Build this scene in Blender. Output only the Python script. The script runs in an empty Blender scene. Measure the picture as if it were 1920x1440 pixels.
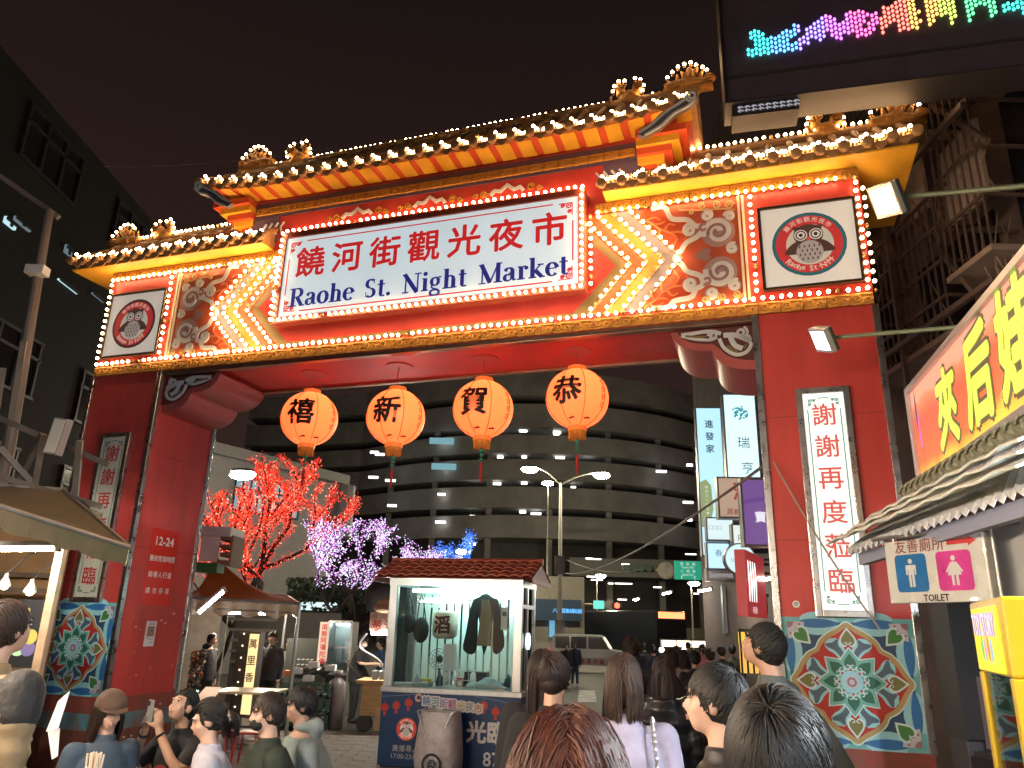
import bpy, bmesh, math, random
from mathutils import Vector, Matrix, Euler
from mathutils import noise as mnoise
R = math.radians
PI = math.pi
scene = bpy.context.scene
col = scene.collection
rnd = random.Random(7)

# ------------------------------------------------------------------ camera
FPX, PITCH, ROLL, CAMH = 1423.88, R(17.6972), R(1.5468), 1.85
_r0, _u0, _f0 = Vector((1, 0, 0)), Vector((0, -math.sin(PITCH), math.cos(PITCH))), Vector((0, math.cos(PITCH), math.sin(PITCH)))
_rt = math.cos(ROLL) * _r0 + math.sin(ROLL) * _u0
_up = math.cos(ROLL) * _u0 - math.sin(ROLL) * _r0
cam_d = bpy.data.cameras.new('camera')
cam_d.sensor_width = 36.0
cam_d.lens = FPX / 1920 * 36.0
cam_d.clip_start, cam_d.clip_end = 0.05, 600
cam = bpy.data.objects.new('camera', cam_d)
cam.matrix_world = Matrix(((_rt.x, _up.x, -_f0.x, 0), (_rt.y, _up.y, -_f0.y, 0), (_rt.z, _up.z, -_f0.z, CAMH), (0, 0, 0, 1)))
col.objects.link(cam)
scene.camera = cam

def at(px, py, Y):
    """world point seen at photo pixel (1920 x 1440) at world depth Y"""
    d = _f0 + _rt * ((px - 960) / FPX) - _up * ((py - 720) / FPX)
    return Vector((0, 0, CAMH)) + d * (Y / d.y)

# ------------------------------------------------------------------ world, exposure, render settings
w = bpy.data.worlds.new('World'); scene.world = w; w.use_nodes = True
nt = w.node_tree; nt.nodes.clear()
_o = nt.nodes.new('ShaderNodeOutputWorld'); _b = nt.nodes.new('ShaderNodeBackground')
_tc = nt.nodes.new('ShaderNodeTexCoord'); _sp = nt.nodes.new('ShaderNodeSeparateXYZ'); _cr = nt.nodes.new('ShaderNodeValToRGB')
nt.links.new(_tc.outputs['Generated'], _sp.inputs[0]); nt.links.new(_sp.outputs['Z'], _cr.inputs[0])
_cr.color_ramp.elements[0].position = 0.0; _cr.color_ramp.elements[0].color = (0.028, 0.016, 0.0125, 1)
_cr.color_ramp.elements[1].position = 0.75; _cr.color_ramp.elements[1].color = (0.0072, 0.0050, 0.0048, 1)
_e = _cr.color_ramp.elements.new(0.42); _e.color = (0.0185, 0.0092, 0.0075, 1)
nt.links.new(_cr.outputs[0], _b.inputs[0]); _b.inputs[1].default_value = 1.0
nt.links.new(_b.outputs[0], _o.inputs[0])
scene.view_settings.view_transform = 'Standard'
scene.view_settings.look = 'None'
scene.view_settings.exposure = 0.38
scene.view_settings.gamma = 1.0
scene.view_settings.use_curve_mapping = False
cy = scene.cycles
cy.use_denoising = True
try: cy.denoiser = 'OPENIMAGEDENOISE'
except Exception: pass
cy.use_light_tree = True
cy.max_bounces = 6; cy.diffuse_bounces = 3; cy.glossy_bounces = 3; cy.transmission_bounces = 5; cy.transparent_max_bounces = 12
cy.sample_clamp_indirect = 4.0
cy.sample_clamp_direct = 0.0
cy.caustics_reflective = False; cy.caustics_refractive = False

# ------------------------------------------------------------------ materials
MATS = {}
def mat(name, c, rough=.55, metal=0., noise=0., nscale=5., bump=0., bscale=60., c2=None, spec=.5, alpha=1., trans=0., stretch=None, coat=0.):
    if name in MATS: return MATS[name]
    m = bpy.data.materials.new(name); m.use_nodes = True
    n = m.node_tree; p = n.nodes['Principled BSDF']
    p.inputs['Base Color'].default_value = (*c, 1); p.inputs['Roughness'].default_value = rough
    p.inputs['Metallic'].default_value = metal; p.inputs['Specular IOR Level'].default_value = spec
    p.inputs['Alpha'].default_value = alpha; p.inputs['Transmission Weight'].default_value = trans
    p.inputs['Coat Weight'].default_value = coat
    if noise or bump:
        tc = n.nodes.new('ShaderNodeTexCoord'); mp = n.nodes.new('ShaderNodeMapping')
        n.links.new(tc.outputs['Object'], mp.inputs[0])
        if stretch: mp.inputs['Scale'].default_value = stretch
    if noise:
        t = n.nodes.new('ShaderNodeTexNoise'); t.inputs['Scale'].default_value = nscale; t.inputs['Detail'].default_value = 6; t.inputs['Roughness'].default_value = .62
        n.links.new(mp.outputs[0], t.inputs[0])
        cr = n.nodes.new('ShaderNodeValToRGB'); cr.color_ramp.elements[0].position = .34; cr.color_ramp.elements[1].position = .66
        d = c2 or tuple(x * (1 - noise) for x in c)
        cr.color_ramp.elements[0].color = (*d, 1); cr.color_ramp.elements[1].color = (*c, 1)
        n.links.new(t.outputs[0], cr.inputs[0]); n.links.new(cr.outputs[0], p.inputs['Base Color'])
        mr = n.nodes.new('ShaderNodeMapRange'); mr.inputs[3].default_value = max(0, rough - .1); mr.inputs[4].default_value = min(1, rough + .12)
        n.links.new(t.outputs[0], mr.inputs[0]); n.links.new(mr.outputs[0], p.inputs['Roughness'])
    if bump:
        t2 = n.nodes.new('ShaderNodeTexNoise'); t2.inputs['Scale'].default_value = bscale; t2.inputs['Detail'].default_value = 4
        n.links.new(mp.outputs[0], t2.inputs[0])
        b = n.nodes.new('ShaderNodeBump'); b.inputs['Strength'].default_value = bump; b.inputs['Distance'].default_value = .02
        n.links.new(t2.outputs[0], b.inputs['Height']); n.links.new(b.outputs[0], p.inputs['Normal'])
    MATS[name] = m
    return m
def em(name, c, s=1., sampling='AUTO', base=(.1, .1, .1), var=0., vscale=3.):
    """something that gives off light: lamp, lit panel, screen"""
    if name in MATS: return MATS[name]
    m = bpy.data.materials.new(name); m.use_nodes = True
    n = m.node_tree; p = n.nodes['Principled BSDF']
    p.inputs['Base Color'].default_value = (*base, 1); p.inputs['Roughness'].default_value = .4
    p.inputs['Emission Color'].default_value = (*c, 1); p.inputs['Emission Strength'].default_value = s
    if var:
        tc = n.nodes.new('ShaderNodeTexCoord'); t = n.nodes.new('ShaderNodeTexNoise'); t.inputs['Scale'].default_value = vscale
        mr = n.nodes.new('ShaderNodeMapRange'); mr.inputs[1].default_value = .3; mr.inputs[2].default_value = .7
        mr.inputs[3].default_value = s * (1 - var); mr.inputs[4].default_value = s
        n.links.new(tc.outputs['Object'], t.inputs[0]); n.links.new(t.outputs[0], mr.inputs[0]); n.links.new(mr.outputs[0], p.inputs['Emission Strength'])
    m.cycles.emission_sampling = sampling
    MATS[name] = m
    return m

RED = mat('gate_red_paint', (.62, .060, .048), .42, noise=.2, nscale=1.6, c2=(.48, .046, .038), bump=.05, bscale=4, stretch=(2.2, 2.2, .7))
RED2 = mat('weathered_red_paint', (.56, .062, .056), .44, noise=.3, nscale=2.2, c2=(.38, .048, .042), stretch=(2., 2., .6), bump=.05)
STEEL = mat('stainless_steel', (.55, .55, .56), .28, 1., noise=.25, nscale=9, bump=.08, bscale=14)
STEELB = mat('brushed_steel', (.62, .63, .64), .34, 1., noise=.15, nscale=20, stretch=(1, 1, .05))
DARKMET = mat('dark_metal', (.05, .05, .055), .45, .6, noise=.3)
GREYMET = mat('grey_metal', (.30, .30, .30), .45, .5, noise=.3)
GALV = mat('galvanised_pipe', (.42, .42, .41), .42, .8, noise=.25)
GOLD = mat('gold_trim_paint', (.62, .30, .055), .42, noise=.4, nscale=9, c2=(.40, .17, .03))
YEL = mat('yellow_soffit_paint', (.80, .42, .035), .5, noise=.2, nscale=4)
PURP = mat('slate_purple_paint', (.115, .075, .13), .5, noise=.2)
TILE = mat('brown_glazed_tile', (.52, .27, .105), .5, noise=.4, nscale=8)
ORN = mat('amber_glazed_ornament', (.58, .25, .05), .5, noise=.45, nscale=14)
WHITE = mat('white_paint', (.78, .77, .74), .5, noise=.08)
BLACK = mat('black_paint', (.012, .012, .013), .5)
GLASS = bpy.data.materials.new('clear_glass'); GLASS.use_nodes = True; MATS['clear_glass'] = GLASS
_n = GLASS.node_tree; _n.nodes.clear(); _go = _n.nodes.new('ShaderNodeOutputMaterial'); _gm = _n.nodes.new('ShaderNodeMixShader'); _gt = _n.nodes.new('ShaderNodeBsdfTransparent'); _gg = _n.nodes.new('ShaderNodeBsdfGlossy'); _gf = _n.nodes.new('ShaderNodeFresnel')
_gt.inputs[0].default_value = (.93, .97, .96, 1); _gg.inputs['Roughness'].default_value = .03; _gf.inputs[0].default_value = 1.45
_n.links.new(_gf.outputs[0], _gm.inputs[0]); _n.links.new(_gt.outputs[0], _gm.inputs[1]); _n.links.new(_gg.outputs[0], _gm.inputs[2]); _n.links.new(_gm.outputs[0], _go.inputs[0])
FABBLACK = mat('black_fabric', (.014, .014, .016), .85, noise=.3, nscale=20, bump=.15, bscale=150)
WOOD = mat('pale_plywood', (.55, .34, .15), .55, noise=.3, nscale=5, stretch=(1, 1, 6))

# ------------------------------------------------------------------ mesh builder
class MB:
    def __init__(s): s.v = []; s.f = []
    def add(s, vs, fs):
        o = len(s.v); s.v += [tuple(v) for v in vs]; s.f += [tuple(i + o for i in f) for f in fs]; return s
    def box(s, x0, x1, y0, y1, z0, z1, m=None):
        vs = [Vector(p) for p in ((x0,y0,z0),(x1,y0,z0),(x1,y1,z0),(x0,y1,z0),(x0,y0,z1),(x1,y0,z1),(x1,y1,z1),(x0,y1,z1))]
        if m is not None: vs = [m @ v for v in vs]
        return s.add(vs, [(0,3,2,1),(4,5,6,7),(0,1,5,4),(1,2,6,5),(2,3,7,6),(3,0,4,7)])
    def bar(s, a, b, wd, ht=None, up=(0,0,1)):
        """square bar from a to b"""
        a, b = Vector(a), Vector(b); ht = ht or wd; d = (b - a); L = d.length
        if L < 1e-6: return s
        d.normalize(); u = Vector(up)
        if abs(d.dot(u)) > .98: u = Vector((1, 0, 0)) if abs(d.x) < .9 else Vector((0, 1, 0))
        x = d.cross(u).normalized(); z = x.cross(d)
        vs = [p + x*i*wd/2 + z*j*ht/2 for p in (a, b) for i, j in ((-1,-1),(1,-1),(1,1),(-1,1))]
        return s.add(vs, [(3,2,1,0),(4,5,6,7),(0,1,5,4),(1,2,6,5),(2,3,7,6),(3,0,4,7)])
    def tube(s, pts, r, n=8, caps=True):
        pts = [Vector(p) for p in pts]; k = len(pts); rs = r if isinstance(r, (list, tuple)) else [r] * k
        o = len(s.v); prev = None
        for i, p in enumerate(pts):
            d = (pts[min(i+1, k-1)] - pts[max(i-1, 0)])
            if d.length < 1e-9: d = Vector((0, 0, 1))
            d.normalize()
            if prev is None:
                u = Vector((0, 0, 1)) if abs(d.z) < .9 else Vector((1, 0, 0)); x = d.cross(u).normalized()
            else:
                x = prev - d * prev.dot(d)
                x = x.normalized() if x.length > 1e-6 else d.orthogonal().normalized()
            prev = x; y = d.cross(x)
            for j in range(n):
                a = 2*PI*j/n; s.v.append(tuple(p + (x*math.cos(a) + y*math.sin(a)) * rs[i]))
        for i in range(k-1):
            for j in range(n):
                a, b = o+i*n+j, o+i*n+(j+1) % n
                s.f.append((a, b, b+n, a+n))
        if caps: s.f.append(tuple(o+j for j in reversed(range(n)))); s.f.append(tuple(o+(k-1)*n+j for j in range(n)))
        return s
    def lathe(s, prof, n=16, c=(0,0,0), m=None):
        """prof: (radius, z) from bottom to top"""
        o = len(s.v); c = Vector(c)
        for r, z in prof:
            for j in range(n):
                a = 2*PI*j/n; p = Vector((r*math.cos(a), r*math.sin(a), z))
                if m is not None: p = m @ p
                s.v.append(tuple(p + c))
        for i in range(len(prof)-1):
            for j in range(n):
                a, b = o+i*n+j, o+i*n+(j+1) % n; s.f.append((a, b, b+n, a+n))
        s.f.append(tuple(o+j for j in reversed(range(n)))); s.f.append(tuple(o+(len(prof)-1)*n+j for j in range(n)))
        return s
    def ball(s, c, r, n=10, k=7, m=None):
        rx, ry, rz = r if isinstance(r, (list, tuple)) else (r, r, r); c = Vector(c); o = len(s.v)
        def T(x, y, z):
            p = Vector((x*rx, y*ry, z*rz))
            if m is not None: p = m @ p
            return tuple(p + c)
        s.v.append(T(0, 0, -1))
        for i in range(1, k):
            t = -PI/2 + PI*i/k
            for j in range(n):
                a = 2*PI*j/n; s.v.append(T(math.cos(t)*math.cos(a), math.cos(t)*math.sin(a), math.sin(t)))
        s.v.append(T(0, 0, 1)); e = len(s.v)-1
        for j in range(n):
            s.f.append((o, o+1+(j+1) % n, o+1+j)); s.f.append((e, e-n+j, e-n+(j+1) % n))
        for i in range(k-2):
            for j in range(n):
                a, b = o+1+i*n+j, o+1+i*n+(j+1) % n; s.f.append((a, b, b+n, a+n))
        return s
    def poly(s, pts, y=0.):
        """flat outline in x,z facing -y"""
        A = sum(pts[i][0]*pts[(i+1) % len(pts)][1] - pts[(i+1) % len(pts)][0]*pts[i][1] for i in range(len(pts)))
        if A < 0: pts = pts[::-1]
        return s.add([(p[0], y, p[1]) for p in pts], [tuple(range(len(pts)))])
    def prism(s, pts, y0, y1):
        A = sum(pts[i][0]*pts[(i+1) % len(pts)][1] - pts[(i+1) % len(pts)][0]*pts[i][1] for i in range(len(pts)))
        if A < 0: pts = pts[::-1]
        n = len(pts)
        return s.add([(p[0], y0, p[1]) for p in pts] + [(p[0], y1, p[1]) for p in pts],
                     [tuple(range(n)), tuple(reversed(range(n, 2*n)))] + [(i, i+n, (i+1) % n+n, (i+1) % n) for i in range(n)])
    def strip(s, pts, wd, y=0., depth=0.):
        """ribbon along a line in x,z; wd number or list; depth>0 makes it a raised bead"""
        k = len(pts); ws = wd if isinstance(wd, (list, tuple)) else [wd]*k
        L, Rr = [], []
        for i, p in enumerate(pts):
            a, b = pts[max(i-1, 0)], pts[min(i+1, k-1)]; dx, dz = b[0]-a[0], b[1]-a[1]; l = math.hypot(dx, dz) or 1
            nx, nz = -dz/l*ws[i]/2, dx/l*ws[i]/2
            L.append((p[0]+nx, p[1]+nz)); Rr.append((p[0]-nx, p[1]-nz))
        o = len(s.v)
        for l, r in zip(L, Rr): s.v += [(r[0], y, r[1]), (l[0], y, l[1])]
        for i in range(k-1): s.f.append((o+2*i, o+2*i+2, o+2*i+3, o+2*i+1))
        if depth:
            q = len(s.v)
            for l, r in zip(L, Rr): s.v += [(r[0], y+depth, r[1]), (l[0], y+depth, l[1])]
            for i in range(k-1):
                s.f.append((o+2*i, q+2*i, q+2*i+2, o+2*i+2)); s.f.append((o+2*i+1, o+2*i+3, q+2*i+3, q+2*i+1))
        return s
    def text(s, t, cx, cz, size, y=0., bold=.0, vertical=False, step=1.08, sx=1., rot=0., anchor='c', shear=0.):
        """characters flat on the x,z plane facing -y; CJK strings one em each, else one line"""
        cjk = any(ord(ch) > 0x2e80 for ch in t)
        ca, sa = math.cos(rot), math.sin(rot)
        def put(vs, fs, ox, oz):
            s.add([(cx + ((x*sx + z*shear)*size+ox)*ca - (z*size+oz)*sa, y - h, cz + ((x*sx + z*shear)*size+ox)*sa + (z*size+oz)*ca) for x, z, h in vs], fs)
        if cjk:
            n = len(t)
            for i, ch in enumerate(t):
                if ch == ' ': continue
                vs, fs, _ = glyph(ch, bold)
                k = (i - (n-1)/2) * step * size
                put(vs, fs, 0 if vertical else k*sx, -k if vertical else 0)
        else:
            vs, fs, wd = glyph(t, bold)
            put(vs, fs, 0 if anchor == 'c' else wd/2*size*sx, 0)
        return s
    def mesh(s, name='m'):
        me = bpy.data.meshes.new(name); me.from_pydata(s.v, [], s.f); me.update(); return me
    def split(s, name, m, parent=None, **k):
        """one object for each connected piece"""
        up = list(range(len(s.v)))
        def find(a):
            while up[a] != a: up[a] = up[up[a]]; a = up[a]
            return a
        for f in s.f:
            for i in f[1:]: up[find(i)] = find(f[0])
        grp = {}
        for f in s.f: grp.setdefault(find(f[0]), []).append(f)
        for fs in grp.values():
            ids = sorted({i for f in fs for i in f}); mp = {a: b for b, a in enumerate(ids)}
            q = MB(); q.v = [s.v[i] for i in ids]; q.f = [tuple(mp[i] for i in f) for f in fs]; q.build(name, m, parent, **k)
    def build(s, name, m, parent=None, loc=None, rz=None, smooth=False, bevel=0., rot=None, kind=None, label=None):
        me = s.mesh(name); return link(me, name, m, parent, loc, rz, smooth, bevel, rot, kind, label)

def link(me, name, m, parent=None, loc=None, rz=None, smooth=False, bevel=0., rot=None, kind=None, label=None):
    if m is not None and not me.materials: me.materials.append(m)
    if smooth:
        for p in me.polygons: p.use_smooth = True
    o = bpy.data.objects.new(name, me); col.objects.link(o)
    if parent is not None: o.parent = parent
    if loc is not None: o.location = loc
    if rz is not None: o.rotation_euler = (0, 0, rz)
    if rot is not None: o.rotation_euler = rot
    if bevel:
        b = o.modifiers.new('bevel', 'BEVEL'); b.width = bevel; b.segments = 2; b.limit_method = 'ANGLE'; b.angle_limit = R(40)
    if kind: o['kind'] = kind
    if label: o['label'] = label
    return o
def tag(o, label=None, cat=None, group=None, kind=None):
    if label: o['label'] = label
    if cat: o['category'] = cat
    if group: o['group'] = group
    if kind: o['kind'] = kind
    return o
def thing(name, label, cat, loc=(0,0,0), rz=0., group=None):
    o = bpy.data.objects.new(name, None); o.empty_display_size = .1; col.objects.link(o)
    o.location = loc; o.rotation_euler = (0, 0, rz)
    return tag(o, label, cat, group)
def copy_tree(o, parent=None):
    c = o.copy(); col.objects.link(c); c.parent = parent
    for ch in list(o.children): copy_tree(ch, c)
    return c

# text -> flat mesh through a scratch scene (built-in font, which falls back to its CJK face)
_ts = bpy.data.scenes.new('scratch')
GL = {}
def eval_mesh(obj):
    _ts.collection.objects.link(obj)
    _ts.view_layers[0].update()
    dg = _ts.view_layers[0].depsgraph; dg.update()
    me = bpy.data.meshes.new_from_object(obj.evaluated_get(dg), depsgraph=dg)
    _ts.collection.objects.unlink(obj)
    return me
def glyph(t, bold=0.):
    k = (t, bold)
    if k in GL: return GL[k]
    cu = bpy.data.curves.new('t', 'FONT'); cu.body = t; cu.resolution_u = 2; cu.size = 1.; cu.fill_mode = 'FRONT'
    ob = bpy.data.objects.new('t', cu)
    me = eval_mesh(ob)
    vs = [(v.co.x, v.co.y) for v in me.vertices]; fs = [tuple(p.vertices) for p in me.polygons]
    bpy.data.objects.remove(ob); bpy.data.curves.remove(cu); bpy.data.meshes.remove(me)
    if vs:
        x0, x1 = min(v[0] for v in vs), max(v[0] for v in vs); z0, z1 = min(v[1] for v in vs), max(v[1] for v in vs)
        cx, cz = (x0+x1)/2, (z0+z1)/2
        if len(t) == 1 and ord(t) > 0x2e80: sc = .96/max(x1-x0, z1-z0) if max(x1-x0, z1-z0) > .55 else 1.1
        else: sc = 1/.72
        vs = [((x-cx)*sc, (z-cz)*sc, 0.) for x, z in vs]; wd = (x1-x0)*sc
        if bold:
            v0, f0, n0 = list(vs), list(fs), len(vs)
            for q, (dx, dz) in enumerate(((1, .0), (-1, .0), (0, 1), (0, -1), (.7, .7), (-.7, .7), (.7, -.7), (-.7, -.7))):
                o = len(vs); vs += [(x+dx*bold, z+dz*bold, .00018*(q+1)) for x, z, _ in v0]; fs += [tuple(i+o for i in f) for f in f0]
    else: wd = 0
    GL[k] = (vs, fs, wd)
    return GL[k]
def circle(cx, cz, rx, rz=None, n=28, a0=0, a1=2*PI):
    rz = rz or rx
    return [(cx+rx*math.cos(a0+(a1-a0)*i/n), cz+rz*math.sin(a0+(a1-a0)*i/n)) for i in range(n if a1-a0 > 6.28 else n+1)]
def spiral(cx, cz, r0, r1, a0, turns, n=18):
    return [(cx+(r0+(r1-r0)*i/n)*math.cos(a0+2*PI*turns*i/n), cz+(r0+(r1-r0)*i/n)*math.sin(a0+2*PI*turns*i/n)) for i in range(n+1)]
def bez(p0, p1, p2, p3, n=12):
    return [tuple((1-t)**3*a+3*t*(1-t)**2*b+3*t*t*(1-t)*c+t**3*d for a, b, c, d in zip(p0, p1, p2, p3)) for t in [i/n for i in range(n+1)]]
def smoothline(pts, n=6):
    """Catmull-Rom through points"""
    out = []; k = len(pts)
    for i in range(k-1):
        p0, p1, p2, p3 = pts[max(i-1,0)], pts[i], pts[i+1], pts[min(i+2,k-1)]
        for j in range(n):
            t = j/n
            out.append(tuple(.5*((2*b)+(-a+c)*t+(2*a-5*b+4*c-d)*t*t+(-a+3*b-3*c+d)*t**3) for a, b, c, d in zip(p0, p1, p2, p3)))
    out.append(tuple(pts[-1])); return out
# ================================================================== THE GATE
GX, GY, GYAW = -1.0123, 7.7996, R(-18.4483)
gate = thing('market_gate', 'big red market gate with yellow eaves, white name board and rows of glowing bulbs', 'gate', (GX, GY, 0), GYAW)
def G(x, y, z):
    c, s = math.cos(GYAW), math.sin(GYAW); return Vector((GX + x*c - y*s, GY + x*s + y*c, z))
Q, PW, GD = 4.54, 1.05, 1.065           # half width, pillar width, depth
ZB, ZT = 4.73, 6.20                      # beam underside, beam top
BULB_ON = em('bulb_glow', (1., .64, .31), 36., base=(.9, .8, .6))
BULB_OFF = mat('unlit_bulb_glass', (.75, .42, .16), .15, spec=.8)
PANEL_LIT = em('name_board_light', (.70, .86, .92), .54, base=(.6, .6, .6), var=.12, vscale=1.2)
OWL_LIT = em('owl_board_light', (.92, .80, .68), .30, base=(.75, .72, .66))
RED_FILM = em('red_film_lettering', (.42, .012, .012), .8, 'NONE', base=(.35, .02, .02))
BLUE_FILM = em('navy_film_lettering', (.012, .012, .14), .8, 'NONE', base=(.02, .02, .12))
SILVER = mat('silver_grey_paint', (.72, .70, .72), .5, noise=.15)
MAUVE = mat('mauve_paint', (.34, .20, .21), .5, noise=.2)
CORAL = mat('coral_paint', (.72, .24, .10), .5)
OLIVE = mat('olive_paint', (.20, .14, .06), .5)
CREAM = mat('cream_paint', (.75, .55, .38), .5)
ORANGE_RED = mat('orange_red_paint', (.66, .095, .035), .42, noise=.15, nscale=3)

# --- pillars with plinths, murals, couplet boards
def heart(cx, cz, s, a):
    base = [(0, 1), (.30, .62), (.62, .12), (.60, -.34), (.30, -.55), (.06, -.36), (0, -.22), (-.06, -.36), (-.30, -.55), (-.60, -.34), (-.62, .12), (-.30, .62), (0, 1)]
    p = smoothline(base, 3)[:-1]; c, q = math.cos(a-PI/2), math.sin(a-PI/2)
    return [(cx + (x*c - z*q)*s, cz + (x*q + z*c)*s) for x, z in p]
def pol(r, a, cx=0., cz=0.): return (cx + r*math.cos(a), cz + r*math.sin(a))
P_TURQ = mat('turquoise_paint', (.16, .48, .52), .5, noise=.15)
P_NAVY = mat('navy_paint', (.022, .07, .15), .5)
P_BLUE = mat('azure_paint', (.03, .16, .42), .5)
P_LBLUE = mat('pale_blue_paint', (.30, .62, .72), .5)
P_GOLD = mat('ochre_paint', (.40, .30, .13), .5)
P_MRED = mat('mural_red_paint', (.45, .03, .025), .5, noise=.15)
P_SLATE = mat('slate_blue_paint', (.07, .12, .18), .5)
P_DGREEN = mat('deep_green_paint', (.02, .13, .09), .5)
P_OGREEN = mat('olive_green_paint', (.17, .17, .05), .5)
P_GREEN = mat('leaf_green_paint', (.05, .20, .055), .5)
P_PALE = mat('pale_aqua_paint', (.55, .72, .74), .5)
P_TEAL = mat('aqua_teal_paint', (.15, .42, .40), .5)
P_LILAC = mat('pale_lilac_paint', (.50, .50, .60), .5)
P_MAUVE2 = mat('centre_mauve_paint', (.30, .15, .18), .5)
def mural(parent, worn):
    S = .455
    def layer(name, m, y, fn):
        b = MB(); fn(b, y); (b.split if name in ('painted_corner', 'painted_heart_edges', 'painted_hearts', 'painted_bud_edges', 'painted_buds', 'painted_inner_edges', 'painted_inner_mid', 'painted_inner_hearts', 'painted_leaves', 'painted_leaf_hearts') else b.build)(name.rstrip('s') if name.endswith(('hearts', 'buds', 'edges')) else name, m, parent)
    layer('painted_field', P_NAVY, -.004, lambda b, y: b.poly([(-S, -S), (S, -S), (S, S), (-S, S)], y))
    def corners(wd, a_in):
        def f(b, y):
            for k in range(4):
                for sg in (-1, 1):
                    a = PI/4 + k*PI/2; t = []
                    for i in range(9):
                        u = i/8; ang = a + sg*(.16 + .50*u); r = .60 - .10*u + .02*math.sin(u*PI*2)
                        x, z = pol(r, ang); t.append((max(-S+.01, min(S-.01, x)), max(-S+.01, min(S-.01, z))))
                    b.strip(t, [wd*(.35+.9*math.sin(PI*min(1, .12+i/9))) for i in range(9)], y - .00015*k - .0006*(sg > 0))
        return f
    layer('painted_leaves', P_LBLUE, -.006, corners(.15, 0))
    layer('painted_leaf_hearts', P_BLUE, -.009, corners(.060, 0))
    def ch(s, ex=0):
        def f(b, y):
            for k in range(4):
                a = PI/4 + k*PI/2; x, z = pol(.555, a)
                x = max(-S+.10, min(S-.10, x)); z = max(-S+.10, min(S-.10, z))
                b.poly(heart(x, z, s, a+PI), y)
                for sg in (-1, 1):
                    c, d = math.cos(a+sg*PI/4), math.sin(a+sg*PI/4)
        return f
    def quarter(b, y):
        for sx in (-1, 1):
            for sz in (-1, 1): b.poly([(sx*S, sz*S)] + [(sx*(S - .135*math.cos(t*PI/12)), sz*(S - .135*math.sin(t*PI/12))) for t in range(7)], y)
    layer('painted_corner', P_LILAC, -.0115, quarter)
    def dots(b, y):
        for sx in (-1, 1):
            for sz in (-1, 1):
                b.poly([(sx*S, sz*S)] + [(sx*(S - .05*math.cos(t*PI/12)), sz*(S - .05*math.sin(t*PI/12))) for t in range(7)], y)
                for t in (12, 34, 56, 78): b.poly(circle(sx*(S-.095*math.cos(R(t))), sz*(S-.095*math.sin(R(t))), .010, n=8), y)
    layer('painted_corner_dots', P_MAUVE2, -.013, dots)
    layer('painted_heart_edges', P_PALE, -.0145, ch(.105))
    layer('painted_hearts', P_GREEN, -.016, ch(.080))
    def ring(f):
        def g(b, y):
            pts = []
            for i in range(144):
                th = 2*PI*i/144; ph = ((th + PI/4) % (PI/2)) - PI/4
                r = .395 + .035*math.cos(4*ph)*.6 + .038*math.exp(-(ph/R(7))**2) - .022*math.exp(-((abs(ph)-PI/4)/R(7))**2)
                pts.append(pol(r*f, th))
            b.poly(pts, y)
        return g
    layer('painted_rim_edge', P_PALE, -.018, ring(1.03))
    layer('painted_rim', P_GOLD, -.0195, ring(1.0))
    layer('painted_medallion', P_MRED, -.021, ring(.91))
    def tul(wd, fork, r1, y0):
        def f(b, y):
            for k in range(8):
                a0 = R(22.5) + k*PI/4; sg = 1 if k % 2 else -1
                line = [pol(.12 + (r1-.12)*u, a0 + sg*(.20 - .20*u*u)) for u in [i/7 for i in range(8)]]
                b.strip(line, [wd*(.55 + .5*i/7) for i in range(8)], y - .0001*k)
                e = line[-1]
                b.poly(circle(e[0], e[1], wd*.55, n=12), y - .0010)
                for s2 in (-1, 1):
                    h = pol(fork, a0 + s2*1.05 + 0.0, *e); b.strip([line[-2], ((e[0]+h[0])/2, (e[1]+h[1])/2), h], [wd*.9, wd*.8, wd*.35], y - .0012 - .0002*(s2 > 0))
        return f
    layer('painted_petal_edges', P_LBLUE, -.0225, tul(.100, .060, .300, 0))
    layer('painted_petals', P_SLATE, -.0250, tul(.050, .058, .295, 0))
    def hs(n, off, r, s, a_add=0):
        def f(b, y):
            for k in range(n): a = off + k*2*PI/n; b.poly(heart(*pol(r, a), s, a + a_add), y - .0001*k)
        return f
    layer('painted_bud_edges', P_PALE, -.0275, hs(4, 0, .318, .100)); layer('painted_buds', P_OGREEN, -.029, hs(4, 0, .318, .078))
    layer('painted_inner_edges', P_PALE, -.0305, hs(8, 0, .140, .128)); layer('painted_inner_mid', P_TEAL, -.0320, hs(8, 0, .140, .114)); layer('painted_inner_hearts', P_DGREEN, -.0335, hs(8, 0, .148, .068))
    layer('painted_hub', P_LBLUE, -.0343, lambda b, y: b.poly(circle(0, 0, .085), y))
    def curls(b, y):
        for k in range(8):
            a = k*PI/4
            for sg in (-1, 1):
                c = pol(.118, a + sg*.17); b.strip(spiral(c[0], c[1], .028, .008, a + PI/2*sg, sg*.9, 8), .009, y - .0001*k)
        for k in range(4):
            a = k*PI/2
            for sg in (-1, 1):
                c = pol(.292, a + sg*.075); b.strip(spiral(c[0], c[1], .021, .006, a + PI/2*sg, sg*.9, 8), .007, y)
    layer('painted_curls', P_PALE, -.035, curls)
    layer('painted_centre_edge', P_LILAC, -.0365, lambda b, y: b.poly(circle(0, 0, .052), y))
    layer('painted_centre', P_MAUVE2, -.038, lambda b, y: b.poly(circle(0, 0, .036), y)); layer('painted_centre_dot', P_LILAC, -.0395, lambda b, y: b.poly(circle(0, 0, .021), y))

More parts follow.
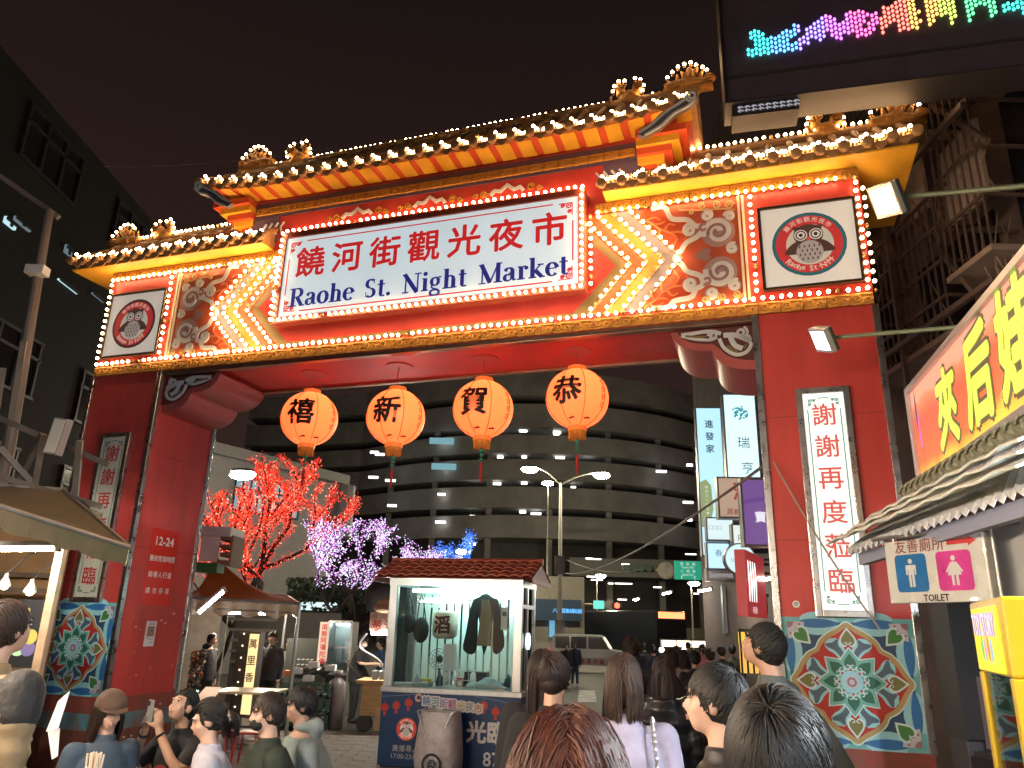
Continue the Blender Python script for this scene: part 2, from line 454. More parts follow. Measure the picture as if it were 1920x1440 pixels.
COUPLET_ON = em('couplet_board_light', (.86, .93, .88), .64, base=(.7, .7, .7))
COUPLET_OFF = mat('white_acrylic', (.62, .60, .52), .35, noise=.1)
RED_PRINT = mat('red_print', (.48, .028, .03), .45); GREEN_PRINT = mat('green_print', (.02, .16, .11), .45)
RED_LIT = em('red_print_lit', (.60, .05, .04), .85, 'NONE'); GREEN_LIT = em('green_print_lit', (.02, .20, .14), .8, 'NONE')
def corner_orn(b, cx, cz, sx, sz, s, y):
    for (dx, dz, r) in ((.5, .5, .34), (1.1, .45, .22), (.45, 1.1, .22)):
        b.strip(spiral(cx+sx*dx*s, cz+sz*dz*s, r*s, .1*r*s, 0, 1.6, 14), .13*s, y)
    b.strip([(cx+sx*.2*s, cz+sz*1.5*s), (cx+sx*.2*s, cz+sz*.2*s), (cx+sx*1.5*s, cz+sz*.2*s)], .11*s, y-.0004)
def couplet(parent, lit):
    """0.44 wide, z 2.0 .. 3.96 about local x"""
    fr = MB(); t = .055
    fr.box(-.225, -.225+t, -.05, 0, 1.99, 3.97).box(.225-t, .225, -.05, 0, 1.99, 3.97).box(-.225+t, .225-t, -.05, 0, 3.97-t, 3.97).box(-.225+t, .225-t, -.05, 0, 1.99, 1.99+t)
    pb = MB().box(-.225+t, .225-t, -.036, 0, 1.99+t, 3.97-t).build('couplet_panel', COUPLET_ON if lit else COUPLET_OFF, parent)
    fr.build('couplet_frame', STEEL, parent, bevel=.006)
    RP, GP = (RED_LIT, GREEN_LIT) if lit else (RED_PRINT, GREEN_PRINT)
    for k_, ch_ in enumerate('謝謝再度蒞臨'): MB().text(ch_, 0, 3.0 + (2.5-k_)*1.40*.205, .205, -.040, bold=.012).build('couplet_character', RP, parent)
    g = MB(); a, z0, z1 = .135, 2.09, 3.87
    for x in (-a, a): g.strip([(x, z0+.1), (x, z1-.1)], .009, -.0395)
    for z in (z0, z1): g.strip([(-a+.09, z), (a-.09, z)], .009, -.0395)
    for sx in (-1, 1):
        for sz, z in ((1, z0), (-1, z1)): corner_orn(g, sx*a, z, -sx, sz, .052, -.040)
    g.build('couplet_border', GP, parent)

for sd in (-1, 1):
    cx = sd*(Q - PW/2)
    body = MB().box(cx-PW/2, cx+PW/2, 0, GD, 1.0, ZB+.3).build('pillar', RED if sd > 0 else RED2, gate)
    MB().box(cx-PW/2-.012, cx+PW/2+.012, -.014, GD+.012, 0, .66).build('plinth_base', mat('worn_brown_paint', (.19, .055, .032), .6, noise=.6, nscale=4, c2=(.09, .045, .035), bump=.12), body)
    MB().box(cx-PW/2-.018, cx+PW/2+.018, -.020, GD+.018, .66, .83).build('plinth_turquoise_band', mat('worn_turquoise', (.06, .25, .32), .6, noise=.7, nscale=7, c2=(.16, .09, .07), bump=.1), body)
    MB().box(cx-PW/2-.012, cx+PW/2+.012, -.015, GD+.012, .83, 1.0).build('plinth_red_band', mat('worn_red_band', (.30, .05, .04), .6, noise=.5, nscale=6, c2=(.16, .07, .05), bump=.1), body)
    sj = MB()
    for z_ in (2.62, 3.72): sj.box(cx-PW/2-.0015, cx+PW/2+.0015, -.0015, GD+.0015, z_, z_+.005)
    sj.split('panel_joint', mat('dark_joint_red', (.20, .016, .014), .6), body)  # panel joints drawn as thin dark red seams
    e = thing('mural_panel', None, None); e.parent = gate; e.location = (cx, 0, 1.495)
    MB().box(-PW/2+.002, PW/2-.002, -.0025, .001, -.492, .492).build('mural_board', P_TURQ, e)
    mural(e, sd < 0)
    tr = MB()
    for x in (cx-PW/2, cx+PW/2):
        for y in (0, GD):
            tr.box(x-.028, x+.028, y-.028, y+.028, 1.0, ZB)
    tr.build('steel_corner_trim', STEEL, gate, bevel=.004)
    e = thing('couplet_board', None, None); e.parent = gate; e.location = (cx + (.0 if sd > 0 else .04), 0, 0)
    couplet(e, sd > 0)
# notices on the inner face of the left pillar (faces +x)
ix = -(Q-PW)
nb = thing('pillar_notice', None, None); nb.parent = gate; nb.location = (ix + .004, GD*.5, 0); nb.rotation_euler = (0, 0, PI/2)
MB().box(-.24, .20, -.004, 0, 1.98, 2.86).build('notice_sheet', mat('notice_red', (.60, .025, .012), .4), nb)
nt_ = MB().text('12-24', -.02, 2.72, .10, -.007, bold=.03)
for i, t in enumerate(('攤商營業時間', '騎樓人行道', '請勿停車')): nt_.text(t, -.02, 2.515 - i*.185, .073, -.007, bold=.012, step=(1.04, 1.15, 1.55)[i], sx=.92)
nt_.build('notice_lettering', mat('white_print', (.72, .70, .68), .5), nb)
ps = thing('poster', None, None); ps.parent = gate; ps.location = (ix + .006, GD*.5, 0); ps.rotation_euler = (0, 0, PI/2)
MB().box(-.10, .06, -.003, 0, 1.52, 1.80).build('poster_sheet', mat('poster_paper', (.62, .60, .62), .6), ps)
MB().poly([(-.075, 1.63), (.035, 1.63), (.035, 1.745), (-.075, 1.745)], -.0045).build('poster_picture', mat('poster_picture', (.42, .20, .12), .6, noise=.9, nscale=40, c2=(.10, .14, .10)), ps)
pt = MB()
for z, a, b in ((1.78, -.06, .03), (1.765, -.07, .04), (1.615, -.075, -.03), (1.60, -.03, .03), (1.565, -.01, .03)): pt.strip([(a, z), (b, z)], .006, -.0045)
pt.build('poster_lines', mat('dark_print', (.04, .04, .05), .6), ps)
# chips where the paint has come off that face
cb = MB(); rr = random.Random(3)
for i in range(26):
    u, z = rr.uniform(.08, GD-.08), rr.choice([rr.uniform(1.05, 1.9), rr.uniform(.1, 1.0)]); n = rr.randint(5, 8); s = rr.uniform(.005, .022)
    pts = [(u + s*rr.uniform(.4, 1.6)*math.cos(2*PI*k/n), z + s*rr.uniform(.3, .9)*math.sin(2*PI*k/n)) for k in range(n)]
    cb.add([(ix + (.003 if z > 1 else .0145 if z < .66 else .0215), p[0], p[1]) for p in pts], [tuple(range(n))])
cb.build('paint_chips', mat('bare_plaster', (.55, .45, .42), .7), gate, kind='stuff')
MB().lathe([(.03, 0), (.03, .004), (.028, .006)], 20).build('round_sticker', WHITE, gate, (Q-PW+.155, -.001, 2.09), rot=(PI/2, 0, 0))
MB().strip(spiral(0, 0, .017, .004, 0, 1.5), .004).build('sticker_print', BLACK, gate, (Q-PW+.155, -.0085, 2.09))

# --- beam
beam = MB().box(-Q, Q, 0, GD, ZB, ZT).build('beam', RED, gate)
MB().box(-Q+PW, Q-PW, -.012, .075, ZB-.045, ZB).box(-Q+PW, Q-PW, GD-.06, GD+.012, ZB-.03, ZB).build('beam_edge_trim', mat('bronze_trim', (.42, .28, .20), .35, .9, noise=.3), beam, bevel=.004)

# --- corbels under the beam
PINK = mat('dusty_red_paint', (.43, .095, .085), .42, noise=.15)
for sd in (-1, 1):
    prof = [(0, 0), (.80, 0), (.80, -.03)] + bez((.79, -.05), (.74, -.17), (.62, -.23), (.42, -.23), 10) + [(.405, -.24)] + bez((.40, -.26), (.36, -.40), (.22, -.45), (0, -.45), 10)
    MB().prism([(sd*(Q-PW) - sd*x, ZB-.047 + z) for x, z in prof], .10, GD-.07).build('corbel', PINK, gate)
    b = MB(); X = lambda x: sd*(Q-PW) - sd*x
    prof2 = [(0, -.005), (.74, -.005)] + bez((.73, -.03), (.68, -.12), (.55, -.155), (.40, -.16), 8) + bez((.34, -.22), (.28, -.32), (.16, -.35), (0, -.36), 8)
    b.prism([(X(x), ZB-.047 + z) for x, z in prof2], .085, .10); b.build('corbel_face', mat('maroon_paint', (.10, .022, .022), .5), gate)
    o1, o2 = MB(), MB()
    for pts, wd in (([(.70, -.055), (.58, -.10), (.44, -.125), (.36, -.10)], .030), ([(.70, -.05), (.60, -.045), (.50, -.035), (.40, -.04), (.32, -.07)], .036),
                    (spiral(.40, -.085, .045, .012, 0, 1.3), .026), (spiral(.13, -.075, .060, .014, 2, 1.4), .024), (spiral(.08, -.14, .035, .010, 0, 1.2), .020),
                    ([(.34, -.12), (.30, -.22), (.20, -.295), (.10, -.28), (.05, -.20), (.10, -.14)], .034), ([(.24, -.10), (.20, -.2), (.13, -.24)], .05), ([(.30, -.09), (.18, -.10), (.05, -.17)], .05)):
        o1.strip([(X(x), ZB-.047+z) for x, z in smoothline(pts, 4)], wd, .073, .012)
    for pts, wd in (([(.66, -.065), (.55, -.085), (.46, -.09)], .020), ([(.27, -.2), (.22, -.25), (.17, -.26)], .026), ([(.12, -.24), (.09, -.20)], .02)):
        o2.strip([(X(x), ZB-.047+z) for x, z in smoothline(pts, 4)], wd, .070, .01)
    o1.build('corbel_scrollwork', mat('grey_white_scroll', (.62, .62, .64), .5), gate); o2.split('corbel_scroll_inlay', OLIVE, gate)

# --- panels on the beam front
ZC = 5.43
def chev(tip, z): return tip - .86*abs(z-ZC)
for sd in (-1, 1):
    z0, z1 = 4.90, 6.045
    MB().prism([(sd*chev(2.86, z0), z0), (sd*3.40, z0), (sd*3.40, z1), (sd*chev(2.86, z1), z1), (sd*2.86, ZC)], -.008, 0).build('cloud_panel', ORANGE_RED, beam)
    for nm, t0, t1, m in (('chevron_grey', 2.68, 2.82, mat('chevron_grey_paint', (.22, .18, .20), .5)), ('chevron_gold', 2.51, 2.65, mat('chevron_gold_paint', (.42, .23, .04), .5)), ('chevron_red', 2.34, 2.48, ORANGE_RED)):
        MB().prism([(sd*chev(t0, z0), z0), (sd*chev(t1, z0), z0), (sd*t1, ZC), (sd*chev(t1, z1), z1), (sd*chev(t0, z1), z1), (sd*t0, ZC)], -.014, 0).build(nm, m, beam)
    eb = MB()
    for tip in (2.325, 2.495, 2.665, 2.84): eb.strip([(sd*chev(tip, z0), z0), (sd*tip, ZC), (sd*chev(tip, z1), z1)], .022, -.021, .021)
    eb.build('chevron_edging', mat('pale_edging', (.66, .40, .24), .5), beam)
    # cloud scrollwork
    o = MB(); i_ = MB(); c_ = MB(); g_ = MB(); bg = MB(); bm2 = MB()
    U = lambda u, v: (sd*(2.42 + .98*u), ZC + v)
    main = smoothline([(.13, .60), (.27, .60), (.34, .46), (.50, .42), (.58, .34), (.66, .32), (.60, .22), (.48, .16), (.42, .07), (.36, .0), (.42, -.07), (.48, -.16), (.60, -.22), (.62, -.32), (.55, -.36), (.50, -.44), (.34, -.46), (.27, -.52), (.10, -.52)], 5)
    bg.poly([U(1., -.52)] + [U(1., .60)] + [U(*p) for p in main[3:-3]], -.011)
    o.strip([U(*p) for p in main], .052, -.020, .010)
    for (cx, cz, r, a, t) in ((.80, .24, .15, 3.4, -1.5), (.80, -.20, .15, -3.4, 1.5), (.52, .30, .07, 1, 1.5), (.50, -.30, .07, -1, -1.5), (.70, .44, .06, 2, -1.4), (.70, -.42, .06, 4, 1.4), (.93, .04, .055, 1, 1.3), (.93, -.36, .06, 1, 1.4), (.92, .40, .05, 3, -1.4)):
        pts = [U(cx + p[0], cz + p[1]) for p in spiral(0, 0, r, r*.16, a, t, 24)]
        o.strip(pts, max(.036, .36*r), -.0225, .012); bm2.poly([U(cx + q_[0], cz + q_[1]) for q_ in circle(0, 0, r*1.12, n=18)], -.0125 - .0002*cx)
    for (cx, cz, r, a, t) in ((.80, .24, .10, 3.4, -1.2), (.80, -.20, .10, -3.4, 1.2), (.66, .30, .05, 1, .8), (.66, -.28, .05, 4, .8)):
        i_.strip([U(cx + p[0], cz + p[1]) for p in spiral(0, 0, r, r*.3, a, t, 16)], .030, -.0245, .012)
    i_.poly([U(*p) for p in heart(.66, .0, .11, PI)], -.0235)
    for (cx, cz, r, a, t) in ((.93, .52, .05, 0, 1.6), (.80, .54, .045, 2, -1.5), (.66, .55, .04, 1, 1.5), (.95, -.46, .045, 0, -1.6), (.80, -.47, .045, 2, 1.5), (.64, -.48, .04, 1, -1.5), (.55, .50, .03, 1, 1.4)):
        g_.strip([U(cx + p[0], cz + p[1]) for p in spiral(0, 0, r, r*.2, a, t, 16)], .015, -.026, .008)
    g_.strip([U(*p) for p in smoothline([(.42, .54), (.55, .52), (.7, .50), (.85, .49), (.98, .46)], 4)], .013, -.0255, .008)
    for sv in (1, -1):
        for line in ([(.02, .50), (.12, .44), (.20, .36), (.30, .30), (.36, .22), (.30, .16)], [(.12, .44), (.10, .36), (.14, .30)], [(.20, .36), (.18, .26), (.24, .20)], [(.30, .30), (.40, .30), (.46, .24), (.42, .20)],
                     [(.36, .22), (.28, .10), (.22, .08)], [(.06, .47), (.16, .50), (.22, .46)], [(.24, .33), (.30, .40), (.36, .38)], [(.10, .40), (.04, .38), (.0, .32)] if 0 else [(.14, .42), (.22, .42), (.26, .44)]):
            pts = [(u + .86*(abs(v)-.52)*-.12, v*sv*1.0) for u, v in smoothline(line, 4)]
            c_.strip([U(*p) for p in pts], [.024 - .016*i/len(pts) for i in range(len(pts))], -.017, .009)
    bm2.build('cloud_fill', mat('cloud_mauve', (.40, .25, .25), .5), beam); bg.build('cloud_field', mat('umber_field', (.58, .11, .05), .5, noise=.2), beam); o.build('cloud_scrolls', SILVER, beam); i_.split('cloud_inlay', MAUVE, beam)
    c_.build('coral_tendrils', CORAL, beam); g_.split('gold_curl', mat('old_gold_paint', (.60, .38, .16), .5), beam)
    d = MB().box(min(sd*3.405, sd*3.43), max(sd*3.405, sd*3.43), -.02, 0, 4.90, 6.045).box(min(sd*3.445, sd*3.47), max(sd*3.445, sd*3.47), -.02, 0, 4.90, 6.045)
    d.build('divider_strips', CREAM, beam)
    # owl board
    e = thing('owl_board', None, None); e.parent = gate; e.location = (sd*4.035, -.002, 5.41)
    MB().box(-.43, .43, -.03, 0, -.43, .43).build('board_panel', OWL_LIT, e)
    fr = MB(); h, t = .448, .03
    fr.box(-h, -h+t, -.05, 0, -h, h).box(h-t, h, -.05, 0, -h, h).box(-h+t, h-t, -.05, 0, h-t, h).box(-h+t, h-t, -.05, 0, -h, -h+t); fr.build('board_frame', mat('dark_bronze', (.16, .11, .07), .3, .9), e, bevel=.004)
    emb = e; y = -.033
    # emblem
    def emblem(parent, k, y, lit, ringc, text=True):
        def ly(n, m, dy, fn): b = MB(); fn(b, y - dy); b.build(n, m, parent)
        C = lambda x, z, r, rz=None: circle(x*k, z*k, r*k, (rz or r)*k)
        ly('emblem_ring', ringc, 0, lambda b, q: b.poly(C(0, 0, 1.0), q))
        ly('emblem_disc', em('emblem_red', (.48, .035, .035), .42, 'NONE', base=(.48, .035, .035)), .0015, lambda b, q: b.poly(C(0, 0, .90), q))
        ly('emblem_dish', em('emblem_dish', (.50, .46, .36), .42, 'NONE', base=(.50, .46, .36)), .003, lambda b, q: b.poly(C(.02, -.02, .64), q))
        BR, GRY = em('emblem_brown', (.075, .035, .028), .42, 'NONE', base=(.075, .035, .028)), em('emblem_grey', (.34, .29, .26), .42, 'NONE', base=(.34, .29, .26))
        def wings(b, q):
            b.poly(C(0, .28, .40, .34), q)
            for s in (-1, 1): b.poly([(s*x*k, z*k) for x, z in smoothline([(.30, .12), (.52, -.02), (.68, -.26), (.50, -.30), (.28, -.28), (.2, -.1), (.30, .12)], 4)[:-1]], q - .0006*(s > 0))
            b.poly([(-.42*k, .56*k), (-.30*k, .32*k), (-.08*k, .56*k)], q-.001); b.poly([(.42*k, .56*k), (.30*k, .32*k), (.08*k, .56*k)], q-.0013)
        ly('emblem_owl', BR, .0045, wings)
        ly('emblem_belly', GRY, .0068, lambda b, q: b.poly(C(0, -.26, .36, .36), q))
        def marks(b, q):
            for r_ in range(4):
                for c_ in range(5 - (r_ % 2)):
                    x, z = (c_ - 2 + .5*(r_ % 2))*.13, -.08 - r_*.13
                    if abs(x) < .29: b.poly(C(x, z, .022, .045), q)
        ly('emblem_feathers', BR, .0083, marks)
        ly('emblem_eyes', em('emblem_eye_white', (.62, .56, .48), .42, 'NONE', base=(.62, .56, .48)), .0083, lambda b, q: [b.poly(C(s*.20, .28, .175), q - .0004*(s > 0)) for s in (-1, 1)])
        def rings(b, q):
            for s in (-1, 1): b.strip([(p[0], p[1]) for p in C(s*.20, .28, .125)] + [C(s*.20, .28, .125)[0]], .035*k, q); b.poly(C(s*.20, .28, .055), q)
        ly('emblem_pupils', em('emblem_black', (.02, .012, .012), .42, 'NONE', base=(.02, .012, .012)), .0098, rings)
        ly('emblem_beak', em('emblem_beak', (.55, .05, .06), .42, 'NONE', base=(.55, .05, .06)), .0098, lambda b, q: b.poly(C(0, .15, .06), q))
        if text:
            def arc(b, q):
                s = '饒河街觀光夜市'
                for i, ch in enumerate(s):
                    a = PI/2 + R(46) - R(92)*i/(len(s)-1); b.text(ch, .775*k*math.cos(a), .775*k*math.sin(a), .17*k, q, bold=.012, rot=a-PI/2)
                s = 'Raohe St.N.M.'
                for i, ch in enumerate(s):
                    a = -PI/2 - R(48) + R(96)*i/(len(s)-1)
                    if ch != ' ': b.text(ch, .775*k*math.cos(a), .775*k*math.sin(a), .17*k, q, bold=.025, rot=a+PI/2)
            ly('emblem_lettering', em('emblem_text', (.62, .48, .40), .42, 'NONE', base=(.62, .48, .40)), .005, arc)
    emblem(e, .335, y, True, em('emblem_teal', (.02, .115, .13), .42, 'NONE', base=(.02, .115, .13)) if sd > 0 else em('emblem_dark_ring', (.055, .03, .025), .42, 'NONE', base=(.055, .03, .025)))

# centre arrow panel with olive edging
z0, z1 = 4.90, 6.045
MB().prism([(-chev(2.29, z0), z0), (chev(2.29, z0), z0), (2.29, ZC), (chev(2.29, z1), z1), (-chev(2.29, z1), z1), (-2.29, ZC)], -.009, 0).build('arrow_border', OLIVE, beam)
MB().prism([(-chev(2.17, z0), z0+.05), (chev(2.17, z0), z0+.05), (2.17, ZC), (chev(2.17, z1), z1), (-chev(2.17, z1), z1), (-2.17, ZC)], -.016, 0).build('arrow_panel', RED, beam)
# gold scroll frieze pieces
fb = MB(); 
for (cx, cz, r, a, t) in ((-.045, .0, .042, PI, -1.25), (.050, -.004, .036, 0, -1.15)): fb.strip(spiral(cx, cz, r, .010, a, t, 16), .017, -.03, .03)
fb.strip([(-.095, -.048), (-.05, -.052), (.0, -.045), (.05, -.050), (.092, -.044)], .018, -.027, .027); fb.strip([(-.095, .046), (.0, .050), (.092, .046)], .014, -.027, .027)
fb.box(-.097, .097, -.012, 0, -.054, .054)
FR = fb.mesh('frieze_scroll'); FR.materials.append(GOLD)
def frieze(x0, x1, z, pitch, y, sc=1., parent=beam):
    n = int(round((x1-x0)/pitch))
    for i in range(n):
        o = link(FR, 'frieze_scroll', None, parent, (x0 + (i+.5)*(x1-x0)/n, y, z)); k = (x1-x0)/n/.2; o.scale = (k*(1 if x0+(i+.5)*(x1-x0)/n < 0 or 1 else -1), 1, sc)
frieze(-Q, Q, 4.797, .2, -.004)
frieze(-Q, -1.95, 6.118, .2, -.004, .95); frieze(1.95, Q, 6.118, .2, -.004, .95)

# --- the name board
sign = thing('name_board', None, None); sign.parent = gate; sign.location = (0, 0, 0)
sx0, sx1, sz0, sz1 = -1.80, 1.80, 5.215, 6.245
MB().box(sx0, sx1, -.125, -.01, sz0, sz1).build('board_panel', PANEL_LIT, sign)
fr = MB(); t = .075
fr.box(sx0-t, sx0, -.15, -.005, sz0-t, sz1+t).box(sx1, sx1+t, -.15, -.005, sz0-t, sz1+t).box(sx0, sx1, -.15, -.005, sz1, sz1+t).box(sx0, sx1, -.15, -.005, sz0-t, sz0)
fr.build('board_frame', mat('board_frame_red', (.33, .06, .035), .4, noise=.3), sign, bevel=.006)
bo = MB()
for z in (sz0+.06, sz1-.06): bo.strip([(sx0+.28, z), (sx1-.28, z)], .016, -.128)
for x in (sx0+.06, sx1-.06): bo.strip([(x, sz0+.28), (x, sz1-.28)], .016, -.128)
for sx in (-1, 1):
    for sz, z in ((1, sz0), (-1, sz1)): corner_orn(bo, sx*1.755, z+sz*.045, -sx, sz, .115, -.1285)
bo.build('board_border', RED_FILM, sign)
for k_, ch_ in enumerate('饒河街觀光夜市'): MB().text(ch_, .02 + (k_-3)*1.235*.395, 5.90, .395, -.129, bold=.022).build('board_character', RED_FILM, sign)

def serif(b, s, x0, x1, z, cap, y):
    """bold serif lettering drawn stroke by stroke"""
    T, t, X = .205, .07, .68
    def arc(cx, cz, rx, rz, a0, a1, T=T, t=t, n=14):
        pts = [(cx+rx*math.cos(R(a0+(a1-a0)*i/n)), cz+rz*math.sin(R(a0+(a1-a0)*i/n))) for i in range(n+1)]
        ws = [t+(T-t)*abs(math.cos(R(a0+(a1-a0)*i/n)))**1.5 for i in range(n+1)]
        return ('s', pts, ws)
    V = lambda x, z0, z1, w=T: ('s', [(x, z0), (x, z1)], w)
    S = lambda x, z, w=.42: ('s', [(x-w/2, z), (x+w/2, z)], .07)
    D = lambda xa, za, xb, zb, w: ('s', [(xa, za), (xb, zb)], w)
    g = {
     'R': (.90, [V(.24, 0, 1), S(.24, .035), ('s', [(.03, .965), (.5, .965)], .07), arc(.44, .735, .25, .235, -95, 95), ('s', [(.24, .5), (.46, .5)], .07), D(.46, .5, .74, .03, .2), S(.80, .035, .24)]),
     'a': (.66, [V(.46, .08, .5), arc(.30, .49, .165, .165, 0, 165, .19), ('s', [(.14, .50), (.17, .55)], .13), arc(.25, .18, .14, .155, 50, 300, .19), ('s', [(.30, .38), (.45, .42)], .06), ('s', [(.46, .06), (.56, .04), (.63, .07)], .08), ('s', [(.32, .04), (.42, .10)], .07)]),
     'o': (.66, [arc(.33, .34, .225, .315, 0, 360, .215, .07, 28)]),
     'h': (.74, [V(.20, 0, 1.02), S(.20, .035, .36), ('s', [(.05, .985), (.2, .985)], .07), arc(.37, .44, .17, .20, 0, 165, .19), V(.54, 0, .46), S(.54, .035, .34)]),
     'e': (.60, [arc(.32, .34, .215, .315, 10, 320, .215, .07, 24), ('s', [(.14, .38), (.52, .38)], .06)]),
     'S': (.66, [arc(.33, .74, .19, .215, 40, 270, .19, .08), arc(.33, .26, .20, .22, 90, -140, .19, .08), ('s', [(.51, .72), (.51, .98)], .05), ('s', [(.12, .04), (.12, .30)], .05)]),
     't': (.46, [V(.22, .1, .88, .19), ('s', [(.04, .645), (.42, .645)], .07), arc(.33, .13, .11, .10, 180, 320, .15)]),
     '.': (.30, [('p', circle(.15, .10, .105, n=14))]),
     ' ': (.52, []),
     'N': (.98, [V(.20, 0, 1, .08), S(.20, .035, .34), D(.12, 1., .78, .0, .21), V(.80, 0, 1, .08), S(.80, .965, .34), ('s', [(.02, .965), (.2, .965)], .07)]),
     'i': (.38, [V(.19, 0, .66), S(.19, .035, .36), ('s', [(.05, .645), (.19, .645)], .07), ('p', circle(.19, .89, .11, n=14))]),
     'g': (.66, [arc(.30, .44, .17, .20, 0, 360, .18, .07, 22), arc(.30, -.12, .22, .14, 0, 360, .13, .08, 22), ('s', [(.16, .26), (.14, .16), (.24, .08), (.44, .02)], .09), ('s', [(.42, .58), (.52, .66), (.60, .63)], .08)]),
     'M': (1.14, [V(.20, 0, 1, .08), S(.20, .035, .34), D(.14, 1., .57, .03, .21), D(.95, 1., .57, .03, .08), V(.94, 0, 1, .21), S(.94, .035, .40), ('s', [(.02, .965), (.2, .965)], .07), ('s', [(.9, .965), (1.12, .965)], .07)]),
     'r': (.52, [V(.20, 0, .66), S(.20, .035, .36), ('s', [(.05, .645), (.2, .645)], .07), arc(.36, .46, .15, .19, 40, 165, .1), ('p', circle(.44, .56, .095, n=12))]),
     'k': (.76, [V(.20, 0, 1.02), S(.20, .035, .36), ('s', [(.05, .985), (.2, .985)], .07), D(.26, .30, .56, .64, .07), D(.34, .36, .62, .03, .19), S(.64, .035, .26), S(.56, .645, .28)]),
    }
    wd = sum(g[c][0] for c in s) ; k = (x1-x0)/wd; x = x0; q = y
    for c in s:
        for pr in g[c][1]:
            q -= .00012
            if pr[0] == 'p': b.poly([(x + px*k, z + pz*cap) for px, pz in pr[1]], q)
            else: b.strip([(x + px*k, z + pz*cap) for px, pz in pr[1]], [w_*cap for w_ in pr[2]] if isinstance(pr[2], list) else pr[2]*cap, q)
        x += g[c][0]*k
b = MB(); serif(b, 'Raohe St. Night Market', -1.68, 1.70, 5.335, .235, -.1285); b.build('board_english_lettering', BLUE_FILM, sign)

# --- roofs
def slab(xs, ze, zr, y0, yr, y1, th=.05):
    """roof slab: front eave y0, ridge yr, back eave y1; ze(x) eave height"""
    m = MB(); n = len(xs); rows = []
    for x in xs:
        e = ze(x); rows.append([(x, y0, e), (x, yr, zr(x)), (x, y1, e), (x, y1, e-th), (x, yr, e-th), (x, y0, e-th)])
    for r_ in rows: m.v += r_
    for i in range(n-1):
        for j in range(6): a, b_ = i*6+j, i*6+(j+1) % 6; m.f.append((a, a+6, b_+6, b_))
    m.f.append((0, 1, 2, 3, 4, 5)); m.f.append(tuple((n-1)*6+j for j in reversed(range(6))))
    return m
ct = MB(); ct.lathe([(.0, -.012), (.030, -.012), (.042, -.004), (.052, 0), (.056, .02), (.050, .05), (.040, .055)], 14, m=Matrix.Rotation(PI/2, 3, 'X'))
ct.ball((0, -.004, 0), (.026, .016, .026), 10, 6)
CAP = ct.mesh('tile_cap'); CAP.materials.append(TILE)
for p in CAP.polygons: p.use_smooth = True
dt = MB(); dt.prism([(-.062, .03), (.062, .03), (.05, -.015), (.02, -.042), (0, -.05), (-.02, -.042), (-.05, -.015)], -.006, .006)
DRIP = dt.mesh('drip_tile'); DRIP.materials.append(TILE)
BUL = []       # (x, y, z) of every bulb in gate space, most visible first
ROOFB = []
def roof(xa, xb, ze, zr, pitch, swag, ov=.25):
    n = int(round((xb-xa)/pitch)); xs = [xa + (xb-xa)*i/24 for i in range(25)]
    r_ = slab(xs, ze, zr, -ov, GD/2, GD+ov).build('roof', TILE, gate)
    tm = MB(); tm.tube([(0, 0, 0), (0, GD/2+.25, 0), ], .034, 8); 
    for i in range(n+1):
        x = xa + (xb-xa)*i/n; e = ze(x)
        link(CAP, 'tile_cap', None, r_, (x, -ov-.01, e-.005))
        if i < n:
            o = link(DRIP, 'drip_tile', None, r_, (x + (xb-xa)/n/2, -ov-.008, ze(x + (xb-xa)/n/2)-.045))
        z_r = zr(x); L = math.hypot(GD/2+ov, z_r-e); key = 'cover_tile'
        me = bpy.data.meshes.get('cover_tile_mesh_%d' % int(L*20))
        if me is None:
            q = MB(); k = 6
            q.tube([(0, L*j/k, .006*(j % 2)) for j in range(k+1)], [.034 + .004*(j % 2) for j in range(k+1)], 8); me = q.mesh('cover_tile_mesh_%d' % int(L*20)); me.materials.append(TILE)
            for p in me.polygons: p.use_smooth = True
        link(me, 'cover_tile', None, r_, (x, -ov, e+.01), rot=(math.atan2(z_r-e, GD/2+ov), 0, 0))
        if swag and i < n:
            for j in range(5):
                u = j/5; xx = x + (xb-xa)/n*u; ROOFB.append((xx + .01, -ov+.05, ze(xx) + (.125, .085, .062, .066, .085)[j]))
        elif not swag:
            for j in range(5): xx = x + (xb-xa)/n*j/5; ROOFB.append((xx, -.22 + .02*(j % 2), ze(xx) + (.115, .085, .08, .085, .1)[j])) if i < n else None
    rg = MB(); rg.tube([(x, GD/2, zr(x)+.03) for x in xs], .055, 8); rg.box(xa, xb, GD/2-.03, GD/2+.03, zr(xa)-.02, zr(xa)+.02) ; rg.build('ridge_tile', TILE, r_)
    return r_
low_e = lambda x: 6.265 + .05*max(0, (abs(x)-4.4)/.65)**2
for sd in (-1, 1):
    xa, xb = (2.08, 5.04) if sd > 0 else (-5.04, -2.08)
    r_ = roof(xa, xb, low_e, lambda x: 6.92, .21, False)
    MB().box(xa, xb, -.235, GD+.235, 6.185, 6.205).build('yellow_soffit', YEL, r_)
    MB().box(min(sd*3.55, sd*2.0), max(sd*3.55, sd*2.0), -.006, .3, 6.1725, 6.184).build('purple_band_top', PURP, r_)
    MB().box(min(sd*3.45, sd*1.96), max(sd*3.45, sd*1.96), -.004, 0, 6.06, 6.185).build('purple_band', PURP, beam)
    for x in [xa + .075*k for k in range(2, int((xb-xa)/.075)-1)]: ROOFB.append((x, GD/2-.02, 7.03))
up_e = lambda x: 6.985 + .13*max(0, (abs(x)-1.9)/1.15)**2
ur = roof(-3.07, 3.07, up_e, lambda x: 7.80, .2193, True, .33)
MB().box(-2.42, 2.42, .004, GD-.004, ZT-.02, 6.94).build('upper_wall', RED, gate)
uf = MB()
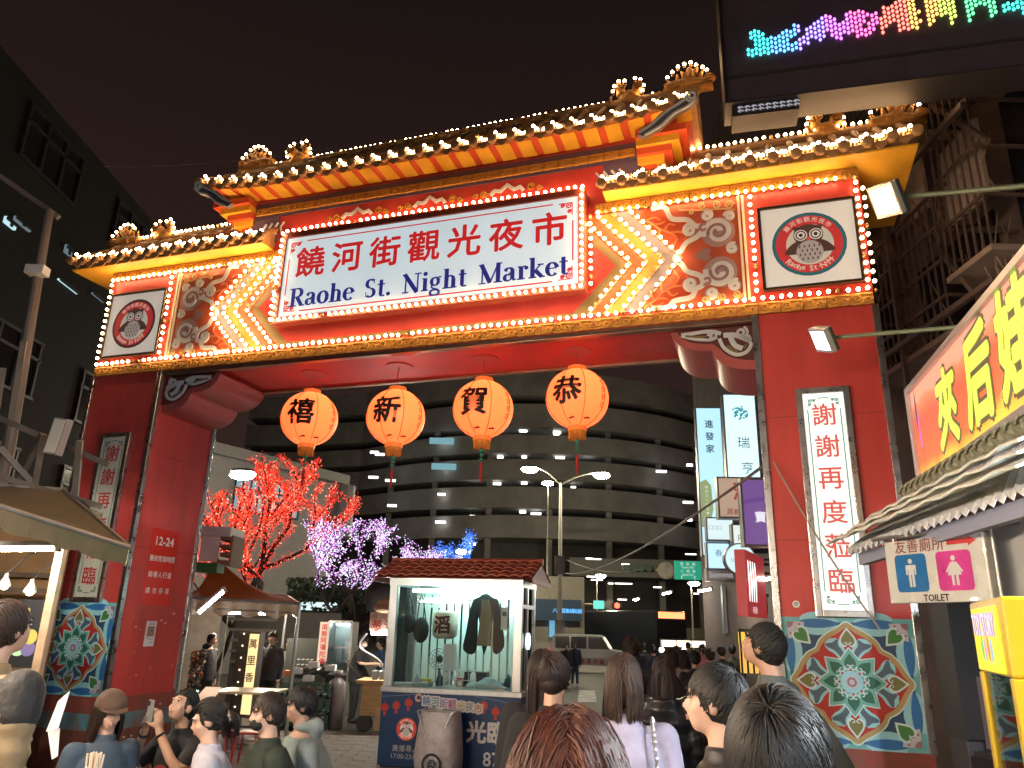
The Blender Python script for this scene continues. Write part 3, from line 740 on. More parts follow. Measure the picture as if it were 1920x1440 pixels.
for i in range(24):
    xa, xb = -3.0+.25*i, -3.0+.25*(i+1); uf.add([(xa, -.32, up_e(xa)-.056), (xb, -.32, up_e(xb)-.056), (xb, GD+.24, up_e(xb)-.056), (xa, GD+.24, up_e(xa)-.056)], [(0, 3, 2, 1)])
uf.build('red_soffit', ORANGE_RED, ur)
for i in range(25):
    x = -2.94 + .245*i; a, b_ = x-.082, x+.082
    q = MB(); q.add([(a, -.31, up_e(a)-.066), (b_, -.31, up_e(b_)-.066), (b_, -.01, up_e(b_)-.070), (a, -.01, up_e(a)-.070)] + [(a, -.31, up_e(a)-.057), (b_, -.31, up_e(b_)-.057), (b_, -.01, up_e(b_)-.057), (a, -.01, up_e(a)-.057)], [(0, 3, 2, 1), (0, 1, 5, 4), (1, 2, 6, 5), (2, 3, 7, 6), (3, 0, 4, 7)])
    q.build('soffit_panel', YEL, ur)
MB().box(-2.43, 2.43, -.010, .006, 6.80, 6.88).box(-2.43, 2.43, -.010, .006, 6.665, 6.70).box(-2.43, 2.43, -.004, .006, 6.70, 6.80).build('purple_band', PURP, gate)
frieze(-2.40, 2.40, 6.75, .17, -.010, .80, gate)
wb = MB()
for sd in (-1, 1):
    wb.box(min(sd*2.05, sd*2.45), max(sd*2.05, sd*2.45), -.008, 0, 6.30, 6.66)
wb.split('purple_end_panel', PURP, gate)
ob, og = MB(), MB()
for x in (-.95, 0, .95):
    ob.strip([(x-.20, 6.49), (x-.15, 6.55), (x-.08, 6.53), (x, 6.60), (x+.08, 6.53), (x+.15, 6.55), (x+.20, 6.49)], .045, -.014, .014)
    for sg in (-1, 1): og.strip(spiral(x+sg*.28, 6.53, .05, .012, 0, sg*1.4, 16), .018, -.012, .012); og.strip(spiral(x+sg*.38, 6.51, .035, .012, 0, -sg*1.4, 16), .015, -.012, .012)
for sd in (-1, 1):
    for k in range(4): ob.strip([(sd*(1.98+.085*k), 6.40), (sd*(1.985+.085*k+.03), 6.50), (sd*(1.97+.085*k), 6.57)], .024, -.022, .014)
ob.split('wall_cloud_ornament', SILVER, gate); og.build('wall_gold_curls', GOLD, gate)
for sd in (-1, 1):
    st = MB(); sy = MB()
    for k in range(5):
        (sy if k % 2 else st).box(min(sd*2.425, sd*(2.62+.085*k)), max(sd*2.425, sd*(2.62+.085*k)), .01-.045*k, GD-.02+.04*k, 6.50+.083*k, 6.50+.083*(k+1)-.001)
    st.build('stepped_eave_red', ORANGE_RED, ur); sy.build('stepped_eave_yellow', YEL, ur)
    bk, bl = MB(), MB(); X = lambda x: sd*x
    shp = [(3.10, 7.09)] + [(3.10-.0, 7.0), (3.02, 6.93), (2.86, 6.86), (2.72, 6.74), (2.55, 6.66), (2.48, 6.70), (2.62, 6.80), (2.72, 6.90), (2.86, 6.98), (2.98, 7.06)]
    bk.prism([(X(x), z) for x, z in shp], -.39, -.33); bk.build('scroll_bracket', mat('bracket_grey', (.12, .10, .11), .5), ur)
    for line in ([(3.09, 7.02), (3.0, 6.93), (2.86, 6.87), (2.72, 6.75), (2.55, 6.67)], [(3.0, 7.03), (2.88, 6.96), (2.76, 6.89), (2.64, 6.79), (2.50, 6.71)]): bl.strip([(X(x), z) for x, z in smoothline(line, 4)], .026, -.402, .012)
    bl.strip([(X(x), z) for x, z in spiral(3.04, 7.04, .065, .015, -1, -1.5)], .020, -.404, .012); bl.build('scroll_bracket_lines', WHITE, ur)

# --- ridge ornaments, each its own part
def ornament(kind, x, z, flip):
    b = MB(); s = flip; K = .76; z -= .05
    if kind == 'lion':
        for (cx, cz, rx, ry, rz) in ((0, .12, .17, .07, .13), (-.13, .24, .09, .07, .10), (.13, .22, .08, .06, .11), (-.02, .06, .20, .08, .07)): b.ball((s*cx, 0, cz), (rx, ry, rz), 12, 8)
        b.strip([(s*p[0], p[1]) for p in spiral(-.14, .25, .085, .02, 2, 1.5, 18)], .03, -.085, .05)
        for k in range(5): a = R(40 + 25*k); b.tube([(s*.13, -.03, .22), (s*(.13+.12*math.cos(a)), -.05, .24+.13*math.sin(a))], [.03, .012], 6)
        pts = [(-.22, .12), (-.24, .22), (-.19, .33), (-.10, .37), (.06, .36), (.15, .38), (.22, .30), (.25, .20), (.27, .10)]
    else:
        body = smoothline([(-.30, 0, .05), (-.15, 0, .10), (0, 0, .14), (.10, 0, .26), (.05, 0, .36)], 4)
        b.tube([(s*p[0], p[1], p[2]) for p in body], [.10 - .05*i/len(body) for i in range(len(body))], 10)
        body = smoothline([(-.10, 0, .08), (.12, 0, .10), (.26, 0, .08), (.40, 0, .16)], 4)
        b.tube([(s*p[0], p[1], p[2]) for p in body], [.10 - .055*i/len(body) for i in range(len(body))], 10)
        for (x0, z0, x1, z1) in ((-.22, .08, -.26, .22), (-.10, .12, -.12, .30), (.02, .18, -.06, .34), (.12, .24, .20, .36), (.20, .12, .26, .28)): b.tube([(s*x0, 0, z0), (s*(x0+x1)/2, -.03, (z0+z1)/2), (s*x1, -.02, z1)], [.05, .038, .012], 7)
        b.ball((s*.36, 0, .15), (.10, .07, .06), 10, 7); b.box(min(s*-.34, s*.40), max(s*-.34, s*.40), -.06, .06, -.03, .05)
        pts = [(-.27, .22), (-.18, .30), (-.10, .38), (0, .41), (.09, .41), (.17, .36), (.26, .29), (.33, .22)]
    b.build('ridge_' + ('lion' if kind == 'lion' else 'dragon'), ORN, ur, (x, GD/2, z), smooth=True).scale = (K, 1, K)
    for px, pz in pts: ROOFB.append((x + s*px*K, GD/2-.06, z+pz*K+.015))
for sd in (-1, 1):
    ornament('lion', sd*2.27, 7.86, -sd); ornament('dragon', sd*2.93, 7.90, sd)
    ornament('lion', sd*4.37, 6.97, -sd); ornament('dragon', sd*5.02, 6.98, sd)
for x in [-2.85+.073*k for k in range(78)]:
    ROOFB.append((x, GD/2-.02, 7.87)) if abs(abs(x)-2.27) > .26 else None

# --- bulbs
def row(a, b, step=.083, y=-.055):
    L = math.hypot(b[0]-a[0], b[1]-a[1]); n = max(1, int(round(L/step)))
    return [(a[0]+(b[0]-a[0])*i/n, y, a[1]+(b[1]-a[1])*i/n) for i in range(n+1)]
BUL += row((-4.49, 4.885), (4.49, 4.885))
BUL += row((-1.84, 5.172), (1.84, 5.172), y=-.175) + row((1.843, 5.25), (1.843, 6.30), y=-.175) + row((-1.843, 5.25), (-1.843, 6.30), y=-.175)
BUL += [(x, -.10, 6.375) for x, _, _ in row((-1.84, 0), (1.84, 0))]
for sd in (-1, 1):
    BUL += row((sd*3.53, 4.97), (sd*3.53, 5.99)); BUL += row((sd*4.50, 4.97), (sd*4.50, 5.99))
    BUL += row((sd*2.0, 6.06), (sd*4.50, 6.06))
    BUL += [(sd*4.575, .06, z) for _, _, z in row((0, 4.90), (0, 5.98), .095)]
    BUL += row((sd*1.925, 5.22), (sd*1.925, 6.0), y=-.10)
    for tip in (2.325, 2.495, 2.665, 2.84):
        for zz in (4.95, 5.995): BUL += row((sd*chev(tip, zz), zz), (sd*(tip-.03), ZC + (.04 if zz > ZC else -.04)), y=-.068)
bm = MB(); bm.ball((0, 0, 0), .0182, 10, 7); BULBM = bm.mesh('bulb'); BULBM.materials.append(BULB_ON)
for p in BULBM.polygons: p.use_smooth = True
BULBO = BULBM.copy(); BULBO.materials.clear(); BULBO.materials.append(BULB_OFF)
so = MB(); rest_on, rest_off = MB(), MB(); rb = random.Random(11)
DEAD = lambda: rb.random() < .065
for i, (x, y, z) in enumerate(BUL + ROOFB):
    x += rb.uniform(-.006, .006); z += rb.uniform(-.005, .005); up = i >= len(BUL) or (abs(z-6.375) < .02 and abs(x) < 1.9)
    dead = DEAD()
    if up: so.lathe([(.012, -.055), (.016, -.05), (.014, -.018)], 6, (x, y, z))
    else: so.lathe([(.017, -.05), (.017, -.018), (.014, -.014)], 6, (x, y, z), m=Matrix.Rotation(PI/2, 3, 'X'))
    if i < 300: link(BULBO if dead else BULBM, 'light_bulb', None, gate, (x, y, z))
    else: (rest_off if dead else rest_on).ball((x, y, z), .0180 if not up else .0192, 8, 5)
so.build('bulb_sockets', mat('brass_socket', (.42, .25, .10), .4, .6), gate, kind='stuff')
rest_on.build('light_bulbs', BULB_ON, gate, kind='stuff', smooth=True); rest_off.build('unlit_light_bulbs', BULB_OFF, gate, kind='stuff', smooth=True)

# --- lanterns
PAPER = em('lantern_paper', (1., .23, .085), .28, 'AUTO', base=(.7, .16, .05))
_n = PAPER.node_tree; _tr = _n.nodes.new('ShaderNodeBsdfTranslucent'); _tr.inputs[0].default_value = (.95, .31, .115, 1); _ad = _n.nodes.new('ShaderNodeAddShader'); _mo = _n.nodes['Material Output']
_n.links.new(_n.nodes['Principled BSDF'].outputs[0], _ad.inputs[0]); _n.links.new(_tr.outputs[0], _ad.inputs[1]); _n.links.new(_ad.outputs[0], _mo.inputs[0])
LCOL = em('lantern_collar', (.9, .20, .03), .45, 'NONE', base=(.6, .15, .03))
def sph(u, v, r, a0=0.):
    """lantern surface: u turns right of the front (-y), v up"""
    a = u/r + a0; t = max(-1.2, min(1.2, v/r)); return (r*math.cos(t)*math.sin(a), -r*math.cos(t)*math.cos(a), r*.98*math.sin(t))
for k, (ch, lx, lz) in enumerate((('禧', -1.66, 4.16), ('新', -.51, 4.11), ('賀', .56, 4.14), ('恭', 1.63, 4.19))):
    L = thing('paper_lantern', ('leftmost of the four orange paper lanterns, character 禧', 'second orange paper lantern from the left, character 新', 'third orange paper lantern from the left, character 賀', 'rightmost and highest of the four orange paper lanterns, character 恭')[k], 'lantern', G(lx, .53, lz), math.atan2(G(lx, .53, lz).x, G(lx, .53, lz).y)*-1, 'paper lanterns under the gate beam')
    r = .335; prof = []
    for i in range(57):
        t = -R(72) + R(144)*i/56; rr_ = r*math.cos(t) * (1 + (.0045 if i % 2 else -.0045)); prof.append((rr_, r*.98*math.sin(t)))
    MB().lathe(prof, 40).build('lantern_shade', PAPER, L, smooth=True)
    MB().ball((.03, -.02, .07), .05, 12, 8).build('lantern_bulb', em('lantern_bulb_glow', (1., .70, .44), 34.), L, smooth=True)
    rib = MB()
    for j in range(8):
        a = 2*PI*j/8 + .25; rib.tube([sph(a*r, r*R(-70+10*i), r*1.004) for i in range(15)], .0035, 5)
    rib.build('lantern_ribs', mat('lantern_rib', (.35, .07, .02), .7), L)
    tx = MB(); m0 = MB().text(ch, 0, 0, .33, 0, bold=.03, shear=.06); g2 = MB().text('恭賀新禧', 0, 0, .075, 0, bold=.0, vertical=True, step=1.15)
    for src, ang, dz in ((m0, R(-20), .02), (g2, R(54), .0)):
        tx.add([sph(v[0], v[2]+dz, r*1.018 - v[1], ang) for v in src.v], src.f)
    for a in (R(-25), R(20)): 
        for j in range(3): tx.tube([sph((a + .08*j)*r, -r*.95 + .01*j, r*1.01), sph((a+.1*j+.1)*r, -r*.92, r*1.01)], .010, 5)
    tx.build('lantern_character', mat('ink_black', (.018, .008, .006), .6), L)
    c = MB(); c.lathe([(.10, r*.90), (.10, r*.90+.055), (.085, r*.90+.06)], 20); c.lathe([(.085, -r*.92-.055), (.10, -r*.92-.05), (.10, -r*.92+.01)], 20); c.split('lantern_collar', LCOL, L)
    fg = MB()
    for j in range(34): a = 2*PI*j/34; fg.tube([(.088*math.cos(a), .088*math.sin(a), -r*.92-.03), (.086*math.cos(a), .086*math.sin(a), -r*.92-.14 + .01*(j % 2))], .006, 4)
    fg.build('lantern_fringe', mat('gold_fringe', (.75, .33, .05), .6), L)
    bd = MB(); z = -r*.92-.16
    for j, rr_ in enumerate((.026, .020, .020)): bd.ball((0, 0, z - j*.05), rr_, 10, 7)
    bd.build('lantern_beads', mat('jade_bead', (.02, .25, .12), .3), L, smooth=True)
    ts = MB(); ts.lathe([(.004, z-.36), (.016, z-.30), (.016, z-.17), (.008, z-.14)], 10); ts.tube([(0, 0, z-.15), (0, 0, -r*.9)], .003, 5); ts.build('lantern_tassel', mat('red_tassel', (.4, .02, .015), .7), L)
    hk = MB(); top = ZB - lz; hk.tube([(0, 0, r*.93), (.02, 0, r*.93+.05), (-.015, 0, (r*.93+top)/2), (.0, 0, top)], .006, 6); hk.lathe([(.16, top-.012), (.16, top)], 24); hk.build('lantern_hook', mat('soffit_plate', (.45, .10, .09), .45), L)
# ================================================================== GROUND
def atz(px, py, z):
    d = _f0 + _rt*((px-960)/FPX) - _up*((py-720)/FPX); return Vector((0, 0, CAMH)) + d*((z-CAMH)/d.z)
ASPH = mat('worn_asphalt', (.085, .078, .07), .75, noise=.35, nscale=1.3, bump=.25, bscale=90)
g = MB().add([(-260, -60, 0), (260, -60, 0), (260, 320, 0), (-260, 320, 0)], [(0, 1, 2, 3)]).build('ground', ASPH); g['kind'] = 'structure'
pv = MB().add([(-6.5, 6.5, .004), (2.6, 6.5, .004), (2.6, 17.5, .004), (-6.5, 17.5, .004)], [(0, 1, 2, 3)]).build('pavement', mat('paver_joint', (.05, .045, .04), .85)); pv['kind'] = 'structure'
q = MB(); q.box(-.195, .195, -.095, .095, 0, .012); PAV = q.mesh('paver'); PAV.materials.append(mat('concrete_paver', (.20, .175, .145), .75, noise=.4, nscale=3, bump=.2))
for j in range(32):
    for i in range(9):
        x = -3.9 + .4*i + (.2 if j % 2 else 0); y = 8.2 + .2*j
        o = link(PAV, 'paver', None, pv, (x, y, .0045 + rnd.uniform(0, .003)))
mk = MB()
for k in range(9): mk.add([(1.0 + .95*k, 21.5, .008), (1.5 + .95*k, 21.5, .008), (1.9 + .95*k, 25.5, .008), (1.4 + .95*k, 25.5, .008)], [(0, 1, 2, 3)])
o = mk.build('road_marking', mat('worn_road_paint', (.55, .54, .5), .7, noise=.5, nscale=3, c2=(.2, .19, .18))); o['kind'] = 'structure'

# ================================================================== RIGHT SIDE
TUBE = em('cool_tube_light', (.80, 1., .95), 16.)
TUBEW = em('warm_tube_light', (1., .84, .62), 15.)
def frame_obj(name, P0, P1, label, cat, group=None):
    """thing whose local x runs from P0 to P1 (level), y away from the viewer side, z up"""
    a = math.atan2(P1.y-P0.y, P1.x-P0.x); return thing(name, label, cat, P0, a, group), (P1-P0).xy.length
# --- market building behind the gate's right end
bld = thing('street_building', 'dark cluttered building with metal cages rising behind the right end of the gate', 'building', (5.3, 6.2, 0), 0)
WALLB = mat('grimy_tile_wall', (.15, .105, .085), .8, noise=.45, nscale=2)
MB().box(0, 8, 0, 15, 0, 15).build('wall', WALLB, bld)
CAGE = mat('rusty_cage_metal', (.16, .105, .085), .6, .3, noise=.4); BEIGE = mat('beige_sheet', (.36, .28, .22), .7, noise=.3)
def cage(y0, y1, z0, z1, dp, nb, lean=0.):
    b = MB()
    for k in range(nb+1):
        y = y0 + (y1-y0)*k/nb; b.bar((-dp, y, z0), (-dp, y, z1), .018); 
    for z in (z0, z1, (z0+z1)/2, z0*.75+z1*.25, z0*.25+z1*.75): b.bar((-dp, y0, z), (-dp, y1, z), .03); b.bar((0, y0, z), (-dp, y0, z), .03); b.bar((0, y1, z), (-dp, y1, z), .03)
    b.build('window_cage', CAGE, bld)
    MB().box(-.02, .0, y0+.1, y1-.1, z0+.1, z1-.1).build('window', mat('dark_window', (.02, .02, .024), .12), bld)
    MB().box(-dp-.03, 0, y0-.03, y1+.03, z0-.06, z0).build('cage_shelf', BEIGE, bld)
cage(1.1, 2.9, 4.9, 6.5, .75, 14); cage(3.3, 4.6, 5.3, 7.2, .55, 10); cage(1.2, 3.1, 7.4, 9.0, .7, 14); cage(3.6, 5.2, 8.2, 9.6, .5, 10); cage(.2, .9, 5.4, 7.6, .8, 6)
for (y, z) in ((3.0, 6.75), (4.2, 4.75), (2.2, 9.3)):
    a = MB().box(-.62, -.25, y, y+.75, z, z+.55).build('air_conditioner', mat('beige_ac', (.45, .37, .30), .5, noise=.2), bld, bevel=.02)
    f = MB()
    for k in range(9): f.box(-.632, -.62, y+.06, y+.48, z+.06+.05*k, z+.085+.05*k)
    f.build('ac_grille', CAGE, a)
    MB().bar((-.6, y+.1, z-.02), (0, y+.1, z-.3), .03).bar((-.6, y+.6, z-.02), (0, y+.6, z-.3), .03).build('ac_bracket', CAGE, a)
lv = MB()
for k in range(14): lv.box(-.50, -.30, 4.2, 5.5, 5.6+.085*k, 5.625+.085*k)
lv.build('louvre', BEIGE, bld)
dg = MB()
for (a, b_) in (((-.85, .2, 4.6), (-.4, 3.0, 8.2)), ((-.95, .3, 7.9), (-.5, 3.4, 5.4)), ((-.7, 1.0, 8.9), (-.7, 3.6, 7.0)), ((-.8, .0, 6.4), (-.6, 2.6, 9.8)), ((-.9, .1, 6.9), (-.9, 4.0, 6.9)), ((-.9, .1, 5.0), (-.9, 4.4, 5.0)), ((-.8, 2.0, 4.4), (-.8, 2.0, 9.8)), ((-.75, 3.1, 4.4), (-.75, 3.1, 9.8))): dg.bar(a, b_, .055)
dg.build('iron_stair_frame', CAGE, bld)
for k in range(4): MB().box(-.68+.03*k, -.64+.03*k, .3+1.05*k, 1.0+1.05*k, 6.0+.5*(k % 3), 6.9+.5*(k % 3)).build('sheet_panel', BEIGE, bld)
pl = MB()
for k in range(60):
    y = rnd.uniform(.2, 3.2); z = rnd.choice((4.95, 6.0, 7.5)); h = rnd.uniform(.3, .8); dx = rnd.uniform(-.25, .2)
    pl.tube([(-.6, y, z), (-.6+dx*.5, y+rnd.uniform(-.1, .1), z+h*.6), (-.6+dx, y+rnd.uniform(-.25, .25), z+h)], [.012, .009, .003], 4, False)
pl.build('dried_plants', mat('dry_stem', (.22, .15, .10), .8), bld, kind='stuff')

# --- LED message board hung out over the street
zb = at(1362, 200, 6.0).z
led, LW = frame_obj('led_message_board', at(1362, 200, 6.0), atz(1920, 130, zb), 'large dark LED message board with rainbow dot lettering at top right', 'sign')
LW += 1.6
MB().box(0, LW, 0, .28, .02, 1.55).build('cabinet', mat('led_cabinet', (.065, .050, .075), .45, noise=.3), led, bevel=.01)
MB().box(-.01, LW, -.05, .30, 0, .022).box(-.012, .0, -.05, .30, .022, 1.56).box(0, LW, -.02, 0, .30, .325).build('cabinet_frame', mat('led_frame', (.035, .033, .036), .5, .2), led)
DOT = [em('led_%d' % i, c, 3.0) for i, c in enumerate(((.05, .75, .75), (.10, .40, 1.), (.30, .20, 1.), (.75, .15, .95), (1., .12, .45), (1., .16, .12), (1., .45, .10), (.55, .75, .10), (.10, .85, .25), (.05, .8, .6)))]
strokes = [[(.02, 9), (.05, 8)], [(.03, 7), (.11, 7.4), (.155, 8.6)], [(.01, 5), (.10, 5.2), (.19, 5.6)], [(.115, 7), (.115, 5.4)], [(.185, 8.2), (.215, 8.6)], [(.215, 9.4), (.225, 6.0)], [(.24, 10), (.26, 9), (.27, 6.4), (.29, 6)], [(.20, 7.4), (.30, 8)],
           [(.315, 9.8), (.325, 6.6), (.365, 6.2), (.385, 7.4)], [(.345, 9.8), (.355, 8.6)], [(.30, 8), (.31, 6.8)], [(.375, 9.4), (.39, 8.2)], [(.42, 10.4), (.42, 7.6), (.405, 6)], [(.42, 10.4), (.49, 10.6), (.49, 9), (.42, 8.8)], [(.445, 8), (.45, 6.2), (.50, 6.4)], [(.50, 8), (.45, 7.2)],
           [(.535, 10.6), (.53, 6)], [(.535, 10.6), (.60, 10.8), (.60, 6.2)], [(.53, 9.1), (.60, 9.3)], [(.53, 7.6), (.60, 7.7)], [(.545, 11.8), (.57, 11)], [(.64, 11), (.64, 6)], [(.64, 9), (.70, 9)], [(.70, 11), (.70, 6)], [(.74, 10), (.82, 10)], [(.78, 12), (.78, 6)], [(.74, 7), (.82, 7)]]
cells = set()
for st in strokes:
    for (a, b_) in zip(st[:-1], st[1:]):
        for k in range(25):
            u = a[0]+(b_[0]-a[0])*k/24; v = a[1]+(b_[1]-a[1])*k/24; cells.add((int(round(u*84)), int(round(v)))); cells.add((int(round(u*84))+1, int(round(v)))); cells.add((int(round(u*84)), int(round(v))-1))
dm = [MB() for _ in DOT]; sp_ = .036
for (i, j) in cells: dm[min(len(DOT)-1, int(i/84*1.25*len(DOT)))].ball((.20 + i*sp_, -.010, .325 + j*.052 + .018*(i % 2)), (.0145, .014, .017), 6, 4)
for i, b in enumerate(dm):
    if b.v: b.build('led_dots', DOT[i], led, kind='stuff')
dd = MB()
for i in range(0, 92):
    for j in range(20): dd.poly(circle(.12 + i*sp_, .36 + j*.052 + .018*(i % 2), .008, n=5), -.003)
dd.build('unlit_dots', mat('unlit_led', (.07, .065, .08), .4), led, kind='stuff')
pt = MB().box(.05, .64, .0, .26, -.12, 0); pt.build('under_strip', mat('led_under', (.02, .018, .022), .5), led)
pl2 = MB()
for r_ in range(2):
    for k in range(9): pl2.strip([(.10+.062*k, -.035-.038*r_), (.125+.062*k, -.022-.038*r_), (.15+.062*k, -.035-.038*r_)], .014, -.003); pl2.strip([(.112+.062*k, -.018-.038*r_), (.118+.062*k, -.05-.038*r_)], .010, -.0035)
pl2.build('under_strip_print', em('strip_print', (.6, .6, .7), .5, 'NONE'), led)
MB().tube([(LW-.4, .15, .5), (LW+2.6, .15, .5)], .05).tube([(LW-.4, .15, 1.3), (LW+2.6, .15, 1.3)], .05).build('wall_brackets', DARKMET, led)

# --- big backlit stall sign running along the right side
z0 = at(1727, 905, 5.4).z
sg, SW = frame_obj('stall_sign', at(1727, 905, 5.4), atz(1920, 772, z0), 'orange backlit stall sign with large lime green characters on the right', 'sign')
H_ = at(1702, 735, 5.4).z - z0; sg.location = Matrix.Rotation(sg.rotation_euler[2], 3, 'Z') @ Vector((0, .165, 0)) + sg.location; SW2 = SW + .9
mg = bpy.data.materials.new('sign_gradient_print'); mg.use_nodes = True; MATS['sign_gradient_print'] = mg
n = mg.node_tree; p = n.nodes['Principled BSDF']; tc = n.nodes.new('ShaderNodeTexCoord'); sep = n.nodes.new('ShaderNodeSeparateXYZ'); mt = n.nodes.new('ShaderNodeMath'); cr = n.nodes.new('ShaderNodeValToRGB'); nz = n.nodes.new('ShaderNodeTexNoise'); ad = n.nodes.new('ShaderNodeMath')
n.links.new(tc.outputs['Object'], sep.inputs[0]); mt.operation = 'DIVIDE'; mt.inputs[1].default_value = H_; n.links.new(sep.outputs['Z'], mt.inputs[0])
nz.inputs['Scale'].default_value = 3.; n.links.new(tc.outputs['Object'], nz.inputs[0]); ad.operation = 'MULTIPLY_ADD'; ad.inputs[1].default_value = .35; n.links.new(nz.outputs[0], ad.inputs[0]); n.links.new(mt.outputs[0], ad.inputs[2]); n.links.new(ad.outputs[0], cr.inputs[0])
els = cr.color_ramp.elements; els[0].position = .16; els[0].color = (.95, .62, .05, 1); els[1].position = 1.1; els[1].color = (.9, .30, .20, 1)
for pos, c in ((.28, (.92, .48, .05, 1)), (.40, (.85, .12, .035, 1)), (.75, (.82, .07, .04, 1)), (.95, (.90, .20, .10, 1))): e = els.new(pos); e.color = c
n.links.new(cr.outputs[0], p.inputs['Emission Color']); p.inputs['Emission Strength'].default_value = 1.05; p.inputs['Base Color'].default_value = (.3, .1, .05, 1)
MB().box(.02, SW2, -.16, 0, .02, H_-.02).build('lit_face', mg, sg)
fr = MB().box(0, SW2, -.19, .02, -.025, .02).box(0, SW2, -.19, .02, H_-.02, H_+.025).box(-.025, .02, -.19, .02, -.025, H_+.025); fr.build('frame', mat('pale_metal_frame', (.50, .53, .55), .35, .6), sg, bevel=.004)
LIME = em('lime_lettering', (.74, .88, .07), .95, 'NONE'); DKO = em('dark_outline', (.10, .06, .01), .5, 'NONE')
for ch, u, v, s in (('夾', .42, .50, .47), ('后', .73, .53, .52), ('娃', 1.03, .56, .56)):
    u *= SW
    MB().text(ch, u, v*H_, s*H_/.66, -.163, bold=.095, sx=.80, shear=.12).build('lettering_outline', DKO, sg)
    MB().text(ch, u, v*H_, s*H_/.66, -.167, bold=.045, sx=.80, shear=.12).build('lettering', LIME, sg)
k = H_/.66
def fig(n_, m, *polys):
    b = MB()
    for j, pl_ in enumerate(polys): b.poly([(x*k, z*k) for x, z in pl_], -.163 - .0006*j)
    b.build(n_, m, sg)
fig('printed_hair', em('print_plum', (.06, .012, .08), .8, 'NONE'), smoothline([(.085, .50), (.105, .60), (.12, .64), (.13, .56), (.135, .48), (.12, .40), (.10, .34), (.085, .40), (.085, .50)], 3)[:-1])
fig('printed_dress', em('print_pink', (.85, .10, .55), .8, 'NONE'), [(.12, .46), (.15, .45), (.155, .34), (.165, .22), (.12, .22), (.125, .34)])
fig('printed_legs', em('print_dark', (.09, .03, .02), .8, 'NONE'), [(.128, .22), (.138, .22), (.142, .06), (.136, .06)], [(.148, .22), (.158, .22), (.185, .06), (.178, .06)])
# --- corrugated stall roof with a tiled crest below that sign
CORR = mat('corrugated_sheet', (.80, .83, .87), .5, .0, noise=.35, nscale=3)
A, B, C, D = at(1588, 1034, 5.3), at(1704, 946, 5.5), at(1990, 795, 3.3), at(1990, 892, 3.05)
aw = thing('stall_roof', 'grey corrugated stall roof with a row of crest tiles under the orange sign', 'roof')
b = MB(); N = 56
for k in range(N+1):
    u = k/N; lo = A.lerp(D, u); hi = B.lerp(C, u); wv = Vector((0, 0, .018*math.cos(k*PI)))
    b.v += [tuple(lo + wv), tuple(hi + wv)]
for k in range(N): b.f.append((2*k, 2*k+2, 2*k+3, 2*k+1))
o = b.build('corrugated_sheet', CORR, aw); sm = o.modifiers.new('thickness', 'SOLIDIFY'); sm.thickness = .02
for j in range(3):
    q0 = A.lerp(B, .12+.25*j) + Vector((-.10+.02*j, 0, .03)); q1 = D.lerp(C, .12+.25*j) + Vector((-.10, 0, .03)); bb = MB()
    for k in range(15):
        a0 = q0.lerp(q1, k/14); bb.v += [tuple(a0 + Vector((-.09, 0, -.02+.016*(k % 2)))), tuple(a0 + Vector((.07, 0, .045+.016*(k % 2))))]
    for k in range(14): bb.f.append((2*k, 2*k+2, 2*k+3, 2*k+1))
    o = bb.build('sheet_lap', mat('aged_green_sheet', (.74, .78, .74), .6, noise=.25), aw); o.modifiers.new('thickness', 'SOLIDIFY').thickness = .012
ctm = MB(); ctm.lathe([(.0, -.06), (.045, -.06), (.06, -.03), (.055, .02), (.035, .05), (.0, .055)], 12, m=Matrix.Rotation(R(80), 3, 'X')); 
for k in range(3): ctm.tube([(.058*math.cos(a), -.02+.03*k-.03, .058*math.sin(a)) for a in [PI*j/8 for j in range(9)]], .010, 5)
CT = ctm.mesh('crest_tile'); CT.materials.append(mat('mossy_tile', (.33, .35, .26), .6, noise=.6, nscale=20, c2=(.10, .11, .07)))
for k in range(18):
    pos = B.lerp(C, (k+.3)/17.5) + Vector((0, 0, .07)); link(CT, 'crest_tile', None, aw, pos, rot=(0, 0, math.atan2((C-B).y, (C-B).x)+PI*.35))
MB().bar(A + Vector((.1, 0, -.05)), D + Vector((.1, 0, -.05)), .05, .08).build('eave_beam', mat('blue_grey_beam', (.26, .28, .38), .5), aw)
MB().bar(B + Vector((.02, .05, -.04)), C + Vector((.02, .05, -.04)), .05, .12).build('crest_beam', mat('blue_grey_beam', (.26, .28, .38), .5), aw)
# back wall panels of that stall
st = thing('claw_arcade_stall', 'pale grey partition and dark cabinets of the stall on the right', 'stall', (0, 0, 0))
pA, pB = at(1868, 1100, 4.3), at(2050, 1100, 3.2)
MB().box(0, (pB-pA).length, 0, .04, 0, 2.45, Matrix.Translation((pA.x, pA.y, 0)) @ Matrix.Rotation(math.atan2(pB.y-pA.y, pB.x-pA.x), 4, 'Z')).build('partition', mat('pale_grey_panel', (.42, .44, .44), .5, noise=.1), st)
cA = at(1800, 1300, 5.2)
MB().box(cA.x, cA.x+1.6, cA.y, cA.y+.2, 0, 1.25).build('cabinet', mat('charcoal_cabinet', (.045, .042, .05), .4, noise=.2), st, bevel=.01)
MB().box(cA.x-.02, cA.x+1.6, cA.y-.03, cA.y+.2, 1.25, 2.2).build('dark_back_board', mat('dark_board', (.02, .02, .022), .35), st)
MB().box(cA.x+.1, cA.x+.62, cA.y-.30, cA.y-.03, 1.20, 1.62).build('carton', mat('mauve_carton', (.13, .11, .14), .6), st)
MB().box(cA.x+.0, cA.x+1.2, cA.y-.34, cA.y-.06, 1.16, 1.19).build('shelf', mat('dark_board', (.02, .02, .022), .35), st)
MB().box(cA.x+.2, cA.x+.9, cA.y-.45, cA.y-.02, .72, .76).build('counter', mat('teal_counter', (.06, .22, .25), .4), st)
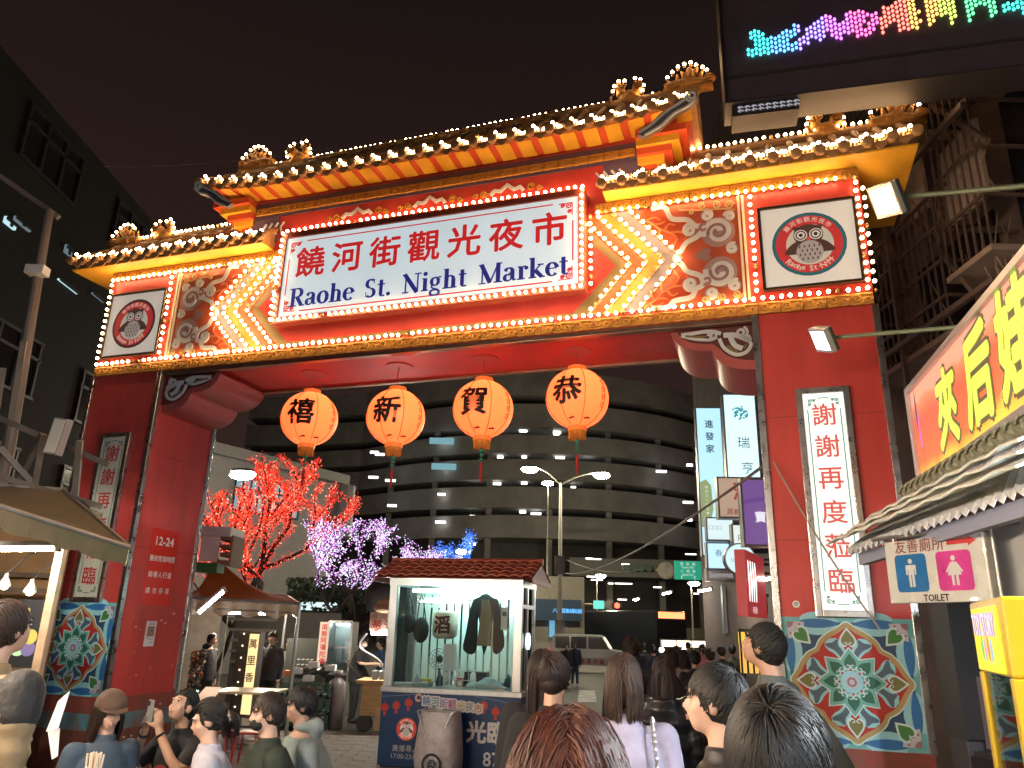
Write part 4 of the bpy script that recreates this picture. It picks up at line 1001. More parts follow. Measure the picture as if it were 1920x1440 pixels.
MB().box(cA.x+.25, cA.x+.7, cA.y-.40, cA.y-.1, .77, .81).build('red_tray', mat('red_plastic', (.40, .03, .03), .35), st)
MB().box(cA.x+.1, cA.x+.9, cA.y-.42, cA.y-.05, 0, .7).build('counter_front', mat('brown_board', (.10, .075, .06), .5), st)
# --- toilet sign
zt_ = at(1675, 1132, 4.6).z
ts, TW = frame_obj('toilet_sign', at(1675, 1132, 4.6), atz(1868, 1128, zt_), 'white toilet sign with blue man and pink woman pictograms on a pipe frame', 'sign')
TH = at(1659, 1018, 4.6).z - zt_
MB().box(0, TW, -.02, .06, 0, TH).build('sign_box', mat('wrapped_white_sign', (.62, .64, .60), .25, noise=.12, bump=.2, bscale=9, coat=.6), ts, bevel=.008)
def pic(cx, c, name, woman):
    h = .33*TW*.5; cz = TH*.47
    rr_ = [(cx + (h-.02)*sx + .02*math.cos(a), cz + (h*.98-.02)*sz + .02*math.sin(a)) for sx, sz, a0 in ((1, 1, 0), (-1, 1, 90), (-1, -1, 180), (1, -1, 270)) for a in (R(a0), R(a0+45), R(a0+90))]
    MB().poly(rr_, -.0225).build(name, mat(name, c, .3, noise=.25, nscale=7), ts)
    b = MB(); s = h*.9; b.poly(circle(cx, cz+.68*s, .15*s, n=14), -.0240)
    if woman:
        b.poly([(cx-.15*s, cz+.48*s), (cx+.15*s, cz+.48*s), (cx+.45*s, cz-.25*s), (cx-.45*s, cz-.25*s)], -.0240)
        for q in (-.14, .14): b.poly([(cx+(q-.08)*s, cz-.25*s), (cx+(q+.08)*s, cz-.25*s), (cx+(q+.08)*s, cz-.8*s), (cx+(q-.08)*s, cz-.8*s)], -.0240)
        for q in (-1, 1): b.strip([(cx+q*.16*s, cz+.42*s), (cx+q*.5*s, cz-.08*s)], .12*s, -.0245)
    else:
        b.poly([(cx-.36*s, cz+.46*s), (cx+.36*s, cz+.46*s), (cx+.36*s, cz-.1*s), (cx+.24*s, cz-.1*s), (cx+.24*s, cz+.2*s), (cx+.2*s, cz+.2*s), (cx+.2*s, cz-.8*s), (cx+.03*s, cz-.8*s), (cx+.03*s, cz-.1*s), (cx-.03*s, cz-.1*s), (cx-.03*s, cz-.8*s), (cx-.2*s, cz-.8*s), (cx-.2*s, cz+.2*s), (cx-.24*s, cz+.2*s), (cx-.24*s, cz-.1*s), (cx-.36*s, cz-.1*s)], -.0240)
    b.build('pictogram', mat('pictogram_grey', (.55, .58, .58), .4), ts)
pic(TW*.27, (.02, .16, .42), 'man_square', False); pic(TW*.70, (.60, .05, .30), 'woman_square', True)
MB().text('TOILET', TW*.49, TH*.075, .036, -.023, bold=.03).build('toilet_lettering', BLACK, ts)
b = MB().text('友善廁所', TW*.38, TH*.90, .078, -.023, bold=.01); b.build('chinese_lettering', mat('grey_red_print', (.22, .07, .07), .5), ts)
MB().poly([(TW*.66, TH*.86), (TW*.86, TH*.86), (TW*.86, TH*.82), (TW*.94, TH*.90), (TW*.86, TH*.97), (TW*.86, TH*.94), (TW*.66, TH*.94)], -.023).build('arrow', mat('red_print', (.48, .028, .03), .45), ts)
MB().tube([(-.12, .02, TH+.03), (TW+.5, .02, TH+.03)], .012).tube([(TW+.02, .02, TH+.03), (TW+.02, .02, -.05)], .010).tube([(.04, .02, TH+.03), (.04, .02, TH-.02)], .008).build('pipe_frame', GALV, ts)
# --- claw machine
zc = at(1836, 1440, 3.4).z
P0 = at(1838, 1258, 3.45); P1 = atz(1922, 1278, P0.z)
cm, CW = frame_obj('claw_machine', Vector((P0.x, P0.y, 0)), Vector((P1.x, P1.y, 0)), 'yellow claw machine with pink header lettering and teal plush inside, at right edge', 'claw machine')
CW = .62; zh = P0.z; ztop = at(1815, 1130, 3.45).z
YP = mat('yellow_machine_plastic', (.72, .50, .02), .3, noise=.1, coat=.4)
MB().box(-.03, CW+.03, 0, .8, zh, ztop).build('header_box', YP, cm, bevel=.012)
MB().box(.03, CW-.06, -.006, 0, zh+.01, ztop-.03).build('header_print', em('header_print', (.80, .72, .03), .75, 'NONE', base=(.5, .45, .02)), cm)
hb = MB().text('TOY STORY', CW*.46, zh+(ztop-zh)*.66, .088, -.0075, bold=.05, sx=.70); hb.build('header_lettering_edge', em('header_purple', (.30, .12, .45), .7, 'NONE'), cm)
MB().text('TOY STORY', CW*.46, zh+(ztop-zh)*.66, .088, -.0100, bold=.015, sx=.70).build('header_lettering', em('header_pink', (.95, .72, .85), .8, 'NONE'), cm)
for k, c in enumerate(((.1, .6, .2), (.85, .3, .6), (.9, .1, .1), (.2, .5, .9))): MB().poly(circle(CW*(.32+.10*k), zh+(ztop-zh)*(.34-.03*(k % 2)), .022, .05, n=14), -.0078).build('header_blob', em('header_blob_%d' % k, c, .7, 'NONE'), cm)
MB().box(-.03, .03, 0, .06, .0, zh).box(CW-.03, CW+.03, 0, .06, 0, zh).box(-.03, .03, .74, .8, 0, zh).box(CW-.03, CW+.03, .74, .8, 0, zh).build('corner_posts', YP, cm, bevel=.008)
MB().box(.03, CW-.03, .78, .795, .55, zh).build('back_panel', mat('machine_back', (.10, .14, .22), .3), cm)
MB().box(-.03, CW+.03, .0, .8, 0, .62).build('lower_cabinet', YP, cm, bevel=.012)
MB().box(.03, CW-.03, .012, .018, .62, zh).build('front_glass', GLASS, cm)
MB().box(-.012, -.006, .06, .74, .62, zh).build('side_glass', GLASS, cm)
MB().box(.035, .048, .03, .045, .66, zh-.03).build('led_strip', em('machine_led', (.55, .65, 1.), 1.6), cm)
MB().box(.06, CW-.06, .2, .6, zh-.05, zh-.02).build('claw_rail', STEELB, cm)
cl = MB(); cl.tube([(CW*.45, .4, zh-.05), (CW*.45, .4, zh-.22)], .008)
for k in range(3): a = 2*PI*k/3; cl.tube([(CW*.45, .4, zh-.22), (CW*.45+.07*math.cos(a), .4+.07*math.sin(a), zh-.28), (CW*.45+.05*math.cos(a), .4+.05*math.sin(a), zh-.36)], .008)
cl.build('claw', STEELB, cm)
def blob(parts, vox, smooth=True):
    """closed shapes fused into one continuous skin"""
    me = parts.mesh('b'); ob = bpy.data.objects.new('b', me); md = ob.modifiers.new('r', 'REMESH'); md.mode = 'VOXEL'; md.voxel_size = vox; md.use_smooth_shade = True
    sm = ob.modifiers.new('s', 'SMOOTH'); sm.factor = .5; sm.iterations = 4
    out = eval_mesh(ob); bpy.data.objects.remove(ob); bpy.data.meshes.remove(me); return out
PL = mat('teal_plush', (.08, .50, .50), .9, noise=.2, bump=.3, bscale=200)
for k, (x, y, z, s, m) in enumerate(((.22, .25, .62, 1., PL), (.45, .35, .62, .9, mat('pink_plush', (.60, .28, .36), .9, bump=.3, bscale=200)), (.30, .55, .62, 1., mat('white_plush', (.62, .60, .58), .9, bump=.3, bscale=200)), (.36, .18, .62, .8, PL))):
    b = MB(); b.ball((0, 0, .08), .10); b.ball((0, -.01, .22), .085); b.ball((-.06, 0, .30), .03); b.ball((.06, 0, .30), .03); b.ball((-.1, -.03, .11), .04); b.ball((.1, -.03, .11), .04); b.ball((.05, -.08, .03), .045); b.ball((-.05, -.08, .03), .045)
    o = link(blob(b, .016), 'plush_toy', m, None, cm.matrix_basis @ Vector((x, y, z)), smooth=True); o.scale = (s, s, s)
    tag(o, ('teal plush toy at the front left inside the claw machine', 'pink plush toy inside the claw machine', 'white plush toy at the back of the claw machine', 'small teal plush toy beside the pink one in the claw machine')[k], 'plush toy', 'plush toys in the claw machine')
# --- flood lamps on arms
for k, (hx, hy, ax, ay, Y, s, lab) in enumerate(((1668, 372, 1960, 345, 5.0, 1.0, 'white LED flood lamp on a long arm in front of the right owl board'), (1548, 634, 1812, 612, 5.6, .8, 'smaller white LED flood lamp on an arm in front of the right pillar'))):
    hp = at(hx, hy, Y); f = thing('flood_lamp', lab, 'lamp', hp, R(-18), 'flood lamps on the right')
    ap = at(ax, ay, Y - .75) - hp; ap = Matrix.Rotation(R(18), 3, 'Z') @ ap
    MB().tube([(.07*s, 0, .0), ap], .016*s+.004).build('arm', mat('olive_arm', (.16, .19, .12), .5, .4), f)
    hm = Vector((-.86, -.20, -.45)).to_track_quat('-Z', 'Y').to_matrix() @ Matrix.Rotation(R(25), 3, 'Z')
    h4 = hm.to_4x4(); a, c, t = .155*s, .125*s, .028*s
    MB().box(-a, a, -c, c, -.012, .02, h4).build('housing', mat('lamp_housing', (.10, .12, .11), .4, .6), f, bevel=.004)
    MB().box(-a, -a+t, -c, c, -.05, -.012, h4).box(a-t, a, -c, c, -.05, -.012, h4).box(-a+t, a-t, -c, -c+t, -.05, -.012, h4).box(-a+t, a-t, c-t, c, -.05, -.012, h4).build('reflector', mat('bright_reflector', (.75, .82, .80), .25, .6), f)
    MB().box(-a+t, a-t, -c+t, c-t, -.018, -.0125, h4).build('lamp_face', em('flood_glow', (.82, 1., .97), 26.), f)
# ================================================================== LEFT SIDE
def atx(px, py, X):
    d = _f0 + _rt*((px-960)/FPX) - _up*((py-720)/FPX); return Vector((0, 0, CAMH)) + d*(X/d.x)
DKWIN = mat('dark_window', (.02, .02, .024), .12)
ap = thing('apartment_building', 'tall dark apartment block with a few lit windows at the left edge', 'building', (-9.5, 8, 0))
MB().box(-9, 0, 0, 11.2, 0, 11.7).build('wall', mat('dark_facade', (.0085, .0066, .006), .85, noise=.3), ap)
WF = mat('grey_window_frame', (.035, .033, .033), .5); LITW = em('lit_window', (.55, .85, .88), .75); LITD = em('dim_window', (.30, .42, .48), .30)
PANES = [(113, 522, 148, 552, LITW), (14, 405, 30, 432, LITW), (30, 412, 60, 428, LITD), (176, 548, 197, 568, LITD), (127, 458, 135, 482, LITD)]
RECT = []
for (x0, y0, x1, y1, m_) in PANES:
    a_, b_ = atx(x0, y0, -9.44), atx(x1, y1, -9.44); RECT.append((min(a_.y, b_.y)-8, max(a_.y, b_.y)-8, min(a_.z, b_.z), max(a_.z, b_.z), m_))
for fl in range(5):
    for k in range(3):
        y = 1.0 + 3.5*k; z = 1.6 + 2.15*fl
        if any(y-.8 < r[1] and y+2.7 > r[0] and z-.9 < r[3] and z+1.6 > r[2] for r in RECT): continue
        wn = MB().box(-.01, .012, y, y+1.9, z, z+1.1).build('window', DKWIN, ap)
        f = MB()
        for yy in (y, y+.62, y+1.25, y+1.87): f.box(.01, .06, yy-.03, yy+.03, z, z+1.1)
        for zz in (z-.03, z+.75, z+1.1): f.box(.01, .06, y-.05, y+1.95, zz-.03, zz+.03)
        f.build('window_frame', WF, wn)
        if fl == 3: MB().box(.0, .4, y-.1, y+2.0, z-.35, z-.05).build('balcony', mat('balcony_concrete', (.03, .028, .028), .8, noise=.3), ap)
for (y0, y1, z0, z1, m_) in RECT:
    o = MB().box(.0, .055, y0, y1, z0, z1).build('lit_window', m_, ap)
    MB().box(.05, .08, (y0+y1)/2-.03, (y0+y1)/2+.03, z0, z1).box(.05, .082, y0, y1, z0*.3+z1*.7-.03, z0*.3+z1*.7+.03).build('window_bars', BLACK, o)
# roadside pole
pl = thing('utility_pole', 'slim grey utility pole with a crossarm before the dark apartment block', 'pole', (0, 0, 0))
p0, p1 = at(92, 395, 9.2), at(14, 850, 9.2)
MB().tube([(p1.x-.1, p1.y, 0), (p1.x, p1.y, p1.z), (p0.x, p0.y, p0.z)], [.10, .08, .06], 12).build('shaft', mat('grey_pole', (.13, .115, .11), .6), pl)
MB().bar(at(-20, 318, 9.0), at(110, 408, 9.3), .07).build('crossarm', mat('grey_pole', (.13, .115, .11), .6), pl)
MB().box(-.12, .12, -.08, .08, -.06, .06, Matrix.Translation(at(70, 508, 9.1))).build('junction_box', WHITE, pl)
# steel frame above the stall
sf = thing('rooftop_steel_frame', 'bare steel frame of a rooftop above the left food stall', 'frame')
b = MB()
for (x0, y0, x1, y1) in ((-30, 772, 205, 872), (-30, 885, 190, 950), (82, 815, 66, 908), (82, 815, 34, 900), (150, 826, 140, 940), (0, 840, 60, 905), (5, 690, -10, 790), (45, 640, 20, 800)): b.bar(at(x0, y0, 7.4), at(x1, y1, 7.6), .055)
b.build('steel_bars', mat('weathered_steel', (.17, .14, .12), .55, .4, noise=.4), sf)
bm_ = MB()
for k in range(5): bm_.bar(at(-30, 905+6*k, 7.6), at(150+10*k, 950+4*k, 7.8), .04)
bm_.build('roof_battens', mat('old_timber', (.13, .09, .065), .8, noise=.4), sf)
wb_ = thing('blank_lightbox', 'small blank white lightbox leaning on the steel frame left of the gate', 'sign', at(110, 817, 7.3), R(-18))
MB().box(-.085, .085, -.04, .04, -.19, .17, Matrix.Rotation(R(9), 4, 'Y')).build('case', mat('lightbox_case', (.3, .28, .26), .5), wb_)
MB().box(-.07, .07, -.046, -.04, -.175, .155, Matrix.Rotation(R(9), 4, 'Y')).build('face', mat('lightbox_white', (.75, .70, .62), .5), wb_)
# canvas awning of the left stall
CANV = mat('brown_canvas', (.17, .125, .075), .75, noise=.4, nscale=3, c2=(.10, .10, .05), bump=.15, bscale=120)
aw2 = thing('canvas_awning', 'sagging brown green canvas awning over the left food stall', 'awning')
T0, T1 = at(243, 1026, 6.2), at(-60, 930, 5.2); K0, K1 = at(118, 918, 7.6), at(-80, 905, 7.2)
b = MB(); N, Mm = 16, 8
for i in range(N+1):
    for j in range(Mm+1):
        u, v = i/N, j/Mm; p = T0.lerp(T1, u).lerp(K0.lerp(K1, u), v); p = p + Vector((0, 0, -.06*math.sin(PI*u)*math.sin(PI*v) + .012*mnoise.noise((u*9, v*5, 1)))); b.v.append(tuple(p))
for i in range(N):
    for j in range(Mm): a = i*(Mm+1)+j; b.f.append((a, a+1, a+Mm+2, a+Mm+1))
b.build('canvas_top', CANV, aw2, smooth=True)
b = MB()
for i in range(N*2+1):
    u = i/N/2; p = T0.lerp(T1, u) + Vector((0, 0, -.06*math.sin(PI*u)*0)); s_ = .015*math.sin(u*40); b.v += [tuple(p), tuple(p + Vector((s_, -.02+s_, -.15 + .012*math.sin(u*25))))]
for i in range(N*2): b.f.append((2*i, 2*i+2, 2*i+3, 2*i+1))
e0 = T0 + Vector((0, 0, -.15)); b.add([T0, K0, K0 + Vector((0, 0, -.12)), e0], [(0, 1, 2, 3)])
b.build('canvas_valance', CANV, aw2)
MB().tube([T0, T1], .018).tube([T0, K0], .018).tube([K0, K1], .02).build('awning_frame', GALV, aw2)
# stall body behind the left diners
fs = thing('food_stall', 'open food stall with timber back wall and black menu board under the canvas awning', 'stall')
c0 = at(112, 1050, 7.0)
MB().box(c0.x-.035, c0.x+.035, c0.y-.035, c0.y+.035, 0, c0.z+.15).build('post', mat('painted_post', (.45, .30, .20), .4, .5, noise=.3), fs)
MB().box(c0.x-4.0, at(92, 1200, 8.75).x, 8.75, 8.80, 0, 2.75).build('back_wall', mat('stall_plywood', (.34, .19, .09), .7, noise=.4, nscale=2), fs)
MB().box(c0.x-3.2, at(85, 1200, 8.2).x, 8.2, 8.24, 2.05, 2.10).box(c0.x-3.2, at(85, 1200, 8.5).x, 8.5, 8.54, 2.22, 2.27).build('shelf_rail', mat('old_timber', (.13, .09, .065), .8, noise=.4), fs)
m0, m1 = at(-30, 1250, 7.2), at(86, 1125, 7.2)
mb_ = MB().box(m0.x, m1.x, 7.2, 7.25, m0.z, m1.z).build('menu_board', mat('menu_black', (.012, .012, .014), .4), fs)
for k, c in enumerate(((.25, .45, .25), (.10, .08, .20), (.05, .22, .10), (.30, .26, .06))): MB().poly(circle(m1.x-.16+.09*(k % 2), m0.z+.16+.10*(k//2), .065, n=18), 7.196-.001*k).build('menu_spot', mat('menu_spot_%d' % k, c, .5), mb_)
tx = MB()
for r_ in range(3):
    for k in range(3): tx.text('魚丸湯麵飯肉羹米粉'[r_*3+k] if 0 else '口', m1.x-.30+.07*k, m1.z-.10-.07*r_, .045, 7.196) if 0 else tx.strip([(m1.x-.33+.08*k, m1.z-.10-.07*r_), (m1.x-.28+.08*k, m1.z-.085-.07*r_)], .03, 7.196)
tx.build('menu_marks', mat('menu_gold', (.30, .24, .08), .5), mb_)
MB().box(m0.x-.6, at(70, 1300, 7.9).x, 7.3, 7.9, 0, .95).build('stall_counter', mat('steel_counter', (.35, .34, .33), .35, .7, noise=.2), fs)
for k in range(5): MB().lathe([(.05, 0), (.07, .02), (.06, .15), (.02, .18)], 10, (at(60, 1300, 7.6).x-.1-.32*k, 7.6, .95)).build('seasoning_jar', (STEELB, mat('cream_jar', (.6, .5, .35), .4))[k % 2], fs)
for (px, py) in ((58, 1101), (10, 1090)):
    lp = at(px, py, 7.1); l = thing('work_lamp', 'small white clip lamp over the left stall counter' if px > 30 else 'white clip lamp nearest the left edge over the stall', 'lamp', lp, 0, 'clip lamps of the left stall')
    MB().lathe([(.055, -.05), (.05, -.02), (.02, .04), (.015, .07)], 14).build('lamp_shade', WHITE, l, smooth=True); MB().ball((0, 0, -.04), .035).build('lamp_bulb', em('lamp_bulb_glow', (1., .80, .55), 9.), l, smooth=True); MB().tube([(0, 0, .07), (.1, .1, .25), (.1, .3, .3)], .006).build('lamp_arm', DARKMET, l)
# tube lamps: the market street is lined with them on both sides, also behind the camera
def tube_lamp(c, L, rz, m, lab, tilt=0., pw=None, group='tube lamps of the stalls'):
    t = thing('tube_lamp', lab, 'lamp', c, rz, group); rm = Matrix.Rotation(tilt, 4, 'Y')
    MB().box(-L/2, L/2, -.03, .03, .02, .06, rm).build('fixture', WHITE, t)
    q = MB().tube([rm @ Vector((-L/2+.03, 0, 0)), rm @ Vector((L/2-.03, 0, 0))], .016, 8).build('tube', m, t)
    MB().box(-L/2, -L/2+.03, -.02, .02, -.02, .02, rm).box(L/2-.03, L/2, -.02, .02, -.02, .02, rm).build('end_caps', WHITE, t)
    return t
sr = thing('added_light_screen', 'added unseen board wall and canopy screening the apartment block from the left tube lamps', 'stall')  # unseen wall and canopy added to keep tube light off the apartment block
MB().box(-4.3, -4.25, -10, 3.5, 0, 3.7).build('back_wall', mat('stall_plywood', (.34, .19, .09), .7, noise=.4, nscale=2), sr); MB().box(-4.25, -3.27, -10, 3.5, 3.12, 3.18).build('canopy', CANV, sr)
WARMT = em('market_tube_warm', (1., .80, .60), 1250.); COOLT = em('market_tube_cool', (.86, .95, 1.), 950.)
tube_lamp(at(4, 1030, 6.1), 1.2, R(-20), em('visible_tube', (1., .92, .74), 420.), 'lit tube lamp under the canvas awning at the left edge')
for k, (x, y, z) in enumerate(((-3.2, 3.2, 2.9), (-3.2, .6, 2.9), (-3.2, -2., 2.9), (-3.1, -5., 2.9), (-3.2, -8, 2.9))):
    tube_lamp(Vector((x, y, z)), 1.2, PI/2, WARMT, 'warm tube lamp over the left stall row, %s from the gate' % ('first', 'second', 'third', 'fourth', 'fifth')[k])
for k, (x, y, z) in enumerate(((2.75, 2.5, 2.7), (2.9, -.8, 2.75), (3.0, -3.4, 2.8), (3.0, -6.5, 2.8))):
    tube_lamp(Vector((x, y, z)), 1.2, PI/2, COOLT, 'cool tube lamp over the right stall row, %s from the gate' % ('first', 'second', 'third', 'fourth')[k])

SHOPT = em('shop_tube', (1., .95, .85), 170.)
for k, (y, z) in enumerate(((13.2, 2.7), (17., 2.7), (21., 2.8), (26., 2.8))): tube_lamp(Vector((4.3, y, z)), 1.2, PI/2, SHOPT, 'tube lamp over the right shop fronts beyond the gate, %s from the pillar' % ('first', 'second', 'third', 'fourth')[k])
# ================================================================== BEHIND THE GATE
# --- pale hall with lit windows
zt = at(400, 833, 27).z; h0, h1 = at(400, 833, 27), atz(641, 893, zt)
hl, HW = frame_obj('pale_hall', Vector((h0.x, h0.y, 0)), Vector((h1.x, h1.y, 0)), 'pale grey hall with two rows of lit windows behind the red tree', 'building')
MB().box(-8, HW, 0, 12, 0, zt).build('wall', mat('pale_render', (.44, .42, .40), .8, noise=.15), hl)
MB().box(-8, HW+.25, -.25, 0, zt-.35, zt+.05).build('parapet', mat('pale_render2', (.40, .38, .36), .8), hl)
MB().tube([(HW+.2, -.2, zt-.4), (HW+.2, -.2, zt-2.6)], .35).build('downpipe', mat('pale_render', (.44, .42, .40), .8), hl)
CY = em('teal_lit_pane', (.16, .42, .46), .7)
for (x0, y0, x1, y1) in ((442, 888, 494, 942), (506, 902, 557, 946)):
    a = hl.matrix_basis.inverted() @ at(x0, y0, h0.y); xa, xb = HW*(x0-400)/241, HW*(x1-400)/241
    za = zt*1. - (y0-833-(x0-400)*.25)*.0213; zb_ = za - 1.25
    wn = MB().box(xa, xb, -.03, 0, zb_, za).build('window', CY, hl); f = MB()
    for k in range(5): f.box(xa+(xb-xa)*k/4-.03, xa+(xb-xa)*k/4+.03, -.07, -.03, zb_, za)
    for z in (zb_, zb_*.35+za*.65, za): f.box(xa, xb, -.075, -.03, z-.035, z+.035)
    f.build('window_frame', BLACK, wn)
# --- spiral car park
cp = thing('spiral_car_park', 'round concrete car park with stacked curved ramps far behind the gate', 'building', (0, 0, 0))
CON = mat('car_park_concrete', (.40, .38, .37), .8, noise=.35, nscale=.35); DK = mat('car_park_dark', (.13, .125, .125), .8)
cc = at(1000, 1100, 104); RAD = 26.
def arc_pts():
    pts = []
    for k in range(33): a = R(232) - R(150)*k/32 ; pts.append((cc.x + RAD*math.cos(a+PI*0+R(90)*0), cc.y + RAD*math.sin(a)))
    return pts
ring = [(cc.x + RAD*math.sin(R(-44+3.5*k)), cc.y - RAD*math.cos(R(-44+3.5*k))) for k in range(32)]
lw = [(cc.x-36, cc.y-13.0), (cc.x-27, cc.y-14.5), (cc.x-21, cc.y-16.5)]; rw = [(cc.x + RAD + 30, cc.y + 12.), (cc.x + RAD + 60, cc.y + 24)]
path = lw + ring + rw
def zlev(y_at): return at(1000, y_at, cc.y-RAD).z
levels = [zlev(y) for y in (1019, 962, 908, 857, 811, 752)]
for j, z in enumerate(levels):
    up = levels[j+1] if j+1 < len(levels) else z + 3.6
    b = MB(); hb = (up-z)*.74; z0 = z + (up-z)*.18
    for (x, y) in path: b.v += [(x, y, z0), (x, y, z0+hb), (x, y+.4, z0+hb), (x, y+6, z0)]
    for i in range(len(path)-1):
        for m_ in range(4): a, c = i*4+m_, i*4+(m_+1) % 4; b.f.append((a, c, c+4, a+4))
    b.build('ramp_band', CON, cp)
b = MB()
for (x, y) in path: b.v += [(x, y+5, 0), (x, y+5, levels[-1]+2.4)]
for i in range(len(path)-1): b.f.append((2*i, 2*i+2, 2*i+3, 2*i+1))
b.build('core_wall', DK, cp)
b = MB()
for i in range(0, len(path), 4): x, y = path[i]; b.box(x-.3, x+.3, y+.8, y+1.4, 0, levels[-1])
b.split('column', CON, cp)
lt = MB(); lr = random.Random(5)
for (px, py) in ((702, 848), (712, 852), (700, 895), (732, 901), (735, 948), (830, 826), (832, 878), (828, 927), (826, 979), (890, 815), (886, 916), (886, 968), (936, 808), (938, 857), (932, 907), (981, 808), (983, 857), (983, 906), (980, 960), (1005, 963), (1043, 811), (1047, 868), (1050, 858), (1043, 816), (884, 1020), (1100, 868), (1075, 914), (1290, 942), (1292, 975), (1293, 872), (1240, 884)):
    p = at(px, py, cc.y - RAD*.94); w_ = lr.uniform(.25, .55); lt.box(p.x-w_, p.x+w_, p.y-.1, p.y+.1, p.z-.11, p.z+.11)
lt.build('ceiling_lights', em('car_park_light', (.95, .95, .88), 4., 'NONE'), cp, kind='stuff')
for (px, py) in ((828, 826), (832, 874)):
    p = at(px, py, cc.y-RAD*.95); MB().box(p.x-1.3, p.x+1.3, p.y, p.y+.2, p.z-.35, p.z+.3).build('lit_opening', em('car_park_teal', (.20, .42, .48), .7, 'NONE'), cp)
# --- trees wrapped in string lights
def light_tree(loc, trunk, spread, height, width, seed, cols, nled, lab, led_r, up=.55, zmin=2.75):
    r_ = random.Random(seed); T = thing('tree', lab, 'tree', loc, 0, 'trees wrapped in string lights'); tb = MB(); segs = []
    def grow(p, d, L, rad, depth):
        pts = [p]; q = p
        for k in range(3):
            d = (d + Vector((r_.uniform(-.22, .22), r_.uniform(-.22, .22), r_.uniform(-.05, .20)))).normalized(); q2 = q + d*L/3; segs.append((q, q2, depth)); q = q2; pts.append(q)
        tb.tube(pts, [rad, rad*.88, rad*.76, rad*.62], 6 if depth < 3 else 4, False)
        if depth >= 5: return
        for k in range(r_.choice((2, 3, 3)) if depth < 4 else 2):
            nd = (d + Vector((r_.uniform(-1, 1)*spread*(1.7 if depth < 2 else 1), r_.uniform(-1, 1)*spread*(1.4 if depth < 2 else 1), r_.uniform(-.45, .9)*up))).normalized(); grow(q, nd, L*r_.uniform(.62, .84), rad*.6, depth+1)
    grow(Vector((0, 0, 0)), Vector((.05, 0, 1)), trunk, .11, 0)
    xs_ = sorted(p.x for s_ in segs for p in s_[:2]); zs_ = max(p.z for s_ in segs for p in s_[:2]); n_ = len(xs_)//25; kx = width/(xs_[-n_]-xs_[n_]); kz = height/zs_; mx = (xs_[-n_]+xs_[n_])/2
    fx = lambda p: Vector(((p[0] - mx*min(1, p[2]/trunk))*kx, p[1]*kx, p[2]*kz))
    tb.v = [tuple(fx(v)) for v in tb.v]; segs = [(fx(a), fx(c), d) for a, c, d in segs]
    tb.build('trunk', mat('dark_bark', (.05, .035, .03), .85, noise=.4), T)
    ms = [MB() for _ in cols]; w_ = [s for s in segs if s[2] >= 1]; wt = [(s[1]-s[0]).length for s in w_]
    for k in range(nled):
        a, c, dp = r_.choices(w_, wt)[0]; t = r_.random(); p = a.lerp(c, t) + Vector((r_.gauss(0, .05), r_.gauss(0, .05), r_.gauss(0, .05)))
        if p.z < zmin: continue
        ms[r_.choices(range(len(cols)), [c_[2] for c_ in cols])[0]].ball(p, led_r*r_.uniform(.8, 1.35), 4, 2)
    ld = None
    for i, m_ in enumerate(ms):
        if m_.v: m_.build('string_lights', em('led_' + cols[i][0], cols[i][1], cols[i][3]*.50, 'NONE'), T, kind='stuff')
    return T
RC = (('red', (1., .028, .014), .64, 1.7), ('orange', (1., .10, .04), .28, 2.2), ('pale_red', (1., .42, .26), .08, 3.2))
light_tree(at(510, 1260, 19.5).xy.to_3d(), 1.45, 1.0, 5.75, 2.75, 21, RC, 13000, 'bare tree densely wrapped in red string lights beside the pale hall', .0150)
light_tree(at(395, 1260, 21.5).xy.to_3d(), 1.5, .9, 5.3, 2.2, 5, RC, 3200, 'red lit tree half hidden behind the left pillar', .018)
light_tree(at(702, 1250, 21.).xy.to_3d(), 1.15, 1.0, 4.45, 3.7, 33, (('lilac', (.70, .50, 1.), .45, 2.4), ('white', (.92, .90, 1.), .32, 3.), ('magenta', (.80, .12, .85), .23, 2.2)), 7000, 'tree wrapped in white and purple string lights left of the booth roof', .0150)
light_tree(at(850, 1240, 30).xy.to_3d(), 1.5, .9, 5.4, 1.7, 8, (('blue', (.03, .16, 1.), .75, 2.4), ('ice', (.35, .6, 1.), .25, 2.6)), 2600, 'smaller tree wrapped in blue string lights behind the booth roof', .021)
b = MB(); r_ = random.Random(2)
for k in range(2600):
    p = at(r_.uniform(540, 760), r_.uniform(1085, 1150), 25 + r_.uniform(-1.5, 1.5)); s = r_.uniform(.06, .14); n_ = Vector((r_.gauss(0, 1), r_.gauss(0, 1), r_.gauss(0, 1))).normalized(); t1 = n_.orthogonal().normalized()*s; t2 = n_.cross(t1).normalized()*s*.6
    b.add([p-t1, p+t2, p+t1, p-t2], [(0, 1, 2, 3)])
hg = b.build('hedge', mat('dark_foliage', (.035, .055, .025), .7)); tag(hg, 'dark leafy hedge mass under the lit trees', 'hedge', kind='stuff')
